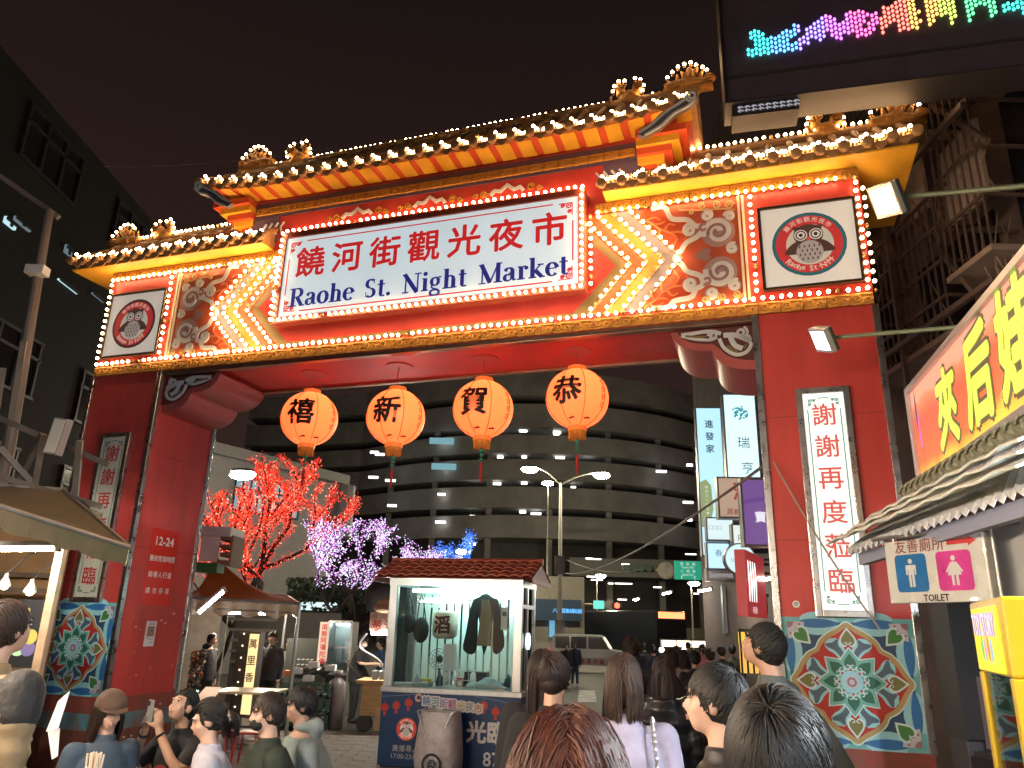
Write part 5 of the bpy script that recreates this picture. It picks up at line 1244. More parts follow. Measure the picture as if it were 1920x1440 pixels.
# --- street lamps
LAMPG = em('street_lamp_glow', (1., .90, .62), 520.)
def street_lamp(px, Y, ytop, heads, lab, r0=.10, boards=(), glow=None):
    b0 = at(px, 1240, Y); x, y = b0.x, Y; T = thing('street_lamp', lab, 'street lamp', (x, y, 0), 0, 'street lamps'); zt = at(px, ytop, Y).z
    MB().tube([(0, 0, 0), (0, 0, zt*.5), (0, 0, zt)], [r0*1.3, r0, r0*.6], 10).build('post', mat('pale_post', (.45, .42, .36), .5, .3), T)
    for (hx, hy) in heads:
        hp = at(hx, hy, Y) - Vector((x, y, 0)); s = 1 if hp.x > 0 else -1
        MB().tube(smoothline([(0, 0, zt-.1), (hp.x*.4, 0, zt + (hp.z-zt)*.7), (hp.x-s*.3, 0, hp.z+.1)], 5), .04).build('arm', mat('pale_post', (.45, .42, .36), .5, .3), T)
        h = MB().ball((hp.x, 0, hp.z+.08), (.42, .17, .09), 12, 7).build('lamp_head', GREYMET, T, smooth=True)
        MB().ball((hp.x, 0, hp.z-.05), (.40, .22, .14), 12, 7).build('lamp_lens', glow or LAMPG, h, smooth=True)
    for (bx0, by0, bx1, by1) in boards:
        a, c = at(bx0, by0, Y), at(bx1, by1, Y); MB().box(a.x-x, c.x-x, -.18, -.13, c.z, a.z).build('notice_plate', mat('grey_notice', (.40, .37, .34), .6, noise=.3), T)
street_lamp(1049, 36, 905, ((993, 879), (1128, 890)), 'tall double headed street lamp beyond the booth', boards=((1040, 1042, 1058, 1078), (1040, 1162, 1058, 1190)))
street_lamp(1024, 52, 915, ((1027, 905),), 'single street lamp behind the double headed one', .06)
street_lamp(472, 23, 905, ((455, 888),), 'street lamp shining in front of the pale hall', .05, glow=em('weak_street_lamp', (1., .92, .72), 130.))
street_lamp(868, 44, 1040, ((868, 1033),), 'street lamp behind the blue lit tree', .05)
street_lamp(1120, 60, 1085, ((1126, 1079),), 'distant street lamp above the crossing', .05); street_lamp(1302, 55, 1095, ((1301, 1093),), 'distant street lamp below the green road sign', .05)
# --- traffic signals and road sign
tsg = thing('traffic_signal', 'mast with unlit four lamp traffic signal and green road name sign', 'traffic signal', (0, 0, 0)); Y = 42
pb = at(1357, 1240, Y)
YPOLE = mat('yellowed_post', (.50, .38, .18), .5)
MB().tube([(pb.x, Y, 0), at(1357, 1100, Y), at(1348, 1082, Y), at(1325, 1074, Y), at(1168, 1066, Y)], [.13, .11, .09, .07, .05], 10).build('mast', YPOLE, tsg)
a, c = at(1168, 1059, Y), at(1224, 1074, Y); MB().box(a.x, c.x, Y-.3, Y-.1, c.z, a.z).build('signal_box', mat('signal_black', (.03, .03, .03), .5), tsg, bevel=.03)
for k in range(4): p = at(1176+13.3*k, 1066.5, Y-.32); MB().lathe([(.16, 0), (.17, .12)], 14, m=Matrix.Rotation(PI/2, 3, 'X'), c=(p.x, p.y, p.z)).build('signal_lens', mat('dark_lens', (.05, .08, .06), .2), tsg)
p = at(1247, 1070, Y); MB().lathe([(.45, 0), (.45, .04)], 24, m=Matrix.Rotation(PI/2, 3, 'X'), c=(p.x, p.y-.2, p.z)).build('round_sign', mat('faded_round_sign', (.32, .28, .25), .6, noise=.4, nscale=3), tsg)
a, c = at(1262, 1052, Y), at(1314, 1088, Y); MB().box(a.x, c.x, Y-.25, Y-.2, c.z, a.z).build('road_sign', em('road_sign_green', (.02, .30, .20), .6, 'NONE', base=(.02, .25, .15)), tsg)
b = MB(); w_ = c.x-a.x; h_ = a.z-c.z
b.text('塔悠路', a.x+w_/2, a.z-h_*.16, .17, Y-.256, step=1.9); b.text('Tayou Rd.', a.x+w_/2, a.z-h_*.36, .12, Y-.256); b.text('八德路', a.x+w_/2, a.z-h_*.55, .17, Y-.256, step=1.9); b.text('Bade Rd.', a.x+w_/2, a.z-h_*.74, .12, Y-.256)
for k in (-.12, .12): b.strip([(a.x+w_*(.5+k*2), c.z+h_*.05), (a.x+w_*(.5+k*2), c.z+h_*.20)], .05, Y-.256)
b.build('road_sign_lettering', em('sign_white', (.75, .85, .80), .7, 'NONE'), tsg)
ts2 = thing('traffic_signal', 'distant signal mast with a red light and turquoise sign over the crossing', 'traffic signal', (0, 0, 0)); Y = 58
pb = at(1092, 1240, Y)
MB().tube([(pb.x, Y, 0), at(1092, 1100, Y)], [.12, .09], 8).tube([at(1062, 1131, Y), at(1165, 1136, Y)], .06, 8).build('mast', YPOLE, ts2)
a, c = at(1112, 1126, Y), at(1132, 1142, Y); MB().box(a.x, c.x, Y-.3, Y-.2, c.z, a.z).build('turquoise_sign', em('turquoise_sign', (.12, .75, .62), .9, 'NONE'), ts2)
p = at(1142, 1134, Y); MB().lathe([(.36, 0), (.36, .04)], 20, m=Matrix.Rotation(PI/2, 3, 'X'), c=(p.x, p.y-.2, p.z)).build('round_sign', mat('faded_round_sign', (.32, .28, .25), .6), ts2)
a, c = at(1147, 1130, Y), at(1165, 1141, Y); MB().box(a.x, c.x, Y-.3, Y-.1, c.z, a.z).build('signal_box', mat('signal_black', (.03, .03, .03), .5), ts2, bevel=.03)
p = at(1157, 1135.5, Y-.32); MB().ball(p, (.2, .06, .2)).build('red_light', em('red_signal', (1., .06, .03), 5., 'NONE'), ts2, smooth=True)
# --- low shops beyond the booth
sh = thing('corner_shop', 'low corner shop with a blue lit sign behind the booth', 'building', (0, 0, 0)); Y = 46
a, c = at(1020, 1080, Y), at(1096, 1240, Y); MB().box(a.x-4, c.x, Y, Y+8, 0, a.z).build('wall', mat('shop_wall', (.28, .25, .21), .8, noise=.2), sh)
a, c = at(1030, 1124, Y), at(1088, 1165, Y); MB().box(a.x-3, c.x, Y-.5, Y-.05, c.z, a.z).build('fascia', mat('blue_fascia', (.02, .05, .10), .5), sh)
b = MB()
for k in range(7): b.text('八方雲集鍋貼館'[k], a.x+.3+.24*k, c.z+.55, .26, Y-.52)
b.build('fascia_lettering', em('blue_neon', (.10, .45, .95), 1.6, 'NONE'), sh)
a, c = at(1030, 1160, Y), at(1048, 1195, Y); MB().box(a.x, c.x, Y-.3, Y-.05, c.z, a.z).build('lit_doorway', em('blue_doorway', (.10, .35, .55), .8, 'NONE'), sh)
fb_ = thing('far_arcade', 'long low building with strip lights across the far end of the street', 'building', (0, 0, 0)); Y = 66
a, c = at(1085, 1172, Y), at(1345, 1240, Y); MB().box(a.x, c.x+12, Y, Y+6, 0, a.z).build('wall', mat('arcade_dark', (.05, .05, .03), .8), fb_)
lt = MB()
for (px0, px1, py) in ((1152, 1166, 1172), (1170, 1215, 1174), (1220, 1260, 1176), (1166, 1180, 1179), (1180, 1205, 1186), (1100, 1116, 1081), (1100, 1127, 1048), (1165, 1180, 1058), (1140, 1150, 1094), (1108, 1130, 1087), (1153, 1185, 1094), (1225, 1240, 1101), (1285, 1305, 1039), (1158, 1175, 1124), (1098, 1112, 1047), (1300, 1310, 1113)):
    a, c = at(px0, py, Y-.1), at(px1, py, Y-.1); lt.box(a.x, c.x, Y-.2, Y-.1, a.z-.05, a.z+.05)
lt.build('strip_lights', em('arcade_strip', (1., .97, .85), 2.6, 'NONE'), fb_, kind='stuff')
b = MB()
for (px0, px1) in ((1150, 1172), (1236, 1262), (1090, 1098)): a, c = at(px0, 1176, Y-.05), at(px1, 1215, Y-.05); b.box(a.x, c.x, Y-.1, Y-.02, c.z, a.z)
b.build('lit_bays', em('olive_bay', (.10, .11, .03), .8, 'NONE'), fb_)
ov = MB(); a, c = at(1068, 1030, 70), at(1420, 1095, 70)
ov.box(a.x, c.x+20, 70, 75, c.z+.3, c.z+1.9); o = ov.build('elevated_road', mat('overpass_concrete', (.10, .095, .09), .8)); tag(o, 'dark elevated road deck crossing behind the traffic signals', 'overpass')
# --- vertical shop signs on the right
sgn = []
def shop_sign(x0, y0, x1, y1, Y, col_, st, lab, prints=(), thick=.22, border=None, name='shop_sign'):
    p0 = at(x0, y1, Y); zt = at(x0, y0, Y).z; p1 = at(x1, y1, Y); W_ = p1.x-p0.x; H_ = zt-p0.z
    t = thing(name, lab, 'sign', p0, R(-4), 'shop signs along the right side of the street')
    MB().box(-.03, W_+.03, .0, thick, -.03, H_+.03).build('case', mat('sign_case', (.22, .22, .23), .4, .4), t)
    MB().box(0, W_, -.012, 0, 0, H_).build('face', em('face_%s' % lab[:24], col_, st, base=(.3, .3, .3)), t)
    MB().tube([(W_*.6, thick/2, H_*.8), (W_*.6+1.2, thick/2, H_*.8)], .025).tube([(W_*.6, thick/2, H_*.2), (W_*.6+1.2, thick/2, H_*.2)], .025).build('wall_bracket', DARKMET, t)
    for (s, u, v, sz, c2, vert, bold, nm) in prints:
        MB().text(s, u*W_, v*H_, sz*W_, -.015, bold=bold, vertical=vert, step=1.5 if vert else 1.1).build('lettering', em('ink_%s' % nm, c2, .8, 'NONE'), t)
    return t, W_, H_
INK = (.02, .04, .06)
t, W_, H_ = shop_sign(1319, 766, 1365, 1040, 17.5, (.42, .72, .90), 1.0, 'pale blue vertical sign reading 進發家 left of the white one', (('進發家', .50, .80, .36, INK, True, .02, 'navy'), ('飲料三一杯均價', .26, .36, .12, (.8, .9, .9), True, 0, 'pale')))
MB().poly([(0, H_*.18), (W_*.30, H_*.18), (W_*.5, H_*.3), (W_*.45, H_*.46), (W_*.25, H_*.50), (0, H_*.48)], -.0135).build('printed_shape', em('sign_olive', (.30, .36, .16), .8, 'NONE'), t)
t, W_, H_ = shop_sign(1366, 741, 1424, 896, 15.5, (.62, .90, .94), 1.02, 'white vertical sign reading 瑞亨 with a round teal emblem', (('瑞', .55, .42, .40, INK, False, 0, 'navy'), ('亨', .62, .12, .40, INK, False, 0, 'navy')))
b = MB(); r_ = random.Random(4)
for k in range(46): a_ = r_.uniform(0, 6.28); q = r_.random()**.5; b.poly(circle(W_*.5+W_*.27*q*math.cos(a_), H_*.78+W_*.22*q*math.sin(a_), W_*.035, n=7), -.0135-.0001*k)
b.build('emblem', em('sign_teal', (.04, .30, .36), .8, 'NONE'), t)
shop_sign(1351, 897, 1427, 968, 12.6, (.52, .36, .27), .62, 'brown square sign with the large red character 清', (('清', .55, .66, .46, (.35, .02, .015), False, .02, 'crimson'), ('黑糖珍珠', .5, .12, .16, (.22, .05, .03), False, .01, 'brown')))
shop_sign(1399, 900, 1440, 1020, 11.6, (.10, .035, .24), .8, 'purple vertical sign with a white character beside the right pillar', (('寶', .72, .42, .52, (.85, .85, .9), False, .02, 'white'),))
shop_sign(1328, 972, 1374, 1011, 16.5, (.62, .78, .80), .9, 'small white sign under the pale blue sign', (('口口口', .3, .55, .16, (.25, .35, .4), False, 0, 'grey'),))
shop_sign(1378, 985, 1402, 1045, 14.5, (.70, .78, .75), .85, 'narrow white sign hanging below the brown sign', (('R', .5, .6, .5, (.2, .25, .25), False, 0, 'grey2'),))
shop_sign(1329, 1019, 1368, 1065, 15.5, (.45, .72, .92), 1., 'blue white sign left of the round sign', (('春', .5, .62, .35, (.1, .16, .2), False, 0, 'grey3'),))
shop_sign(1328, 1068, 1376, 1086, 15., (.03, .03, .035), .6, 'dark strip sign under the round sign', (('Summit', .5, .5, .22, (.5, .5, .5), False, 0, 'grey4'),))
shop_sign(1361, 1100, 1384, 1186, 19., (.02, .02, .022), .6, 'black vertical sign far down the right side', (('小', .6, .7, .5, (.9, .9, .85), False, .02, 'white2'),))
rp = at(1388, 1048, 14.2); t = thing('round_shop_sign', 'round white lit sign beside the right pillar', 'sign', rp, R(-4), 'shop signs along the right side of the street')
MB().lathe([(.29, 0), (.29, .18)], 32, m=Matrix.Rotation(-PI/2, 3, 'X')).build('case', mat('sign_case', (.22, .22, .23), .4, .4), t); MB().poly(circle(0, 0, .265, n=32), -.01).build('face', em('round_face', (.60, .82, .86), .9), t)
MB().text('SUNLIFE', 0, -.02, .07, -.014).build('lettering', em('ink_grey', (.1, .2, .25), .8, 'NONE'), t); MB().tube([(.29, .09, 0), (1.2, .09, 0)], .02).build('wall_bracket', DARKMET, t)
rs = thing('red_shop_sign', 'tall red shop sign with glowing white brush strokes beside the right pillar', 'sign', at(1404, 1155, 11.2), R(62), 'shop signs along the right side of the street')
rh = at(1404, 1030, 11.2).z - at(1404, 1155, 11.2).z
MB().box(0, 1.5, 0, .15, 0, rh).build('case', em('red_sign_face', (.30, .012, .02), .7, base=(.3, .02, .02)), rs)
b = MB()
for k in range(4): b.strip([(.15+.17*k, rh*.22), (.20+.17*k, rh*.5), (.17+.17*k, rh*.85)], [.02, .07, .03], -.004)
b.build('brush_strokes', em('white_neon', (1., .95, .92), 2.2, 'NONE'), rs); MB().text('麻辣鍋', .5, rh*.10, .11, -.004).build('lettering', em('white_small', (.8, .7, .7), .8, 'NONE'), rs)
# --- lit shop fronts along the right, ground floor
for k, (x0, y0, x1, y1, Y, c, s, lab) in enumerate(((1388, 1186, 1432, 1206, 13.5, (.85, .55, .05), .9, 'yellow lit stall sign low on the right'), (1392, 1206, 1432, 1262, 13.7, (.95, .50, .10), .8, 'orange glowing stall front low on the right'), (1240, 1203, 1352, 1212, 28, (1., .85, .6), 2.0, 'long warm lit canopy edge down the right side'), (1412, 1120, 1436, 1150, 12.6, (1., .75, .35), .9, 'small amber lit window right of the black sign'), (1352, 1205, 1376, 1232, 20, (.30, .80, .75), .7, 'turquoise stall panel in the distance'))):
    a, c_ = at(x0, y1, Y), at(x1, y0, Y); t = thing('lit_stall', lab, 'stall', (a.x, Y, a.z), 0, 'lit stall fronts on the right')
    MB().box(0, c_.x-a.x, 0, .1, 0, c_.z-a.z).build('lit_face', em('stall_face_%d' % k, c, s, base=(.3, .2, .1)), t)
    f = MB()
    for i in range(5): f.box((c_.x-a.x)*i/4-.015, (c_.x-a.x)*i/4+.015, -.02, 0, 0, c_.z-a.z)
    f.box(-.03, c_.x-a.x+.03, -.06, .15, c_.z-a.z, c_.z-a.z+.05); f.build('frame', DARKMET, t)
# --- cables
def cable(a, b_, sag, lab, r=.012):
    pts = [a.lerp(b_, i/16) - Vector((0, 0, sag*4*(i/16)*(1-i/16))) for i in range(17)]; o = MB().tube(pts, r, 5).build('cable', mat('cable_grey', (.30, .28, .26), .6)); tag(o, lab, 'cable')
cable(at(1060, 1075, 33), at(1450, 860, 8.6), .4, 'grey cable rising from the street lamp to the right pillar', .02)
cable(at(1450, 866, 6.6), at(1650, 1180, 6.2), .06, 'twisted cord slanting down across the right pillar board', .008)
cable(at(-40, 303, 14), at(640, 272, 18), .35, 'thin overhead wire crossing the sky left of the gate', .010)
cable(at(1062, 1050, 36), at(1200, 1068, 40), .3, 'thin wire from the street lamp to the traffic signal', .015)
# ================================================================== BROADCAST BOOTH
b0 = atz(706, 1440, 0.); b1 = atz(976, 1304, .985); b1 = Vector((b1.x, b1.y, 0))
bo_, BW = frame_obj('information_booth', b0, b1, 'steel and glass market booth with terracotta tile roof and blue printed front', 'booth')
BD, CZ, EZ = .95, .985, 2.47
BLUE = mat('blue_print_panel', (.012, .055, .16), .35, noise=.15, nscale=2)
MB().box(0, BW, 0, BD, .04, CZ-.03).build('front_panel', BLUE, bo_); MB().box(.03, BW-.03, .03, BD, 0, .04).build('base', BLACK, bo_)
MB().box(-.02, BW+.02, -.02, BD+.02, CZ-.03, CZ+.035).build('counter_edge', STEELB, bo_, bevel=.004)
for (x, y) in ((0, 0), (BW-.13, 0), (0, BD-.1), (BW-.13, BD-.1)): MB().box(x+.005, x+.125, y+.005, y+.095, CZ+.035, EZ).build('corner_post', STEELB, bo_, bevel=.006)
MB().box(0, BW, 0, .05, EZ-.10, EZ).box(0, BW, BD-.05, BD, EZ-.10, EZ).box(BW-.05, BW, .05, BD-.05, EZ-.10, EZ).box(0, .05, .05, BD-.05, EZ-.10, EZ).build('top_rail', STEELB, bo_)
MB().box(.13, BW-.13, .035, .042, CZ+.04, EZ-.10).build('front_glass', GLASS, bo_); MB().box(BW-.03, BW-.024, .10, BD-.10, CZ+.04, EZ-.10).build('side_glass', GLASS, bo_); MB().box(.024, .03, .10, BD-.10, CZ+.04, EZ-.10).build('side_glass', GLASS, bo_)
MB().box(BW*.55, BW-.13, BD-.04, BD-.034, CZ+.04, EZ-.10).build('rear_glass', GLASS, bo_)
MB().box(.05, BW-.05, .05, BD-.05, EZ-.015, EZ-.005).build('ceiling', mat('booth_ceiling', (.55, .62, .60), .5), bo_)
MB().box(BW-.04, BW-.005, BD*.40, BD*.46, CZ+.03, EZ-.1).box(BW-.04, BW-.005, .1, BD-.1, EZ-.38, EZ-.33).build('door_frame', STEELB, bo_)
MB().box(.05, BW-.05, .05, BD-.05, CZ-.02, CZ-.005).build('inner_counter', mat('teal_worktop', (.16, .34, .33), .4), bo_)
BT = em('booth_tube', (.66, 1., .94), 38.)
for k, y in enumerate((.22, .62)): MB().tube([(.28+.3*k, y, EZ-.16-.06*k), (BW-.2, y, EZ-.16-.06*k)], .022, 8).build('ceiling_tube', BT, bo_)
for k in range(int((BW-.26)/.12)): MB().box(.13+.12*k, .22+.12*k, BD-.09-.015*(k % 2), BD-.075-.015*(k % 2), CZ+.04, EZ-.12).build('curtain_strip', mat('pale_blind', (.62, .74, .70), .6), bo_)
for k in range(4): MB().box(.13, .5, BD-.12, BD-.10, EZ-.20-.06*k, EZ-.16-.06*k).build('louvre_slat', mat('pale_blind', (.62, .74, .70), .6), bo_)
# tile roof
EO = .17
rt = MB()
for k in range(7): rt.v += [(-.085+.17*k/6, 0, .030*math.sin(PI*k/6)+.012), (-.085+.17*k/6, .27, .030*math.sin(PI*k/6)), (-.085+.17*k/6, 0, .030*math.sin(PI*k/6)-.012)]
for k in range(6): a = 3*k; rt.f += [(a, a+3, a+4, a+1), (a+2, a+5, a+3, a)]
RT = rt.mesh('roof_tile'); RT.materials.append(mat('terracotta_tile', (.52, .18, .11), .5, noise=.35, nscale=2, c2=(.36, .12, .08)))
ROOFR = mat('red_fascia', (.42, .05, .035), .5)
rise = .24; n_t = int((BW+2*EO)/.16); dep_ = BD/2+EO; ang = math.atan2(rise, dep_)
rb_ = MB(); x0, x1 = -EO, BW+EO
rb_.add([(x0, -EO, EZ), (x1, -EO, EZ), (x1, BD/2, EZ+rise), (x0, BD/2, EZ+rise), (x1, BD+EO, EZ), (x0, BD+EO, EZ)], [(0, 1, 2, 3), (3, 2, 4, 5), (0, 5, 4, 1), (1, 4, 2), (0, 3, 5)])
rf = rb_.build('roof', ROOFR, bo_)
for i in range(n_t):
    for j in range(4):
        u = j/4*.98
        for s in (0, 1):
            y = -EO-.03 + dep_*u; z = EZ+.012+rise*u + .01
            if s == 0: link(RT, 'roof_tile', None, rf, (x0+.08+.16*i*(BW+2*EO-.16)/(.16*(n_t-1)), y, z), rot=(ang-.02, 0, 0))
for i in range(n_t):
    for j in range(4): link(RT, 'roof_tile', None, rf, (x0+.08+.16*i*(BW+2*EO-.16)/(.16*(n_t-1)), BD+EO+.03-dep_*j/4*.98, EZ+.022+rise*j/4*.98), rot=(ang-.02, 0, PI))
for i in range(10): MB().tube([(x0+(x1-x0)*i/10, BD/2, EZ+rise+.03), (x0+(x1-x0)*(i+1)/10+.02, BD/2, EZ+rise+.025)], [.05, .058], 10).build('ridge_tile', MATS['terracotta_tile'], rf)
MB().box(x1-.01, x1+.015, -EO, BD+EO, EZ-.06, EZ-.002).box(x0-.015, x0+.01, -EO, BD+EO, EZ-.06, EZ-.002).split('barge_board', mat('pink_board', (.55, .22, .2), .5), rf)
# printed front
def pr(nm, m, fn, y): b = MB(); fn(b, y); return b.build(nm, m, bo_)
WP, RP_ = mat('print_white', (.68, .68, .68), .45), mat('print_lantern_red', (.55, .045, .03), .45)
fz = lambda v: .04 + v*(CZ-.07)
lan = ((.015, .78), (.115, .815), (.205, .86), (.745, .87), (.83, .80), (.925, .76), (1.0, .70))
pr('printed_string', mat('print_string', (.2, .3, .42), .5), lambda b, y: [b.strip([(0, fz(.93)), (BW*.12, fz(.95)), (BW*.28, fz(.99))], .006, y), b.strip([(BW*.68, fz(.99)), (BW*.85, fz(.95)), (BW*.995, fz(.88))], .006, y)], -.003)
def ll(b, y):
    for u, v in lan:
        x, z = min(BW-.07, max(.06, u*BW)), fz(v); b.poly(circle(x, z, .055, .052, n=16), y); b.poly([(x-.02, z-.10), (x+.02, z-.10), (x+.02, z-.06), (x-.02, z-.06)], y-.0005); b.strip([(x, z+.05), (x, z+.09)], .006, y)
pr('printed_lanterns', RP_, ll, -.004)
ti = '饒河街觀光夜市'; cols_ = ((.10, .22, .50), (.10, .30, .35), (.30, .20, .40), (.38, .10, .30), (.45, .35, .05), (.25, .25, .3), (.42, .18, .06))
for i, ch in enumerate(ti):
    x, z = BW*(.335+.062*i), fz(.90-.012*i+.006*(i % 2)); pr('title_outline', WP, lambda b, y: b.text(ch, x, z, .125, y, bold=.14), -.005); pr('title_character', mat('title_ink_%d' % i, cols_[i], .5), lambda b, y: b.text(ch, x, z, .115, y, bold=.02), -.0085)
pr('title_spark', mat('print_pale_pink', (.6, .42, .38), .5), lambda b, y: b.strip(spiral(BW*.275, fz(.93), .05, .03, 0, .9), .03, y), -.0045)
ee = thing('printed_emblem', None, None); ee.parent = bo_; ee.location = (BW*.20, 0, fz(.50)); emblem(ee, .145, -.004, False, mat('emblem_print_ring', (.45, .10, .05), .5))
pr('broadcast_lettering', mat('print_grey', (.42, .44, .46), .5), lambda b, y: [b.text('廣播尋人', BW*.20, fz(.24), .085, y, bold=.01, step=1.12), b.text('17:00-23:00', BW*.20, fz(.135), .062, y, bold=.01)], -.005)
pr('welcome_lettering', WP, lambda b, y: [b.text('臨', BW*.845, fz(.52), .27, y, bold=.035), b.text('光', BW*.70, fz(.52), .27, y, bold=.035), b.text('876', BW*.84, fz(.17), .17, y, bold=.02)], -.005)
# things inside the booth
def inb(name, lab, cat, x, y, z): return thing(name, lab, cat, bo_.matrix_basis @ Vector((x, y, z)), bo_.rotation_euler[2])
jk = inb('hanging_jacket', 'dark work jacket with a pale front hanging inside the booth', 'jacket', BW*.70, .25, EZ-.17)
def flatgarment(pts, th=.06):
    b = MB(); b.prism(pts, -th/2, th/2); return b
flatgarment(smoothline([(0, 0), (-.10, -.06), (-.20, -.14), (-.27, -.55), (-.30, -.78), (-.12, -.80), (-.10, -.30), (0, -.84), (.12, -.30), (.13, -.80), (.28, -.72), (.24, -.40), (.19, -.12), (.10, -.06), (0, 0)], 3)[:-1]).build('jacket_body', mat('navy_cloth', (.02, .025, .03), .8, noise=.3, bump=.3, bscale=30), jk, bevel=.02)
flatgarment([(-.05, -.10), (.05, -.10), (.10, -.30), (.08, -.72), (-.10, -.72), (-.06, -.35)], .10).build('jacket_lining', mat('khaki_cloth', (.26, .22, .15), .8), jk)
MB().tube([(0, 0, .12), (0, 0, 0), (-.15, 0, -.07)], .006).build('hanger', STEELB, jk)
for k, (x, w_, h_, lab) in enumerate(((.26, .10, .34, 'black tote bag hanging at the left inside the booth'), (.44, .12, .42, 'dark shoulder bag hanging beside the tote inside the booth'))):
    bg = inb('hanging_bag', lab, 'bag', x, .2, EZ-.22); b = MB()
    b.tube(smoothline([(-w_*.6, 0, -.3*h_/.34), (-.02, 0, 0), (w_*.6, 0, -.3*h_/.34)], 5), .008, 6); b.build('strap', FABBLACK, bg)
    c = MB(); c.ball((0, 0, -h_*1.15), (w_, .06, h_*.42), 12, 8); c.build('bag_body', mat('dark_canvas', (.025, .03, .035), .8), bg, smooth=True)
fl = inb('paper_fan_lantern', 'cream drum lantern with a brushed character hanging inside the booth', 'lantern', BW*.40, .25, EZ-.62)
MB().lathe([(.12, -.19), (.17, -.15), (.18, .0), (.17, .15), (.12, .19)], 20).build('drum', mat('cream_paper', (.62, .58, .46), .7), fl, smooth=True)
b = MB(); src = MB().text('滔', 0, 0, .24, 0, bold=.035); b.add([(.186*math.sin(v[0]/.18), -.186*math.cos(v[0]/.18), v[2]) for v in src.v], src.f); b.build('brushed_character', mat('brown_ink', (.12, .04, .03), .7), fl); MB().tube([(0, 0, .19), (0, 0, .45)], .004).build('cord', BLACK, fl)
for k, (x, z, w_, h_, lab) in enumerate(((BW*.44, 1.42, .19, .34, 'white paper sheet taped in the middle of the booth glass'), (BW*.86, 1.95, .09, .30, 'narrow notice with a square print taped at the right of the booth'))):
    t = inb('paper_notice', lab, 'notice', x, .30 if k == 0 else .1, z); MB().box(-w_/2, w_/2, -.002, .002, -h_/2, h_/2).build('sheet', mat('white_sheet', (.62, .66, .68), .6), t)
    if k: MB().poly([(-.03, .03), (.03, .03), (.03, .09), (-.03, .09)], -.004).build('print', BLACK, t)
ds = inb('desk_fan', 'dark desk fan standing on the booth worktop', 'fan', BW*.34, .45, CZ-.003)
b = MB(); b.lathe([(.09, 0), (.08, .03), (.02, .05), (.02, .28)], 14); 
for r_ in (.06, .10, .14): b.tube([(r_*math.cos(a), -.06, .40+r_*math.sin(a)) for a in [2*PI*k/24 for k in range(25)]], .004, 5)
for k in range(12): a = 2*PI*k/12; b.tube([(0, -.08, .40), (.14*math.cos(a), -.06, .40+.14*math.sin(a))], .003, 4)
b.ball((0, -.02, .40), (.05, .08, .05)); b.build('fan_body', DARKMET, ds, smooth=True)
wr = inb('wire_rack', 'wire rack standing in the middle of the booth worktop', 'rack', BW*.52, .28, CZ-.003); b = MB()
for k in range(6): b.tube([(-.22+.088*k, 0, 0), (-.22+.088*k, 0, .26)], .005, 5)
for z in (.02, .14, .26): b.tube([(-.22, 0, z), (.22, 0, z)], .006, 5)
for k in range(6): b.tube([(-.22+.088*k, 0, .02), (-.22+.088*k, .25, .02)], .004, 5)
b.build('wires', STEELB, wr)
cl = inb('folded_cloth', 'pale grey cloth heaped on the right of the booth worktop', 'cloth', BW*.70, .35, CZ+.06); b = MB()
for (x, y, z, r_) in ((0, 0, 0, .16), (-.18, .02, -.02, .12), (.16, 0, -.01, .12), (.05, .02, .07, .11), (.28, 0, -.03, .08)): b.ball((x, y, z), (r_, r_*.8, r_*.55))
link(blob(b, .02), 'cloth_heap', mat('pale_blue_cloth', (.35, .45, .47), .85, noise=.2, bump=.3, bscale=20), cl, smooth=True)
for k, (x, y, s, m, lab) in enumerate(((.22, .2, 1., 'white_sheet', 'stack of white trays at the left of the booth worktop'), (.50, .25, .8, 'pale_blue_cloth', 'stack of pale trays beside the desk fan in the booth'))):
    t = inb('tray_stack', lab, 'tray', x, y, CZ-.003)
    for j in range(5): MB().box(-.15*s, .15*s, -.1*s, .1*s, .018*j, .018*j+.012, Matrix.Rotation(R(7*(j % 3)-6), 4, 'Z')).build('tray', MATS[m], t)
for k in range(7):
    x = (.32, .62, .80, 1.15, 1.30, BW-.35, BW-.22)[k]; t = inb('work_jar', '%s on the booth worktop' % ('short grey jar by the left trays', 'tall dark bottle left of the rack', 'dented steel pot left of the rack', 'small white cup by the rack', 'dark bowl behind the rack', 'white tub at the right end', 'grey canister by the right post')[k], 'container', x, .5 + .12*(k % 3), CZ-.003)
    MB().lathe([(.04+.01*(k % 3), 0), (.05+.01*(k % 3), .04), (.045, .12+.03*(k % 4)), (.02, .15+.03*(k % 4)), (.018, .18+.03*(k % 4))], 12).build('vessel', (GREYMET, DARKMET, STEELB, WHITE)[k % 4], t, smooth=True)
for k, (x, y, w_, h_, c_, lab) in enumerate(((.95, .55, .10, .16, (.45, .05, .04), 'red tin beside the wire rack in the booth'), (1.05, .62, .05, .26, (.04, .22, .08), 'green bottle behind the wire rack in the booth'), (.42, .60, .14, .12, (.50, .36, .06), 'yellow box at the back left of the booth'), (1.45, .62, .20, .10, (.05, .16, .40), 'blue basket at the back right of the booth'), (.70, .68, .09, .30, (.55, .55, .52), 'tall white paper roll at the back of the booth'), (1.62, .30, .16, .07, (.42, .30, .22), 'flat brown carton near the right post of the booth'))):
    t = inb('small_goods', lab, 'goods', x, y, CZ-.003); MB().box(-w_/2, w_/2, -w_*.35, w_*.35, 0, h_).build('pack', mat('goods_%d' % k, c_, .45, noise=.3, nscale=20), t, bevel=.012); MB().box(-w_*.3, w_*.3, -w_*.36-.002, -w_*.35, h_*.3, h_*.7).build('pack_label', WHITE, t)
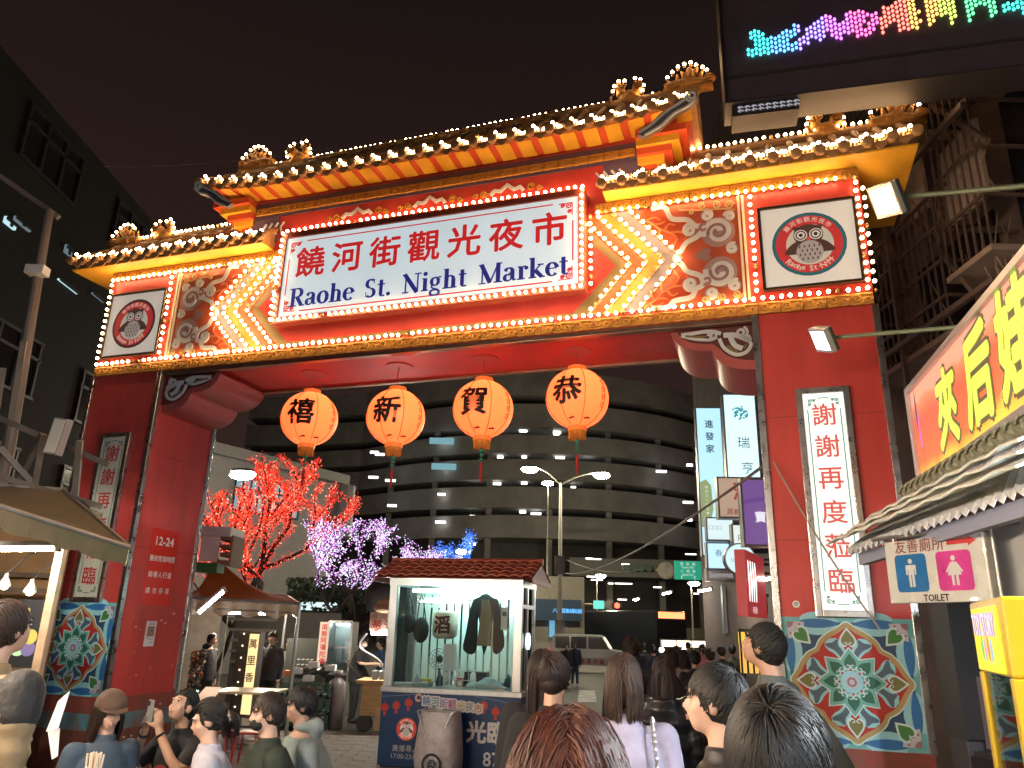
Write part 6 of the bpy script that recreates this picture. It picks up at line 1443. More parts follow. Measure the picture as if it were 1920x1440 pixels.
cs = inb('speaker_box', 'dark radio set standing at the back of the booth', 'radio', BW*.60, .62, CZ-.003); MB().box(-.16, .16, -.1, .1, 0, .24).build('case', DARKMET, cs, bevel=.01); MB().box(-.13, .13, -.108, -.1, .03, .12).build('grille', BLACK, cs)
lo = inb('round_mirror_lamp', 'round white disc lamp on the booth side glass', 'lamp', BW+.01, .3, 1.66); MB().lathe([(.11, 0), (.11, .03)], 24, m=Matrix.Rotation(PI/2, 3, 'Y')).build('disc', em('disc_glow', (.85, .95, 1.), 1.4), lo); 
# rubbish bag on a stand in front of the booth
bgp = atz(838, 1352, .80); bgp = Vector((bgp.x, bgp.y, 0)); d_ = (b1-b0).normalized(); 
bs = thing('rubbish_bag_stand', 'white translucent rubbish bag stretched on a folding stand before the booth', 'rubbish bag', bo_.matrix_basis @ Vector((BW*.51, -.42, 0)), bo_.rotation_euler[2])
b = MB(); N = 28
for j, (z, w_, d2) in enumerate(((.79, .40, .30), (.74, .41, .31), (.62, .42, .34), (.45, .45, .40), (.28, .48, .42), (.14, .46, .40), (.07, .36, .30))):
    for k in range(N): a = 2*PI*k/N; q = 1 + .05*mnoise.noise((math.cos(a)*2, math.sin(a)*2, z*4)) ; sq = lambda t: math.copysign(abs(t)**.6, t); b.v.append((sq(math.cos(a))*w_/2*1.25*q, sq(math.sin(a))*d2/2*1.2*q, z))
for j in range(6):
    for k in range(N): a, c = j*N+k, j*N+(k+1) % N; b.f.append((a, a+N, c+N, c))
o = b.build('plastic_bag', mat('translucent_plastic', (.52, .50, .52), .35, noise=.35, nscale=6, c2=(.36, .30, .29), bump=.5, bscale=14), bs, smooth=True)
MB().tube([(-.24, -.16, .80), (.24, -.16, .80)], .010).tube([(-.24, .16, .80), (.24, .16, .80)], .010).tube([(-.24, -.16, .80), (-.24, .16, .80)], .010).tube([(.24, -.16, .80), (.24, .16, .80)], .010).tube([(-.25, -.19, .80), (.10, -.28, .0)], .010).tube([(.22, -.19, .80), (-.16, -.28, .0)], .007).build('stand_frame', STEELB, bs)
b = MB(); b.strip(circle(0, .20, .115, n=28) + [circle(0, .20, .115, n=28)[0]], .03, -.275); b.strip(spiral(0, .20, .06, .01, 0, 2), .014, -.275); b.build('bag_print', BLACK, bs)
MB().ball((.02, -.1, .82), (.05, .04, .02)).build('bag_knot', WHITE, bs, smooth=True)

# ================================================================== STALLS BEHIND THE LEFT PILLAR
def P(px, py, Y): return at(px, py, Y)
def slabpx(parent, name, m, x0, y0, x1, y1, Y, th=.05, bevel=0., z0=None):
    a, c = P(x0, y1, Y), P(x1, y0, Y); return MB().box(a.x, c.x, Y, Y+th, z0 if z0 is not None else a.z, c.z).build(name, m, parent, bevel=bevel)
# orange tent
tn = thing('orange_tent', 'orange peaked tent canopy with clear plastic valance behind the left pillar', 'tent')
pk = P(405, 1042, 14.5); c1, c2, c3, c4 = P(352, 1120, 12.6), P(562, 1132, 13.4), P(540, 1118, 17), P(360, 1108, 16)
b = MB(); N = 10
def surf(A_, B_, C_, sag):
    o = len(b.v)
    for i in range(N+1):
        for j in range(N+1-i):
            u, v = i/N, j/N; w_ = 1-u-v; p = A_*u + B_*v + C_*w_; p = p + Vector((0, 0, -sag*(1-u)*u*2)); b.v.append(tuple(p))
    idx = {}; k = o
    for i in range(N+1):
        for j in range(N+1-i): idx[i, j] = k; k += 1
    for i in range(N):
        for j in range(N-i):
            b.f.append((idx[i, j], idx[i+1, j], idx[i, j+1]))
            if j < N-i-1: b.f.append((idx[i+1, j], idx[i+1, j+1], idx[i, j+1]))
for A_, B_ in ((c1, c2), (c2, c3), (c3, c4), (c4, c1)): surf(pk, A_, B_, .35)
b.build('canopy', mat('orange_canvas', (.62, .17, .03), .65, noise=.2, nscale=2), tn, smooth=True)
b = MB()
for A_, B_ in ((c1, c2), (c2, c3)):
    for i in range(21): p = A_.lerp(B_, i/20); b.v += [tuple(p), tuple(p + Vector((.03*math.sin(i*1.7), .03*math.cos(i*2.1), -.22-.05*math.sin(i*1.3))))]
    o = len(b.v)-42
    for i in range(20): b.f.append((o+2*i, o+2*i+2, o+2*i+3, o+2*i+1))
b.build('plastic_valance', mat('amber_plastic', (.40, .26, .14), .25, noise=.4, nscale=4), tn, smooth=True)
fr = MB()
for p in (c1, c2, c3, c4): fr.tube([(p.x, p.y, 0), p], .03)
for A_, B_ in ((c1, c2), (c2, c3), (c3, c4), (c4, c1)): fr.tube([A_, B_], .025); fr.tube([A_ + Vector((0, 0, -.15)), B_ + Vector((0, 0, -.15))], .015)
fr.build('tent_frame', GALV, tn)
tube_lamp(P(397, 1129, 11.5), .55, R(-20), em('tent_visible_tube', (1., .92, .74), 110.), 'slanted lit tube lamp under the orange tent by the left pillar', R(-38))
tube_lamp(P(470, 1150, 15.5), 1.2, R(10), em('tent_tube', (1., .86, .64), 620.), 'tube lamp hidden under the middle of the orange tent')
# shelving and white sheet behind the pillar
wsx = thing('tarped_shelving', 'brown shelving half covered with a white sheet behind the left pillar', 'shelving')
slabpx(wsx, 'roof_edge', mat('corr_light', (.45, .46, .46), .5), 366, 988, 434, 1004, 11.2, .6); slabpx(wsx, 'white_sheet', mat('sheet_white', (.60, .60, .58), .6, noise=.2), 372, 1006, 412, 1052, 11.2); 
for k in range(4): slabpx(wsx, 'shelf_board', mat('brown_shelf', (.16, .085, .045), .7), 412, 1006+15*k, 434, 1013+15*k, 11.25, .5)
slabpx(wsx, 'shelf_side', mat('brown_shelf', (.16, .085, .045), .7), 431, 1004, 435, 1062, 11.22, .5); slabpx(wsx, 'green_panel', mat('green_panel', (.03, .13, .04), .6), 366, 1055, 408, 1072, 11.3, .3)
MB().box(P(400, 1250, 11.6).x-.9, P(400, 1250, 11.6).x-.85, 11.3, 11.9, 0, P(400, 1070, 11.6).z).build('side_post', GALV, wsx)
# back wall panels
bw = thing('market_partition', 'pale cement partition and dark racks behind the orange tent', 'partition')
slabpx(bw, 'pale_panel', mat('cement_board', (.36, .32, .28), .8, noise=.25), 340, 1135, 418, 1262, 18.5, z0=0.); slabpx(bw, 'tall_board', mat('cement_board2', (.42, .37, .31), .8, noise=.2), 412, 1150, 428, 1262, 18.2, z0=0.)
slabpx(bw, 'dark_rack', mat('dark_rack', (.035, .03, .028), .6, noise=.4), 428, 1150, 640, 1262, 19.2, z0=0.); 
for k in range(5): slabpx(bw, 'rack_shelf', mat('rack_edge', (.09, .08, .07), .6), 430, 1160+20*k, 520, 1163+20*k, 19.0)
slabpx(bw, 'white_far_shop', em('far_white_shop', (.62, .82, .85), 1.0), 538, 1130, 632, 1143, 24.)
tin = thing('tinsel_curtain', 'shimmering silver foil curtain on the left of the tent', 'curtain'); b = MB(); r_ = random.Random(9)
p0 = P(352, 1290, 14.5); p1 = P(384, 1222, 14.5)
for k in range(900):
    p = Vector((r_.uniform(p0.x, p1.x), 14.5 + r_.uniform(-.05, .05), r_.uniform(p0.z-.2, p1.z))); n_ = Vector((r_.gauss(0, .8), -1, r_.gauss(0, .8))).normalized(); t1 = n_.orthogonal().normalized()*.03; t2 = n_.cross(t1); b.add([p-t1, p+t2, p+t1, p-t2], [(0, 1, 2, 3)])
b.build('foil_flakes', mat('silver_foil', (.8, .75, .7), .15, 1.), tin, kind='stuff')
# food display with warm light
fd = thing('food_display', 'lit slanted food display case at the foot of the left pillar', 'display case'); a = P(338, 1300, 10.2)
MB().box(a.x, a.x+.30, 10.2, 10.9, 0, .62).build('cabinet', mat('orange_cabinet', (.40, .10, .04), .5), fd); b = MB(); b.add([(a.x, 10.2, .64), (a.x+.30, 10.2, .64), (a.x+.26, 10.9, .98), (a.x+.05, 10.9, .98)], [(0, 1, 2, 3)]); b.build('slanted_glass', em('display_glow', (1., .45, .22), .4), fd)
for k in range(8): MB().ball((a.x+.03+.035*k, 10.22, .64), (.028, .03, .02), 8, 5).build('snack', mat('snack_orange', (.60, .16, .05), .5), fd, smooth=True)
# tall lit sign post
lp = thing('lantern_sign_post', 'tall glowing paper sign post reading 萬里香 by the tent', 'sign', (P(468, 1300, 13.5).x, 13.5, 0), R(-12))
z0_, z1_ = P(468, 1345, 13.5).z, P(470, 1186, 13.5).z
MB().box(-.12, .10, -.06, .10, z0_, z1_+.02).box(-.32, -.12, -.02, .06, 0, z1_).build('case', mat('dark_bronze_case', (.10, .08, .06), .5), lp); MB().box(-.08, .085, -.075, -.06, z0_+.05, z1_-.02).build('lit_paper', em('sign_post_paper', (1., .72, .32), 1.05), lp)
MB().text('萬里香', 0, (z0_+z1_)/2+.22, .15, -.079, bold=.02, vertical=True, step=1.75).build('brush_lettering', em('sign_ink', (.07, .03, .01), .6, 'NONE'), lp)
b = MB()
for k in range(7): b.ball((-.22, -.03, z0_+.15+.19*k), .012, 6, 4)
b.build('marker_lights', em('marker_light', (1., .85, .6), 4., 'NONE'), lp)
# folding table
tb = thing('folding_table', 'pale topped folding table below the glowing sign post', 'table', (0, 0, 0)); a, c = P(405, 1294, 11.6), P(528, 1290, 11.8); tz = a.z
MB().box(a.x, c.x, 11.4, 12.2, tz-.03, tz).build('table_top', mat('table_laminate', (.48, .36, .22), .4), tb, bevel=.005)
for x in (a.x+.06, c.x-.06):
    for y in (11.46, 12.14): MB().tube([(x, y, 0), (x, y, tz-.03)], .016).build('leg', DARKMET, tb)
MB().tube([(a.x+.06, 11.46, .35), (c.x-.06, 11.46, .35)], .012).tube([(a.x+.06, 12.14, .35), (c.x-.06, 12.14, .35)], .012).build('stretcher', DARKMET, tb)
for k, x in enumerate((a.x+.3, a.x+.7)):
    s_ = thing('stool', ('red plastic stool tucked under the folding table', 'second red stool right of the first under the table')[k], 'stool', (x, 11.1, 0), 0, 'stools at the folding table'); MB().box(-.15, .15, -.15, .15, .40, .43).build('seat', mat('red_plastic', (.40, .03, .03), .35), s_, bevel=.02)
    for sx in (-1, 1):
        for sy in (-1, 1): MB().tube([(sx*.16, sy*.16, 0), (sx*.12, sy*.12, .40)], .014).build('leg', mat('red_plastic', (.40, .03, .03), .35), s_)
# vendor corner: black boards, cabinet, prayer strip, crates, gas bottle
vb = thing('menu_easel', 'black chalk menu board standing behind the crates', 'menu board', (0, 0, 0)); o = slabpx(vb, 'board', mat('chalk_black', (.018, .022, .02), .5), 532, 1198, 598, 1264, 16.6, .06, z0=.0); b = MB(); a = P(548, 1246, 16.58)
for r_ in range(3):
    for k in range(5): b.strip([(a.x+.09*k, a.z+.02*r_*5-.1), (a.x+.06+.09*k, a.z+.02*r_*5-.09)], .022, 16.58)
b.build('chalk_marks', mat('chalk', (.4, .4, .38), .8), vb)
gc = thing('glass_cabinet', 'steel framed glass display cabinet beside the prayer strip', 'cabinet', (0, 0, 0)); a, c = P(612, 1262, 17.2), P(664, 1166, 17.2)
MB().box(a.x, c.x, 17.6, 17.65, a.z, c.z).build('back', mat('cabinet_back', (.40, .45, .45), .5), gc); f = MB()
for x in (a.x, c.x): f.box(x-.025, x+.025, 17.0, 17.65, 0, c.z)
for z in (a.z, c.z, (a.z+c.z)/2): f.box(a.x, c.x, 17.0, 17.05, z-.02, z+.02)
f.build('frame', STEELB, gc); MB().box(a.x, c.x, 17.01, 17.015, a.z, c.z).build('glass', GLASS, gc); MB().tube([(a.x+.1, 17.3, c.z-.06), (c.x-.1, 17.3, c.z-.06)], .015).build('tube', em('cabinet_tube', (.85, 1., .98), 60.), gc); MB().box(a.x, c.x, 17.02, 17.6, .1, a.z).build('base', DARKMET, gc)
for k in range(3): MB().box(a.x+.1+.17*k, a.x+.22+.17*k, 17.55, 17.59, a.z+.2, a.z+.55+.1*(k % 2)).build('notice', mat('white_sheet', (.62, .66, .68), .6), gc)
ps_ = thing('prayer_strip', 'white vertical strip with red characters 南無阿彌陀佛', 'sign', (P(603, 1240, 16.4).x, 16.4, P(603, 1240, 16.4).z)); hh = P(603, 1166, 16.4).z - P(603, 1240, 16.4).z
MB().box(-.10, .10, 0, .03, 0, hh).build('strip', mat('strip_white', (.62, .52, .48), .6), ps_); MB().text('南無阿彌陀佛', 0, hh*.44, .118, -.003, bold=.02, vertical=True, step=1.12).build('characters', mat('strip_red', (.50, .03, .03), .5), ps_)
cr_ = thing('crate_stack', 'dark green crates loaded with bags below the menu board', 'crate', (0, 0, 0)); a, c = P(522, 1335, 14.6), P(618, 1272, 14.6)
for k in range(3):
    o = MB()
    z = .05+.26*k; o.box(a.x, c.x, 14.6, 15.2, z, z+.03)
    for i in range(8): x = a.x+(c.x-a.x)*i/7; o.box(x-.03, x+.03, 14.6, 14.63, z, z+.22)
    for zz in (z+.06, z+.13, z+.20): o.box(a.x, c.x, 14.59, 14.62, zz, zz+.03)
    o.build('crate', mat('green_crate', (.03, .09, .06), .5), cr_)
b = MB(); r_ = random.Random(8)
for k in range(16): b.ball((r_.uniform(a.x+.1, c.x-.1), 14.85 + r_.uniform(-.1, .1), .90 + r_.uniform(0, .12)), (r_.uniform(.08, .16), .12, r_.uniform(.05, .10)), 8, 6)
link(blob(b, .03), 'bags', mat('black_plastic_bag', (.02, .02, .022), .3, bump=.6, bscale=20), cr_, smooth=True)
for k, (px, py, m) in enumerate(((542, 1262, 'snack_orange'), (556, 1258, 'white_sheet'), (588, 1246, 'print_white'), (620, 1252, 'white_sheet'), (578, 1272, 'white_sheet'))): p = P(px, py, 14.5); MB().box(p.x-.09, p.x+.09, 14.45, 14.6, p.z-.05, p.z+.05).build('packet', MATS[m], cr_, bevel=.015)
gb = thing('gas_bottle', 'dusty grey gas bottle beside the crates', 'gas bottle', (P(627, 1345, 15.0).x, 15.0, 0)); MB().lathe([(.14, 0), (.16, .04), (.165, .70), (.14, .80), (.05, .86), (.05, .90), (.09, .91), (.09, 1.0)], 18).build('cylinder', mat('gas_grey', (.26, .23, .22), .5, .2, noise=.3), gb, smooth=True); MB().text('瓦斯', 0, .5, .1, -.168, vertical=True).build('stencil', mat('stencil', (.3, .08, .06), .6), gb)
MB().tube(smoothline([(0, 0, 1.0), (.1, 0, 1.15), (.35, .2, .9), (.6, .3, .7)], 5), .01).build('hose', BLACK, gb)
# scallion pancake counter
pc = thing('pancake_counter', 'pale plywood pancake counter on wheels left of the booth', 'counter', (0, 0, 0)); a, c = P(668, 1362, 14.6), P(732, 1276, 14.6)
MB().box(a.x-.05, c.x+.25, 14.5, 15.3, c.z-.06, c.z).build('top', WOOD, pc, bevel=.005); MB().box(a.x+.05, c.x+.2, 14.58, 15.2, .28, c.z-.06).build('cabinet', WOOD, pc, bevel=.004)
MB().box(a.x+.33, c.x+.15, 14.5, 14.57, .05, .42).build('loose_board', mat('light_wood', (.60, .42, .22), .6, noise=.2), pc)
for x in (a.x+.12, c.x+.1): MB().lathe([(.13, -.03), (.15, -.02), (.15, .02), (.13, .03)], 18, (x, 14.7, .15), m=Matrix.Rotation(PI/2, 3, 'X')).build('wheel', BLACK, pc)
for k in range(4): MB().lathe([(.05, 0), (.06, .02), (.06, .14), (.05, .16)], 12, (a.x+.25+.12*k, 14.7+.1*(k % 2), c.z)).build('steel_pot', STEELB, pc)
ps2 = thing('pancake_sign', 'cream sign with red characters 葱油 topped by a giant bun', 'sign', (P(692, 1182, 14.8).x, 14.8, P(692, 1182, 14.8).z)); w_ = P(742, 1182, 14.8).x - P(692, 1182, 14.8).x; hh = P(692, 1148, 14.8).z - P(692, 1182, 14.8).z
MB().box(0, w_, 0, .10, 0, hh).build('board', mat('sign_cream', (.60, .42, .34), .5), ps2); MB().text('葱油', w_*.50, hh*.30, .19, -.004, bold=.02, step=1.15).build('lettering', mat('red_print', (.48, .028, .03), .45), ps2); MB().text('饒河上', w_*.5, hh*.78, .12, -.004, step=1.4).build('small_lettering', mat('sign_brown', (.24, .12, .10), .5), ps2)
b = MB(); b.ball((w_*.6, .05, hh+.08), (.26, .18, .10)); b.ball((w_*.6, .05, hh+.19), (.20, .14, .09)); link(blob(b, .02), 'giant_bun', mat('bun_brown', (.30, .17, .10), .6), ps2, smooth=True); MB().tube(smoothline([(-.05, .05, -.05), (-.15, .05, -.3), (.25, .05, -.55), (.3, .05, -.9)], 5), .02).build('bent_pipe', GALV, ps2)
MB().box(w_*.1, w_*.9, -.02, .1, -.07, -.03).build('sign_lamp', em('sign_lamp_glow', (1., .92, .80), 160.), ps2)
um = thing('black_parasol', 'folded black parasol behind the pancake sign', 'parasol', (P(725, 1240, 16).x, 16, 0)); MB().ball((0, 0, P(720, 1120, 16).z), (.55, .5, .45), 14, 8).build('canopy', FABBLACK, um, smooth=True); MB().tube([(0, 0, 0), (0, 0, 2.2)], .025).build('pole', DARKMET, um)
# ================================================================== PEOPLE
SKIN = mat('skin', (.52, .31, .22), .5, noise=.08, nscale=8); SKIN2 = mat('skin_pale', (.60, .38, .29), .48, noise=.06, nscale=8)
def cloth(name, c, rough=.85, b=.25): return mat('cloth_' + name, c, rough, noise=.25, nscale=6, bump=b*2.2, bscale=13)
HB = mat('hair_black', (.007, .006, .006), .56, noise=.4, nscale=30); HBR = mat('hair_brown', (.026, .013, .009), .56, noise=.4, nscale=30); HCO = mat('hair_copper', (.105, .026, .012), .56, noise=.45, nscale=25, c2=(.045, .012, .007)); HDR = mat('hair_dark_red', (.022, .009, .008), .56, noise=.4, nscale=30); HMB = mat('hair_mid_brown', (.055, .028, .019), .56, noise=.45, nscale=25, c2=(.025, .012, .009))
EYE = mat('eye_dark', (.012, .009, .008), .15); LIP = mat("lip", (.40, .19, .155), .45); WHT = mat('eye_white', (.65, .62, .60), .3)
def limb(mb, pts, rs, n=10):
    mb.tube(smoothline([tuple(p) for p in pts], 3), [v[0] for v in smoothline([(r,) for r in rs], 3)], n)
    mb.ball(pts[0], rs[0], n, 6); mb.ball(pts[-1], rs[-1], n, 6)
def rings(mb, rs, n=18):
    o = len(mb.v)
    for c, rx, ry in rs:
        for j in range(n): a = 2*PI*j/n; mb.v.append((c[0]+rx*math.cos(a), c[1]+ry*math.sin(a), c[2]))
    for i in range(len(rs)-1):
        for j in range(n): a, b = o+i*n+j, o+i*n+(j+1) % n; mb.f.append((a, b, b+n, a+n))
    mb.f.append(tuple(o+j for j in reversed(range(n)))); mb.f.append(tuple(o+(len(rs)-1)*n+j for j in range(n)))
def hand(mb, wp, d, nrm, s, curl=.5, side=1):
    """palm, four unequal bent fingers and a thumb off the side of the palm"""
    d = d.normalized(); nrm = (nrm - d*nrm.dot(d)).normalized(); sd = d.cross(nrm)*side
    pc = wp + d*.045*s; m = Matrix((sd, d, nrm)).transposed()
    mb.ball(pc, (.040*s, .050*s, .017*s), 10, 7, m)
    for k, L in enumerate((.070, .080, .075, .058)):
        p = pc + d*.040*s + sd*(.030-.020*k)*s; dd = d.copy(); pts = [p - d*.01*s, p]
        for j in range(3): dd = (dd*math.cos(curl*.8) + nrm*math.sin(curl*.8)).normalized(); p = p + dd*L*s*(.42, .33, .25)[j]; pts.append(p)
        limb(mb, pts, [.0095*s, .0092*s, .0088*s, .008*s, .007*s], 7)
    t = pc - d*.015*s + sd*.034*s; pts = [t]
    for j in range(2): t = t + (d*.75 + sd*(.8-.5*j) + nrm*.35*(1+j)).normalized()*.034*s; pts.append(t)
    limb(mb, pts, [.012*s, .011*s, .009*s], 7)
def strands(mb, s, n, length, seed, wid=.0026, style='short'):
    r_ = random.Random(seed); C = Vector((0, .014, .004)); E = Vector((.080, .098, .108)); crown = Vector((.12, .62, .76)).normalized()
    k = 0; sh = style in ('short',)
    while k < n:
        d = Vector((r_.gauss(0, 1), r_.gauss(0, 1), r_.gauss(0, 1))).normalized()
        if d.z < -.45 or (d.y < -.35 and d.z < .42) or (d.y < .12 and d.z < -.05): continue
        k += 1; p = Vector((d.x*E.x, d.y*E.y, d.z*E.z)); lay = 1.0 + r_.uniform(0, .055)
        if sh: v = d - crown
        elif style == 'tied': v = Vector((0, .9, -.25)) - d*.2
        else: v = Vector((math.copysign(.75, d.x + r_.gauss(0, .06)), .55, -.55))
        v = v - d*v.dot(d); v = v.normalized() if v.length > .03 else Vector((r_.uniform(-1, 1), r_.uniform(-1, 1), -.2)).normalized()
        v = (v + Vector((r_.gauss(0, .16), r_.gauss(0, .16), r_.gauss(0, .08)))*(1.6 if sh else 1)).normalized(); L = length*r_.uniform(.8, 1.08)
        if r_.random() < .02: lay += .035; v = (v + Vector((r_.gauss(0, .25), r_.gauss(0, .25), r_.gauss(0, .2)))).normalized()
        if sh: L = length*(1.0 if d.z > .45 else .62 if d.z > 0 else .45)*r_.uniform(.7, 1.2); L = min(L, .055) if d.y < -.1 else L
        pts = [p*.985]; dr = .05 if sh else .10 if style == 'tied' else .42
        wts = (1,)*7 if sh or style == 'tied' else (.35, .45, .6, .85, 1.3, 1.6, 1.85)
        for j in range(7):
            v = (v + Vector((0, 0, -dr))).normalized(); q = pts[-1] + v*(L/7*wts[j]); e = math.sqrt((q.x/E.x)**2 + (q.y/E.y)**2 + (q.z/E.z)**2)
            if e < lay: q = q*(lay/max(e, .3))
            elif e > 1.11 and not sh and q.z > -.03: q = q*(1.11/e)
            elif sh and e > 1.065: q = q*(1.065/e)
            if not sh and q.z < -.03:
                lim = (.088 if q.z > -.2 else .080)*(lay - .02); q.x = max(-lim, min(lim, q.x))
                if q.y < .045: q.y += .012
                v = Vector((v.x*.4, v.y*.4, -1)).normalized()
            pts.append(q)
        mb.tube([(C + q)*s for q in pts], [wid*s*(1, 1, 1, 1, .95, .85, .7, .35)[i] for i in range(8)], 3, False)
def person(label, px, py, Y, face, top, hair, hmat, legs, skin=SKIN, seat=False, lean=0., hyaw=0., hpitch=0., hroll=0., arms=None, det=1, bw=1., sc=1., group=None, puffy=False, cut=None, hood=False, short_sleeve=False, coat=0., extras=None):
    T = at(px, py, Y); s = T.z/(.93 + .815*math.cos(lean)) if not seat and sc == 1. else sc
    hip = .93*s if not seat and sc == 1. else T.z - .815*s*math.cos(lean)
    root = thing('person', label, 'person', (T.x, T.y, 0), face, group)
    u = Vector((0, -math.sin(lean), math.cos(lean))); p0 = Vector((0, 0, hip)); off = u*.50*s; p0 = p0 - Vector((0, off.y, 0)); V = lambda x, y, z: Vector((x*s, y*s, z*s))
    nk = p0 + u*.50*s; hc = nk + V(0, -.025, .175); Hm = Matrix.Rotation(hyaw, 3, 'Z') @ Matrix.Rotation(hpitch, 3, 'X') @ Matrix.Rotation(hroll, 3, 'Y')
    vox = (.028, .014, .0105)[det]*s
    hd = lambda x, y, z: hc + Hm @ V(x, y, z)
    b = MB()
    b.ball(hd(0, .010, .006), (.074*s, .091*s, .095*s), 16, 10, Hm); b.ball(hd(0, -.028, -.045), (.056*s, .066*s, .070*s), 14, 9, Hm); b.ball(hd(0, -.055, -.085), (.030*s, .030*s, .026*s), 10, 7, Hm)
    limb(b, [nk - u*.05*s, nk + V(0, -.005, .06), hd(0, .0, -.06)], [.058*s, .052*s, .050*s])
    if det:
        b.ball(hd(0, -.098, -.028), (.013*s, .018*s, .016*s), 8, 6, Hm); limb(b, [hd(0, -.082, .018), hd(0, -.098, -.022)], [.009*s, .011*s], 7)
        for q in (-1, 1):
            b.ball(hd(q*.078, .004, -.02), (.008*s, .020*s, .029*s), 8, 6, Hm); b.ball(hd(q*.030, -.078, .026), (.026*s, .014*s, .009*s), 8, 6, Hm); b.ball(hd(q*.036, -.060, -.032), (.027*s, .022*s, .024*s), 8, 6, Hm)
        b.ball(hd(0, -.088, -.062), (.022*s, .010*s, .008*s), 8, 6, Hm)
    sh = p0 + u*.44*s
    tor = [(p0 + u*t*s, rx*s*bw, ry*s*bw) for t, rx, ry in ((-.08, .13, .10), (.0, .15, .105), (.12, .135, .095), (.25, .15, .105), (.36, .165, .105), (.44, .13, .085), (.49, .06, .06))]
    rings(b, tor)
    A = []
    for q in (-1, 1):
        S_ = sh + V(q*.175*bw, 0, -.02)
        if arms and arms.get(q): el, wr, hn = [Vector(x)*s for x in arms[q][:3]]; el = p0 + el; wr = p0 + wr; hn = hn.normalized()
        else: el = S_ + V(q*.05, .03, -.27); wr = el + V(q*.0, -.06, -.24); hn = V(0, -.1, -1).normalized()
        A.append((q, S_, el, wr, hn)); limb(b, [S_, el, wr], [.048*s, .039*s, .028*s]); hand(b, wr, hn, Vector((-q*.9, -.3, .2)) if not (arms and arms.get(q) and len(arms[q]) > 3) else Vector(arms[q][3]), s, .5, q)
    Lg = []
    for q in (-1, 1):
        h_ = p0 + V(q*.085, 0, -.04)
        if seat: kn = h_ + V(q*.04, -.42, .02); ft = Vector((kn.x, kn.y + .06*s, max(.08, hip-.55*s)))
        else: kn = Vector((h_.x, h_.y - .03*s, .49*s)); ft = Vector((h_.x + q*.01*s, h_.y + .03*s*q, .085*s))
        Lg.append((q, h_, kn, ft)); limb(b, [h_, kn, ft], [.075*s, .052*s, .036*s]); b.ball(ft + V(0, -.05, -.045), (.04*s, .10*s, .035*s), 8, 6)
    link(blob(b, vox), 'body', skin, root, smooth=True)
    # eyes, lips
    if det:
        e = MB(); l = MB(); w_ = MB()
        for q in (-1, 1):
            w_.ball(hd(q*.031, -.0835, .004), (.0125*s, .006*s, .0045*s), 8, 6, Hm); e.ball(hd(q*.031, -.0875, .004), (.0062*s, .004*s, .0058*s), 8, 6, Hm); limb(e, [hd(q*.015, -.092, .026), hd(q*.032, -.0925, .031), hd(q*.050, -.083, .025)], [.0022*s, .003*s, .0015*s], 5); limb(e, [hd(q*.018, -.0885, .009), hd(q*.032, -.091, .012), hd(q*.046, -.083, .007)], [.0012*s, .0018*s, .001*s], 5)
        limb(l, [hd(-.019, -.089, -.061), hd(0, -.098, -.059), hd(.019, -.089, -.061)], [.002*s, .005*s, .002*s], 6); limb(l, [hd(-.015, -.089, -.067), hd(0, -.097, -.068), hd(.015, -.089, -.067)], [.002*s, .005*s, .002*s], 6)
        w_.build('eye_whites', WHT, root, smooth=True); e.build('eyes', EYE, root, smooth=True); l.build('lips', LIP, root, smooth=True)
    # top garment
    g = MB(); fat = .020 if not puffy else .045; tr = []
    N = 26 if puffy else 9
    for i in range(N):
        t = -.14 - coat + (.47 + .14 + coat)*i/(N-1); rx = .158 + .02*math.sin(max(0, min(1, (t+.05)/.45))*PI) ; ry = .112 + .012*math.sin(max(0, min(1, (t+.05)/.45))*PI)
        if t > .36: k = (t-.36)/.11; rx = rx*(1-k) + .085*k; ry = ry*(1-k) + .075*k
        f = fat + (.016*math.sin(i*PI/2.0) if puffy else 0); c = p0 + (u*t*s if t > 0 else Vector((0, 0, t*s))); tr.append((c, (rx+f)*s*bw, (ry+f)*s*bw))
    rings(g, tr)
    for q, S_, el, wr, hn in A:
        if short_sleeve: limb(g, [S_, S_.lerp(el, .72)], [.066*s, .056*s])
        elif puffy:
            pts = [S_.lerp(el, i/6) for i in range(7)] + [el.lerp(wr, i/6) for i in range(1, 7)]; g.tube(pts, [(.078 - .018*i/12 + .010*math.sin(i*PI*.9))*s for i in range(13)], 12); g.ball(S_, .08*s)
        else: limb(g, [S_, el, wr - (wr-el).normalized()*.01*s], [(.066 + .004)*s, .056*s, .042*s], 12)
        g.ball(S_ - V(q*.02, 0, -.005), (.075*s*bw, .075*s, .06*s))
    if hood: g.ball(nk + V(0, .085, .02), (.12*s, .065*s, .07*s)); g.ball(nk + V(0, .03, .03), (.10*s, .09*s, .045*s))
    else: rings(g, [(nk + V(0, .006, -.03), .085*s, .080*s), (nk + V(0, .004, .03), .070*s, .068*s)])
    link(blob(g, (.026, .015, .0125)[det]*s if not puffy else .0125*s), 'jacket' if not short_sleeve else 'shirt', top, root, smooth=True)
    # trousers and shoes
    if hip > 0:
        t_ = MB(); rings(t_, [(p0 + V(0, 0, -.10), .15*s*bw, .12*s), (p0 + V(0, 0, .03), .155*s*bw, .115*s)])
        for q, h_, kn, ft in Lg: limb(t_, [h_, kn, ft + V(0, 0, .03)], [.092*s, .068*s, .055*s])
        link(blob(t_, .024*s), 'trousers', legs, root, smooth=True)
        for q, h_, kn, ft in Lg:
            sb = MB(); sb.ball(ft + V(0, -.055, -.035), (.048*s, .125*s, .045*s), 10, 7); sb.ball(ft + V(0, .01, -.01), (.045*s, .06*s, .055*s), 10, 7); sb.build('shoe', FABBLACK if det else WHITE, root, smooth=True)
    # hair
    h = MB()
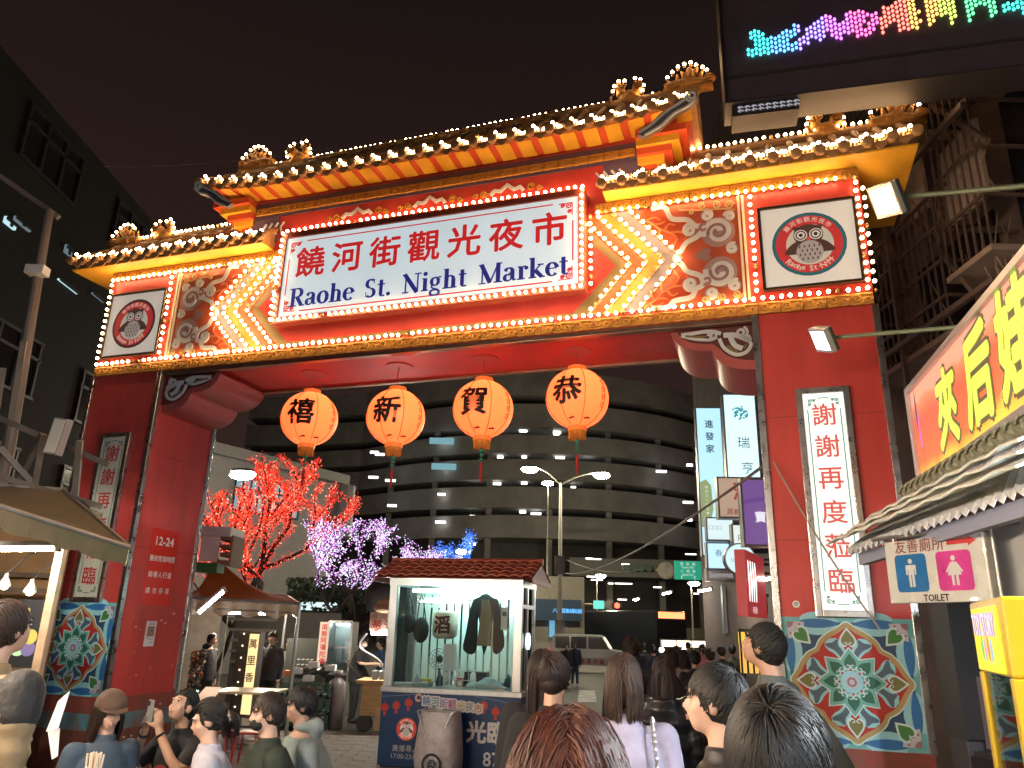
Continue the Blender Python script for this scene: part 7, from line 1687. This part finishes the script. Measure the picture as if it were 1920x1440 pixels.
    if hair:
        h.ball((0, .018*s, .006*s), (.0785*s, .094*s, .101*s), 18, 12)
        cnt = (60, 700, 1300 if Y > 2.6 else 3000 if Y > 1.5 else 5200)[det]; wd_ = (.006, .0046, .0040 if Y > 2.6 else .0028 if Y > 1.5 else .0021)[det]
        if hair == 'short': h.ball((0, .05*s, -.03*s), (.070*s, .068*s, .065*s), 14, 9); strands(h, s, cnt, .075, px, wd_, 'short')
        elif hair == 'bob': h.ball((0, .045*s, -.055*s), (.074*s, .066*s, .085*s), 14, 9); strands(h, s, cnt, .185, px, wd_, 'bob')
        elif hair == 'long': rings(h, [(V(0, .080, -.43), .05*s, .012*s), (V(0, .085, -.36), .070*s, .028*s), (V(0, .075, -.2), .078*s, .040*s), (V(0, .05, -.06), .076*s, .060*s), (V(0, .03, .03), .072*s, .07*s)]); strands(h, s, int(cnt*1.15), .46, px, wd_, 'long')
        elif hair == 'tied': h.ball((0, .05*s, -.02*s), (.076*s, .068*s, .075*s), 14, 9); strands(h, s, cnt, .11, px, wd_, 'tied'); h.ball((.0, .135*s, -.05*s), (.035*s, .03*s, .055*s), 10, 7); limb(h, [V(0, .11, -.02), V(0, .15, -.05), V(0, .15, -.15)], [.02*s, .03*s, .012*s], 8)
        ob = h.build('hair', hmat, root, smooth=True); ob.matrix_local = Matrix.Translation(hc) @ Hm.to_4x4()
        if hair == 'tied':
            sc_ = MB(); sc_.tube([(.034*s*math.cos(a), .118*s + .012*s*math.sin(3*a)*0, -.035*s + .034*s*math.sin(a)) for a in [2*PI*k/16 for k in range(17)]], [.010*s + .004*s*(k % 2) for k in range(17)], 6); o = sc_.build('scrunchie', cloth('scrunchie', (.55, .50, .46)), root, smooth=True); o.matrix_local = Matrix.Translation(hc) @ Hm.to_4x4()
    return dict(root=root, s=s, p0=p0, hc=hc, Hm=Hm, hd=hd, nk=nk, u=u, A=A, V=V)
def to_world(P_, v): return P_['root'].matrix_basis @ Vector(v)
CB, CG = cloth('black', (.012, .012, .014)), cloth('charcoal', (.035, .035, .04)); JEAN = cloth('denim', (.05, .075, .11)); NAVY = cloth('navy', (.018, .025, .05))
GR = 'crowd walking through the gate'
# --- crowd seen from behind
person('woman from behind with long copper hair, nearest to the camera', 1066, 1288, 1.18, R(176), CB, 'long', HCO, CB, det=2, group=GR)
person('man with thick black hair close to the camera, lower right', 1442, 1256, 1.40, R(150), CB, 'short', HB, CB, det=2, group=GR, bw=1.1, hyaw=R(10))
pm = person('young man in profile looking left with a dark jacket', 1350, 1230, 2.85, R(-112), cloth('dark_nylon', (.014, .014, .016), .45), 'short', HB, CB, skin=SKIN2, det=2, group=GR)
pe = person('man in grey green jacket with a white earbud beside the right mural', 1438, 1172, 4.5, R(-125), cloth('grey_green', (.105, .125, .115), .7), 'short', HB, CB, det=2, group=GR, bw=1.05, lean=R(30), hpitch=R(-20), sc=1.08)
eb = MB(); limb(eb, [pe['hd'](-.088, -.008, -.012), pe['hd'](-.092, -.02, -.05)], [.008, .004], 8); eb.build('earbud', WHITE, pe['root'], smooth=True)
lc = person('woman in pale lilac coat with shoulder length brown hair, chain bag on her shoulder', 1168, 1214, 3.95, R(172), cloth('lilac_wool', (.44, .41, .56), .9), 'bob', HMB, CB, det=2, group=GR, coat=.45, bw=1.05)
b = MB(); q = 1; V_ = lc['V']; pth = smoothline([lc['p0'] + V_(-.13, .13, -.05), lc['p0'] + V_(-.14, .155, .25), lc['p0'] + V_(-.13, .10, .45), lc['p0'] + V_(-.13, .0, .50), lc['p0'] + V_(-.15, -.13, .40), lc['p0'] + V_(-.17, -.15, .0)], 12)
for k, p in enumerate(pth): 
    a = Vector(p); b.ball(a, (.011, .007, .011) if k % 2 else (.007, .011, .011), 7, 5)
bagw = to_world(lc, lc['p0'] + V_(-.17, .17, -.18))
cbag = thing('shoulder_bag', 'small black glossy bag on a silver chain hanging behind the lilac coat', 'bag', bagw, R(172)); o = b.build('chain', STEELB, cbag); o.matrix_local = cbag.matrix_basis.inverted() @ lc['root'].matrix_basis
MB().box(-.11, .11, -.035, .035, -.09, .08).build('bag_body', mat('black_leather', (.010, .010, .011), .22, bump=.2, bscale=25), cbag, bevel=.025); MB().box(-.10, .10, .034, .045, -.02, .085).build('bag_flap', mat('black_leather', (.010, .010, .011), .22), cbag, bevel=.012)
person('dark haired man in black ahead of the lilac coat woman', 1182, 1187, 8.2, R(178), CB, 'short', HBR, CB, det=1, group=GR, bw=1.05)
person('woman with long brown hair in a black quilted puffer coat', 1243, 1222, 6.2, R(165), mat('black_puffer', (.016, .017, .022), .32, bump=.15, bscale=30), 'long', HDR, CB, det=1, group=GR, puffy=True, coat=.4)
person('man with dark hair in a black coat right of the booth', 1038, 1214, 4.3, R(160), CB, 'short', HDR, CB, det=2, group=GR)
person('woman with dark red hair half hidden left of the dark haired man', 1018, 1208, 4.9, R(180), CB, 'long', HDR, CB, det=1, group=GR)
tops = [CB, NAVY, CG, cloth('beige', (.30, .25, .20)), cloth('white_shirt', (.50, .48, .46)), cloth('pink', (.42, .14, .16)), cloth('olive', (.06, .065, .04))]
far = [(1078, 1201, 27, 170, 1, 'tied', 'walker in navy with a shoulder bag left of the silver car'), (1062, 1203, 26, 10, 0, 'short', 'man facing the camera beside the walker in navy'), (1256, 1211, 8.0, 178, 0, 'short', 'man in black ahead of the puffer coat woman'), (1302, 1214, 11, 175, 0, 'short', 'dark dressed man farther up the middle of the street'), (1282, 1213, 12.5, 185, 3, 'long', 'woman in beige between two dark figures'), (1331, 1212, 13, 170, 4, 'short', 'person in white shirt near the yellow stall'),
       (1268, 1208, 15, 180, 5, 'bob', 'small figure in pink in the distance'), (1352, 1208, 15.5, 190, 2, 'short', 'person in charcoal by the turquoise stall'), (1225, 1206, 18, 180, 1, 'short', 'distant walker in navy near the bus lights'), (1316, 1205, 19, 175, 5, 'tied', 'distant woman in pink on the right'), (1372, 1206, 17, 160, 6, 'short', 'distant man in olive by the lit stalls'), (1208, 1204, 22, 180, 0, 'short', 'distant man in black left of the bus lights'), (1342, 1203, 22, 0, 3, 'bob', 'distant woman in beige facing the camera'), (1290, 1202, 24, 185, 2, 'short', 'farthest walker in charcoal in the middle'), (1195, 1203, 20, 10, 2, 'bob', 'distant figure in charcoal facing the camera')]
for (px, py, Y, f, t, hs, lab) in far: person(lab, px, py, Y, R(f), tops[t], hs, HB, (CB, JEAN)[t % 2], det=0 if Y > 10 else 1, group='people farther up the street')
# --- stall keepers behind the left pillar
pv_ = person('stall keeper in black cap, white mask and black shirt working at the pancake counter', 680, 1190, 15.9, R(75), CB, 'short', HB, CB, det=1, lean=R(12), short_sleeve=True, arms={1: ((.20, -.22, .22), (.12, -.46, .22), (0, -1, -.1)), -1: ((-.20, -.20, .24), (-.10, -.46, .24), (0, -1, -.1))}, hpitch=R(15))
b = MB(); b.ball(pv_['hd'](0, .01, .05), (.092*pv_['s'], .108*pv_['s'], .075*pv_['s'])); b.ball(pv_['hd'](0, -.12, .035), (.07*pv_['s'], .06*pv_['s'], .010*pv_['s'])); b.build('cap', CB, pv_['root'], smooth=True); b = MB(); b.ball(pv_['hd'](0, -.062, -.055), (.062*pv_['s'], .055*pv_['s'], .048*pv_['s'])); b.build('face_mask', WHITE, pv_['root'], smooth=True); MB().text('香', 0, 0, .2).build('shirt_print', mat('shirt_gold', (.55, .40, .08), .6), pv_['root'], pv_['p0'] + pv_['V'](0, .165, .22), rz=PI)
person('young man in dark hooded jacket standing in profile under the tent', 398, 1184, 15.2, R(70), cloth('dark_hood', (.016, .018, .024)), 'short', HB, CB, det=1, hood=True)
person('man in dark vest over a grey shirt facing the camera under the tent', 513, 1181, 15.4, R(8), cloth('vest', (.030, .034, .045)), 'short', HB, CB, det=1)
person('helper in grey half hidden behind the man in the vest', 546, 1194, 17.0, R(-20), cloth('grey', (.11, .11, .11)), 'short', HB, CB, det=1)
person('helper in blue bending at the stove behind the pancake sign', 716, 1196, 17.4, R(-60), cloth('blue_work', (.03, .09, .22)), 'short', HB, CB, det=1, lean=R(20))
# --- diners on the left
DN = 'diners around the table on the left'
lm = person('large man from behind in black and tan padded jacket at the left edge', 16, 1116, 3.9, R(158), mat('tan_black_puffer', (.21, .155, .085), .5, noise=.15, nscale=5, bump=.2, bscale=25), 'short', HBR, CB, det=2, bw=1.22, puffy=True, coat=.15, lean=R(12), hpitch=R(-6), group=None)
b = MB(); rr_ = []
for i in range(12): t = .36 + .11*i/11; k = max(0, (t-.40)/.08); rr_.append((lm['p0'] + lm['u']*t*lm['s'], (.222*(1-k)+.125*k)*lm['s']*1.22, (.172*(1-k)+.115*k)*lm['s']*1.22))
rings(b, rr_)
for q, S_, el, wr, hn in lm['A']: limb(b, [S_, S_.lerp(el, .30)], [.096*lm['s'], .092*lm['s']], 12)
link(blob(b, .012), 'jacket_yoke', cloth('yoke_black', (.014, .015, .017), .7, .5), lm['root'], smooth=True)
b = MB(); b.poly([(0, 0), (.035, .01), (.05, .12), (.02, .09)], 0); b.poly([(0, .0), (.03, -.08), (.045, -.07), (.035, .01)], .01); o = b.build('paper_bag', mat('white_paper', (.70, .70, .70), .6)); o.location = at(86, 1372, 3.4); o.scale = (1.3, 1.3, 1.3); tag(o, 'folded white paper held at the side of the padded jacket', 'paper'); o.modifiers.new('thickness', 'SOLIDIFY').thickness = .004
cw = person('woman in brown cap and denim jacket with long dark hair', 212, 1290, 5.5, R(42), cloth('denim_jacket', (.045, .075, .115), .8), 'long', HBR, CB, skin=SKIN2, det=2, seat=True, sc=.98, lean=R(6), hpitch=R(12), group=DN)
b = MB(); S = cw['s']; Hm_, hd_ = cw['Hm'], cw['hd']; rs_ = []
cap = MB(); cap.ball((0, .014*S, .030*S), (.100*S, .118*S, .105*S), 20, 12); cap.v = [v if v[2] > .028*S else (v[0]*.97, v[1]*.97, max(v[2], .012*S)) for v in cap.v]; o = cap.build('cap', cloth('cap_brown', (.105, .062, .045)), cw['root'], smooth=True); o.matrix_local = Matrix.Translation(cw['hc']) @ Hm_.to_4x4()
br = MB(); pts = [(.085*S*math.sin(a), -.055*S - .135*S*math.cos(a)) for a in [R(-85+17*k) for k in range(11)]]; br.v = [(x, y, .030*S - .9*x*x/S) for x, y in pts] + [(x, y, .040*S - .9*x*x/S) for x, y in pts]; n_ = len(pts); br.f = [tuple(reversed(range(n_))), tuple(range(n_, 2*n_))] + [(i, (i+1) % n_, (i+1) % n_+n_, i+n_) for i in range(n_)]; o = br.build('cap_brim', MATS['cloth_cap_brown'], cw['root']); o.matrix_local = Matrix.Translation(cw['hc']) @ Hm_.to_4x4()
ph = person('woman in black printed tee raising a phone to take a picture', 354, 1284, 6.0, R(-24), cloth('black_tee', (.012, .011, .012)), 'tied', HB, CB, skin=SKIN, det=2, seat=True, hpitch=R(-22), short_sleeve=True, group=DN, arms={1: ((.21, -.20, .30), (.06, -.27, .54), (-.15, -.1, 1), (-.8, .2, 0)), -1: ((-.22, -.18, .28), (-.06, -.28, .54), (.15, -.1, 1), (.8, .2, 0))})
hp_ = to_world(ph, ph['p0'] + ph['V'](-.0, -.40, .62)); p_ = thing('phone', 'grey phone held up by the woman in the black tee', 'phone', to_world(ph, ph['p0'] + ph['V'](0, -.315, .66)), R(-38)); MB().box(-.037, .037, -.004, .004, -.075, .075).build('phone_body', mat('phone_grey', (.30, .31, .30), .3, .4), p_, bevel=.004); MB().box(-.030, -.004, -.008, -.004, .035, .068).build('camera_bump', BLACK, p_, bevel=.003)
b = MB(); b.ball((0, 0, 0), (.075, .01, .05)); o = MB().text('Qualson', 0, 0, .06, 0, bold=.02).build('shirt_lettering', mat('tee_yellow', (.60, .30, .05), .6), ph['root'], ph['p0'] + ph['V'](.0, -.152, .20)); o2 = MB().poly(circle(0, 0, .07, .04, n=20), 0).build('shirt_print', mat('tee_red', (.45, .05, .03), .6), ph['root'], ph['p0'] + ph['V'](0, -.150, .265))
for q in (0, 1): 
    a_ = ph['A'][q]; w_ = a_[3].lerp(a_[2], .12); d_ = (a_[3]-a_[2]).normalized(); x_ = d_.orthogonal().normalized()*.034; y_ = d_.cross(x_); MB().tube([w_ + x_*math.cos(t) + y_*math.sin(t) for t in [2*PI*k/14 for k in range(15)]], .009, 6).build('bracelet', BLACK, ph['root'])
person('woman in pale lilac jacket with tied black hair facing left', 404, 1306, 5.3, R(-72), cloth('pale_lilac', (.50, .49, .58), .8), 'tied', HB, CB, skin=SKIN2, det=2, seat=True, lean=R(16), hpitch=R(18), group=DN, arms={1: ((.20, -.26, .20), (.14, -.50, .10), (0, -1, -.1)), -1: ((-.20, -.28, .18), (-.05, -.52, .10), (0, -1, -.1))})
gm = person('man in dark green coat with brown hair and a black mask', 514, 1291, 5.2, R(-60), cloth('dark_green', (.018, .030, .022), .8), 'short', HBR, CB, skin=SKIN2, det=2, seat=True, lean=R(10), bw=1.12, group=DN, hpitch=R(6))
b = MB(); b.ball(gm['hd'](0, -.058, -.062), (.056*gm['s'], .050*gm['s'], .042*gm['s'])); b.build('face_mask', CB, gm['root'], smooth=True)
hm_ = person('man in pale grey hooded top and glasses beside the green coat', 574, 1281, 5.6, R(-66), cloth('pale_grey', (.27, .32, .32), .85), 'short', HB, CB, skin=SKIN, det=2, seat=True, lean=R(16), bw=1.18, hood=True, group=DN, hpitch=R(10))
b = MB()
for q in (-1, 1): b.tube([hm_['hd'](q*.034 + .023*math.cos(t), -.105, .004 + .018*math.sin(t)) for t in [2*PI*k/14 for k in range(15)]], .0018, 5); b.tube([hm_['hd'](q*.056, -.10, .006), hm_['hd'](q*.080, .0, .004)], .0018, 5)
b.build('glasses', BLACK, hm_['root'])
# table with chopsticks and food
tz_ = 1.17; ta = at(235, 1440, 3.25)
tt = thing('dining_table', 'high stall table in front of the diners, its top at the lower edge', 'table', (ta.x, 3.35, 0), R(-8)); MB().box(-.75, .75, -.33, .33, tz_-.04, tz_).build('table_top', mat('steel_top', (.40, .38, .36), .35, .6, noise=.2), tt, bevel=.006)
for sx in (-1, 1):
    for sy in (-1, 1): MB().tube([(sx*.68, sy*.27, 0), (sx*.68, sy*.27, tz_-.04)], .02).build('leg', GALV, tt)
cp_ = at(176, 1432, 3.2); cu = thing('chopstick_holder', 'steel cup packed with wooden chopsticks on the table', 'cup', (cp_.x, 3.2, tz_)); MB().lathe([(.030, 0), (.034, .004), (.038, .105), (.036, .108)], 20).build('cup', STEELB, cu, smooth=True); r_ = random.Random(5)
cpm = MB(); cpm.box(-.0025, .0025, -.0025, .0025, .01, .175); CPM = cpm.mesh('chopstick'); CPM.materials.append(mat('chopstick_wood', (.66, .52, .38), .6))
for k in range(34): a = r_.uniform(0, 6.28); q = r_.uniform(0, .026); link(CPM, 'chopstick', None, cu, (q*math.cos(a), q*math.sin(a), r_.uniform(-.008, .008)), rot=(r_.uniform(-.07, .07), r_.uniform(-.07, .07), a))
fp = at(228, 1432, 3.25); fo = thing('snack_tray', 'pink wrapped snack with white napkin on the table', 'snack', (fp.x, 3.25, tz_)); b = MB(); b.ball((0, 0, .03), (.05, .045, .028)); b.ball((.03, -.02, .045), (.03, .03, .02)); link(blob(b, .008), 'pink_wrap', mat('pink_wrap', (.62, .16, .20), .4, noise=.3, nscale=30, bump=.5, bscale=60), fo, smooth=True); b = MB(); b.add([(-.06, .0, .03), (.02, -.01, .04), (.05, .03, .12), (-.02, .03, .085)], [(0, 1, 2, 3)]); o = b.build('napkin', WHITE, fo); o.modifiers.new('thickness', 'SOLIDIFY').thickness = .002
gp = at(295, 1452, 3.4); gl = thing('drink_cup', 'small glass cup beside the snack on the table', 'cup', (fp.x-.07, 3.1, tz_)); MB().lathe([(.022, 0), (.028, .004), (.033, .075)], 18).build('glass', mat('cup_glass', (.8, .8, .8), .1, alpha=.35), gl, smooth=True); MB().tube([(0, 0, .01), (.012, .0, .15)], .003).build('straw', WHITE, gl)
# ================================================================== VEHICLES
CAR = mat('silver_car_paint', (.42, .42, .41), .3, .5, coat=.6); TYRE = mat('tyre', (.015, .015, .015), .8)
cpos = atz(1112, 1262, 0); car = thing('parked_car', 'silver off road car standing behind the walkers at the crossing', 'car', (cpos.x, cpos.y, 0), R(168)); car.scale = (.88, .88, .88)
prof = [(-2.1, .45), (-2.1, .95), (-1.95, 1.05), (-.95, 1.12), (-.55, 1.72), (-.40, 1.80), (1.75, 1.80), (1.95, 1.70), (2.05, 1.1), (2.08, .5), (1.75, .40), (-1.8, .40)]
b = MB(); b.prism(prof, -.82, .82); b.build('body', CAR, car, bevel=.06)
for sy in (-1, 1):
    for x0, x1 in ((-.75, .15), (.22, 1.0), (1.08, 1.78)): MB().prism([(x0 + (.22 if x0 < -.5 else 0), 1.70), (x1, 1.70), (x1, 1.15), (x0-.1 if x0 < -.5 else x0, 1.15)], sy*.823, sy*.835).build('window', DKWIN, car)
    for x in (-1.35, 1.32):
        w_ = MB().lathe([(.24, -.10), (.34, -.08), (.34, .08), (.24, .10)], 20, (x, sy*.76, .35), m=Matrix.Rotation(PI/2, 3, 'X')).build('wheel', TYRE, car); MB().lathe([(.06, -.11), (.20, -.105), (.20, .105), (.06, .11)], 14, (x, sy*.77, .35), m=Matrix.Rotation(PI/2, 3, 'X')).build('rim', STEELB, w_)
        MB().tube([(x+.44*math.cos(t), sy*.80, .35+.44*math.sin(t)) for t in [PI*k/10 for k in range(11)]], .05, 6).build('wheel_arch', DARKMET, car)
    MB().box(-2.13, -2.08, sy*.6-.15, sy*.6+.15, .75, .95).build('headlight', mat('lamp_glass', (.7, .7, .7), .1), car); MB().box(2.03, 2.09, sy*.68-.08, sy*.68+.08, .8, 1.15).build('tail_light', em('tail_light', (.9, .03, .02), 1.2, 'NONE'), car)
MB().box(-1.0, 1.1, .84, .86, .42, .72).build('side_board', mat('white_board', (.62, .58, .55), .6), car); MB().text('蒸蒸光臨', .05, .57, .24, 0, bold=.02, step=1.3).build('board_lettering', RED_PRINT, car, (0, .868, 0), rz=PI)
MB().box(-2.15, -2.06, -.8, .8, .42, .62).box(2.04, 2.14, -.8, .8, .42, .62).build('bumper', DARKMET, car, bevel=.02)
bp = at(1262, 1240, 48); bus = thing('bus', 'dark bus with lit red destination sign and headlights in the distance', 'bus', (bp.x, 48, 0), R(28))
MB().box(-1.2, 1.2, 0, 9, .35, 3.0).build('body', mat('bus_dark', (.03, .035, .05), .3, coat=.4), bus, bevel=.15); MB().box(-1.1, 1.1, -.02, 0, 1.2, 2.45).build('windscreen', DKWIN, bus); MB().box(-1.0, 1.0, -.04, 0, 2.55, 2.92).build('destination_sign', em('bus_sign', (1., .22, .08), 2.6, 'NONE'), bus)
for x in (-1., 1.): MB().ball((x*.85, -.03, .75), (.17, .08, .14)).build('headlight', em('headlight', (1., .95, .8), 14., 'NONE'), bus, smooth=True)
for k in range(5): MB().box(1.2, 1.22, .6+1.65*k, 2.0+1.65*k, 1.4, 2.4).build('side_window', DKWIN, bus)
for y in (1.4, 7.4):
    for x in (-1.12, 1.12): MB().lathe([(.3, -.12), (.48, -.10), (.48, .10), (.3, .12)], 18, (x, y, .48), m=Matrix.Rotation(PI/2, 3, 'Y')).build('wheel', TYRE, bus)
bpy.data.scenes.remove(_ts)
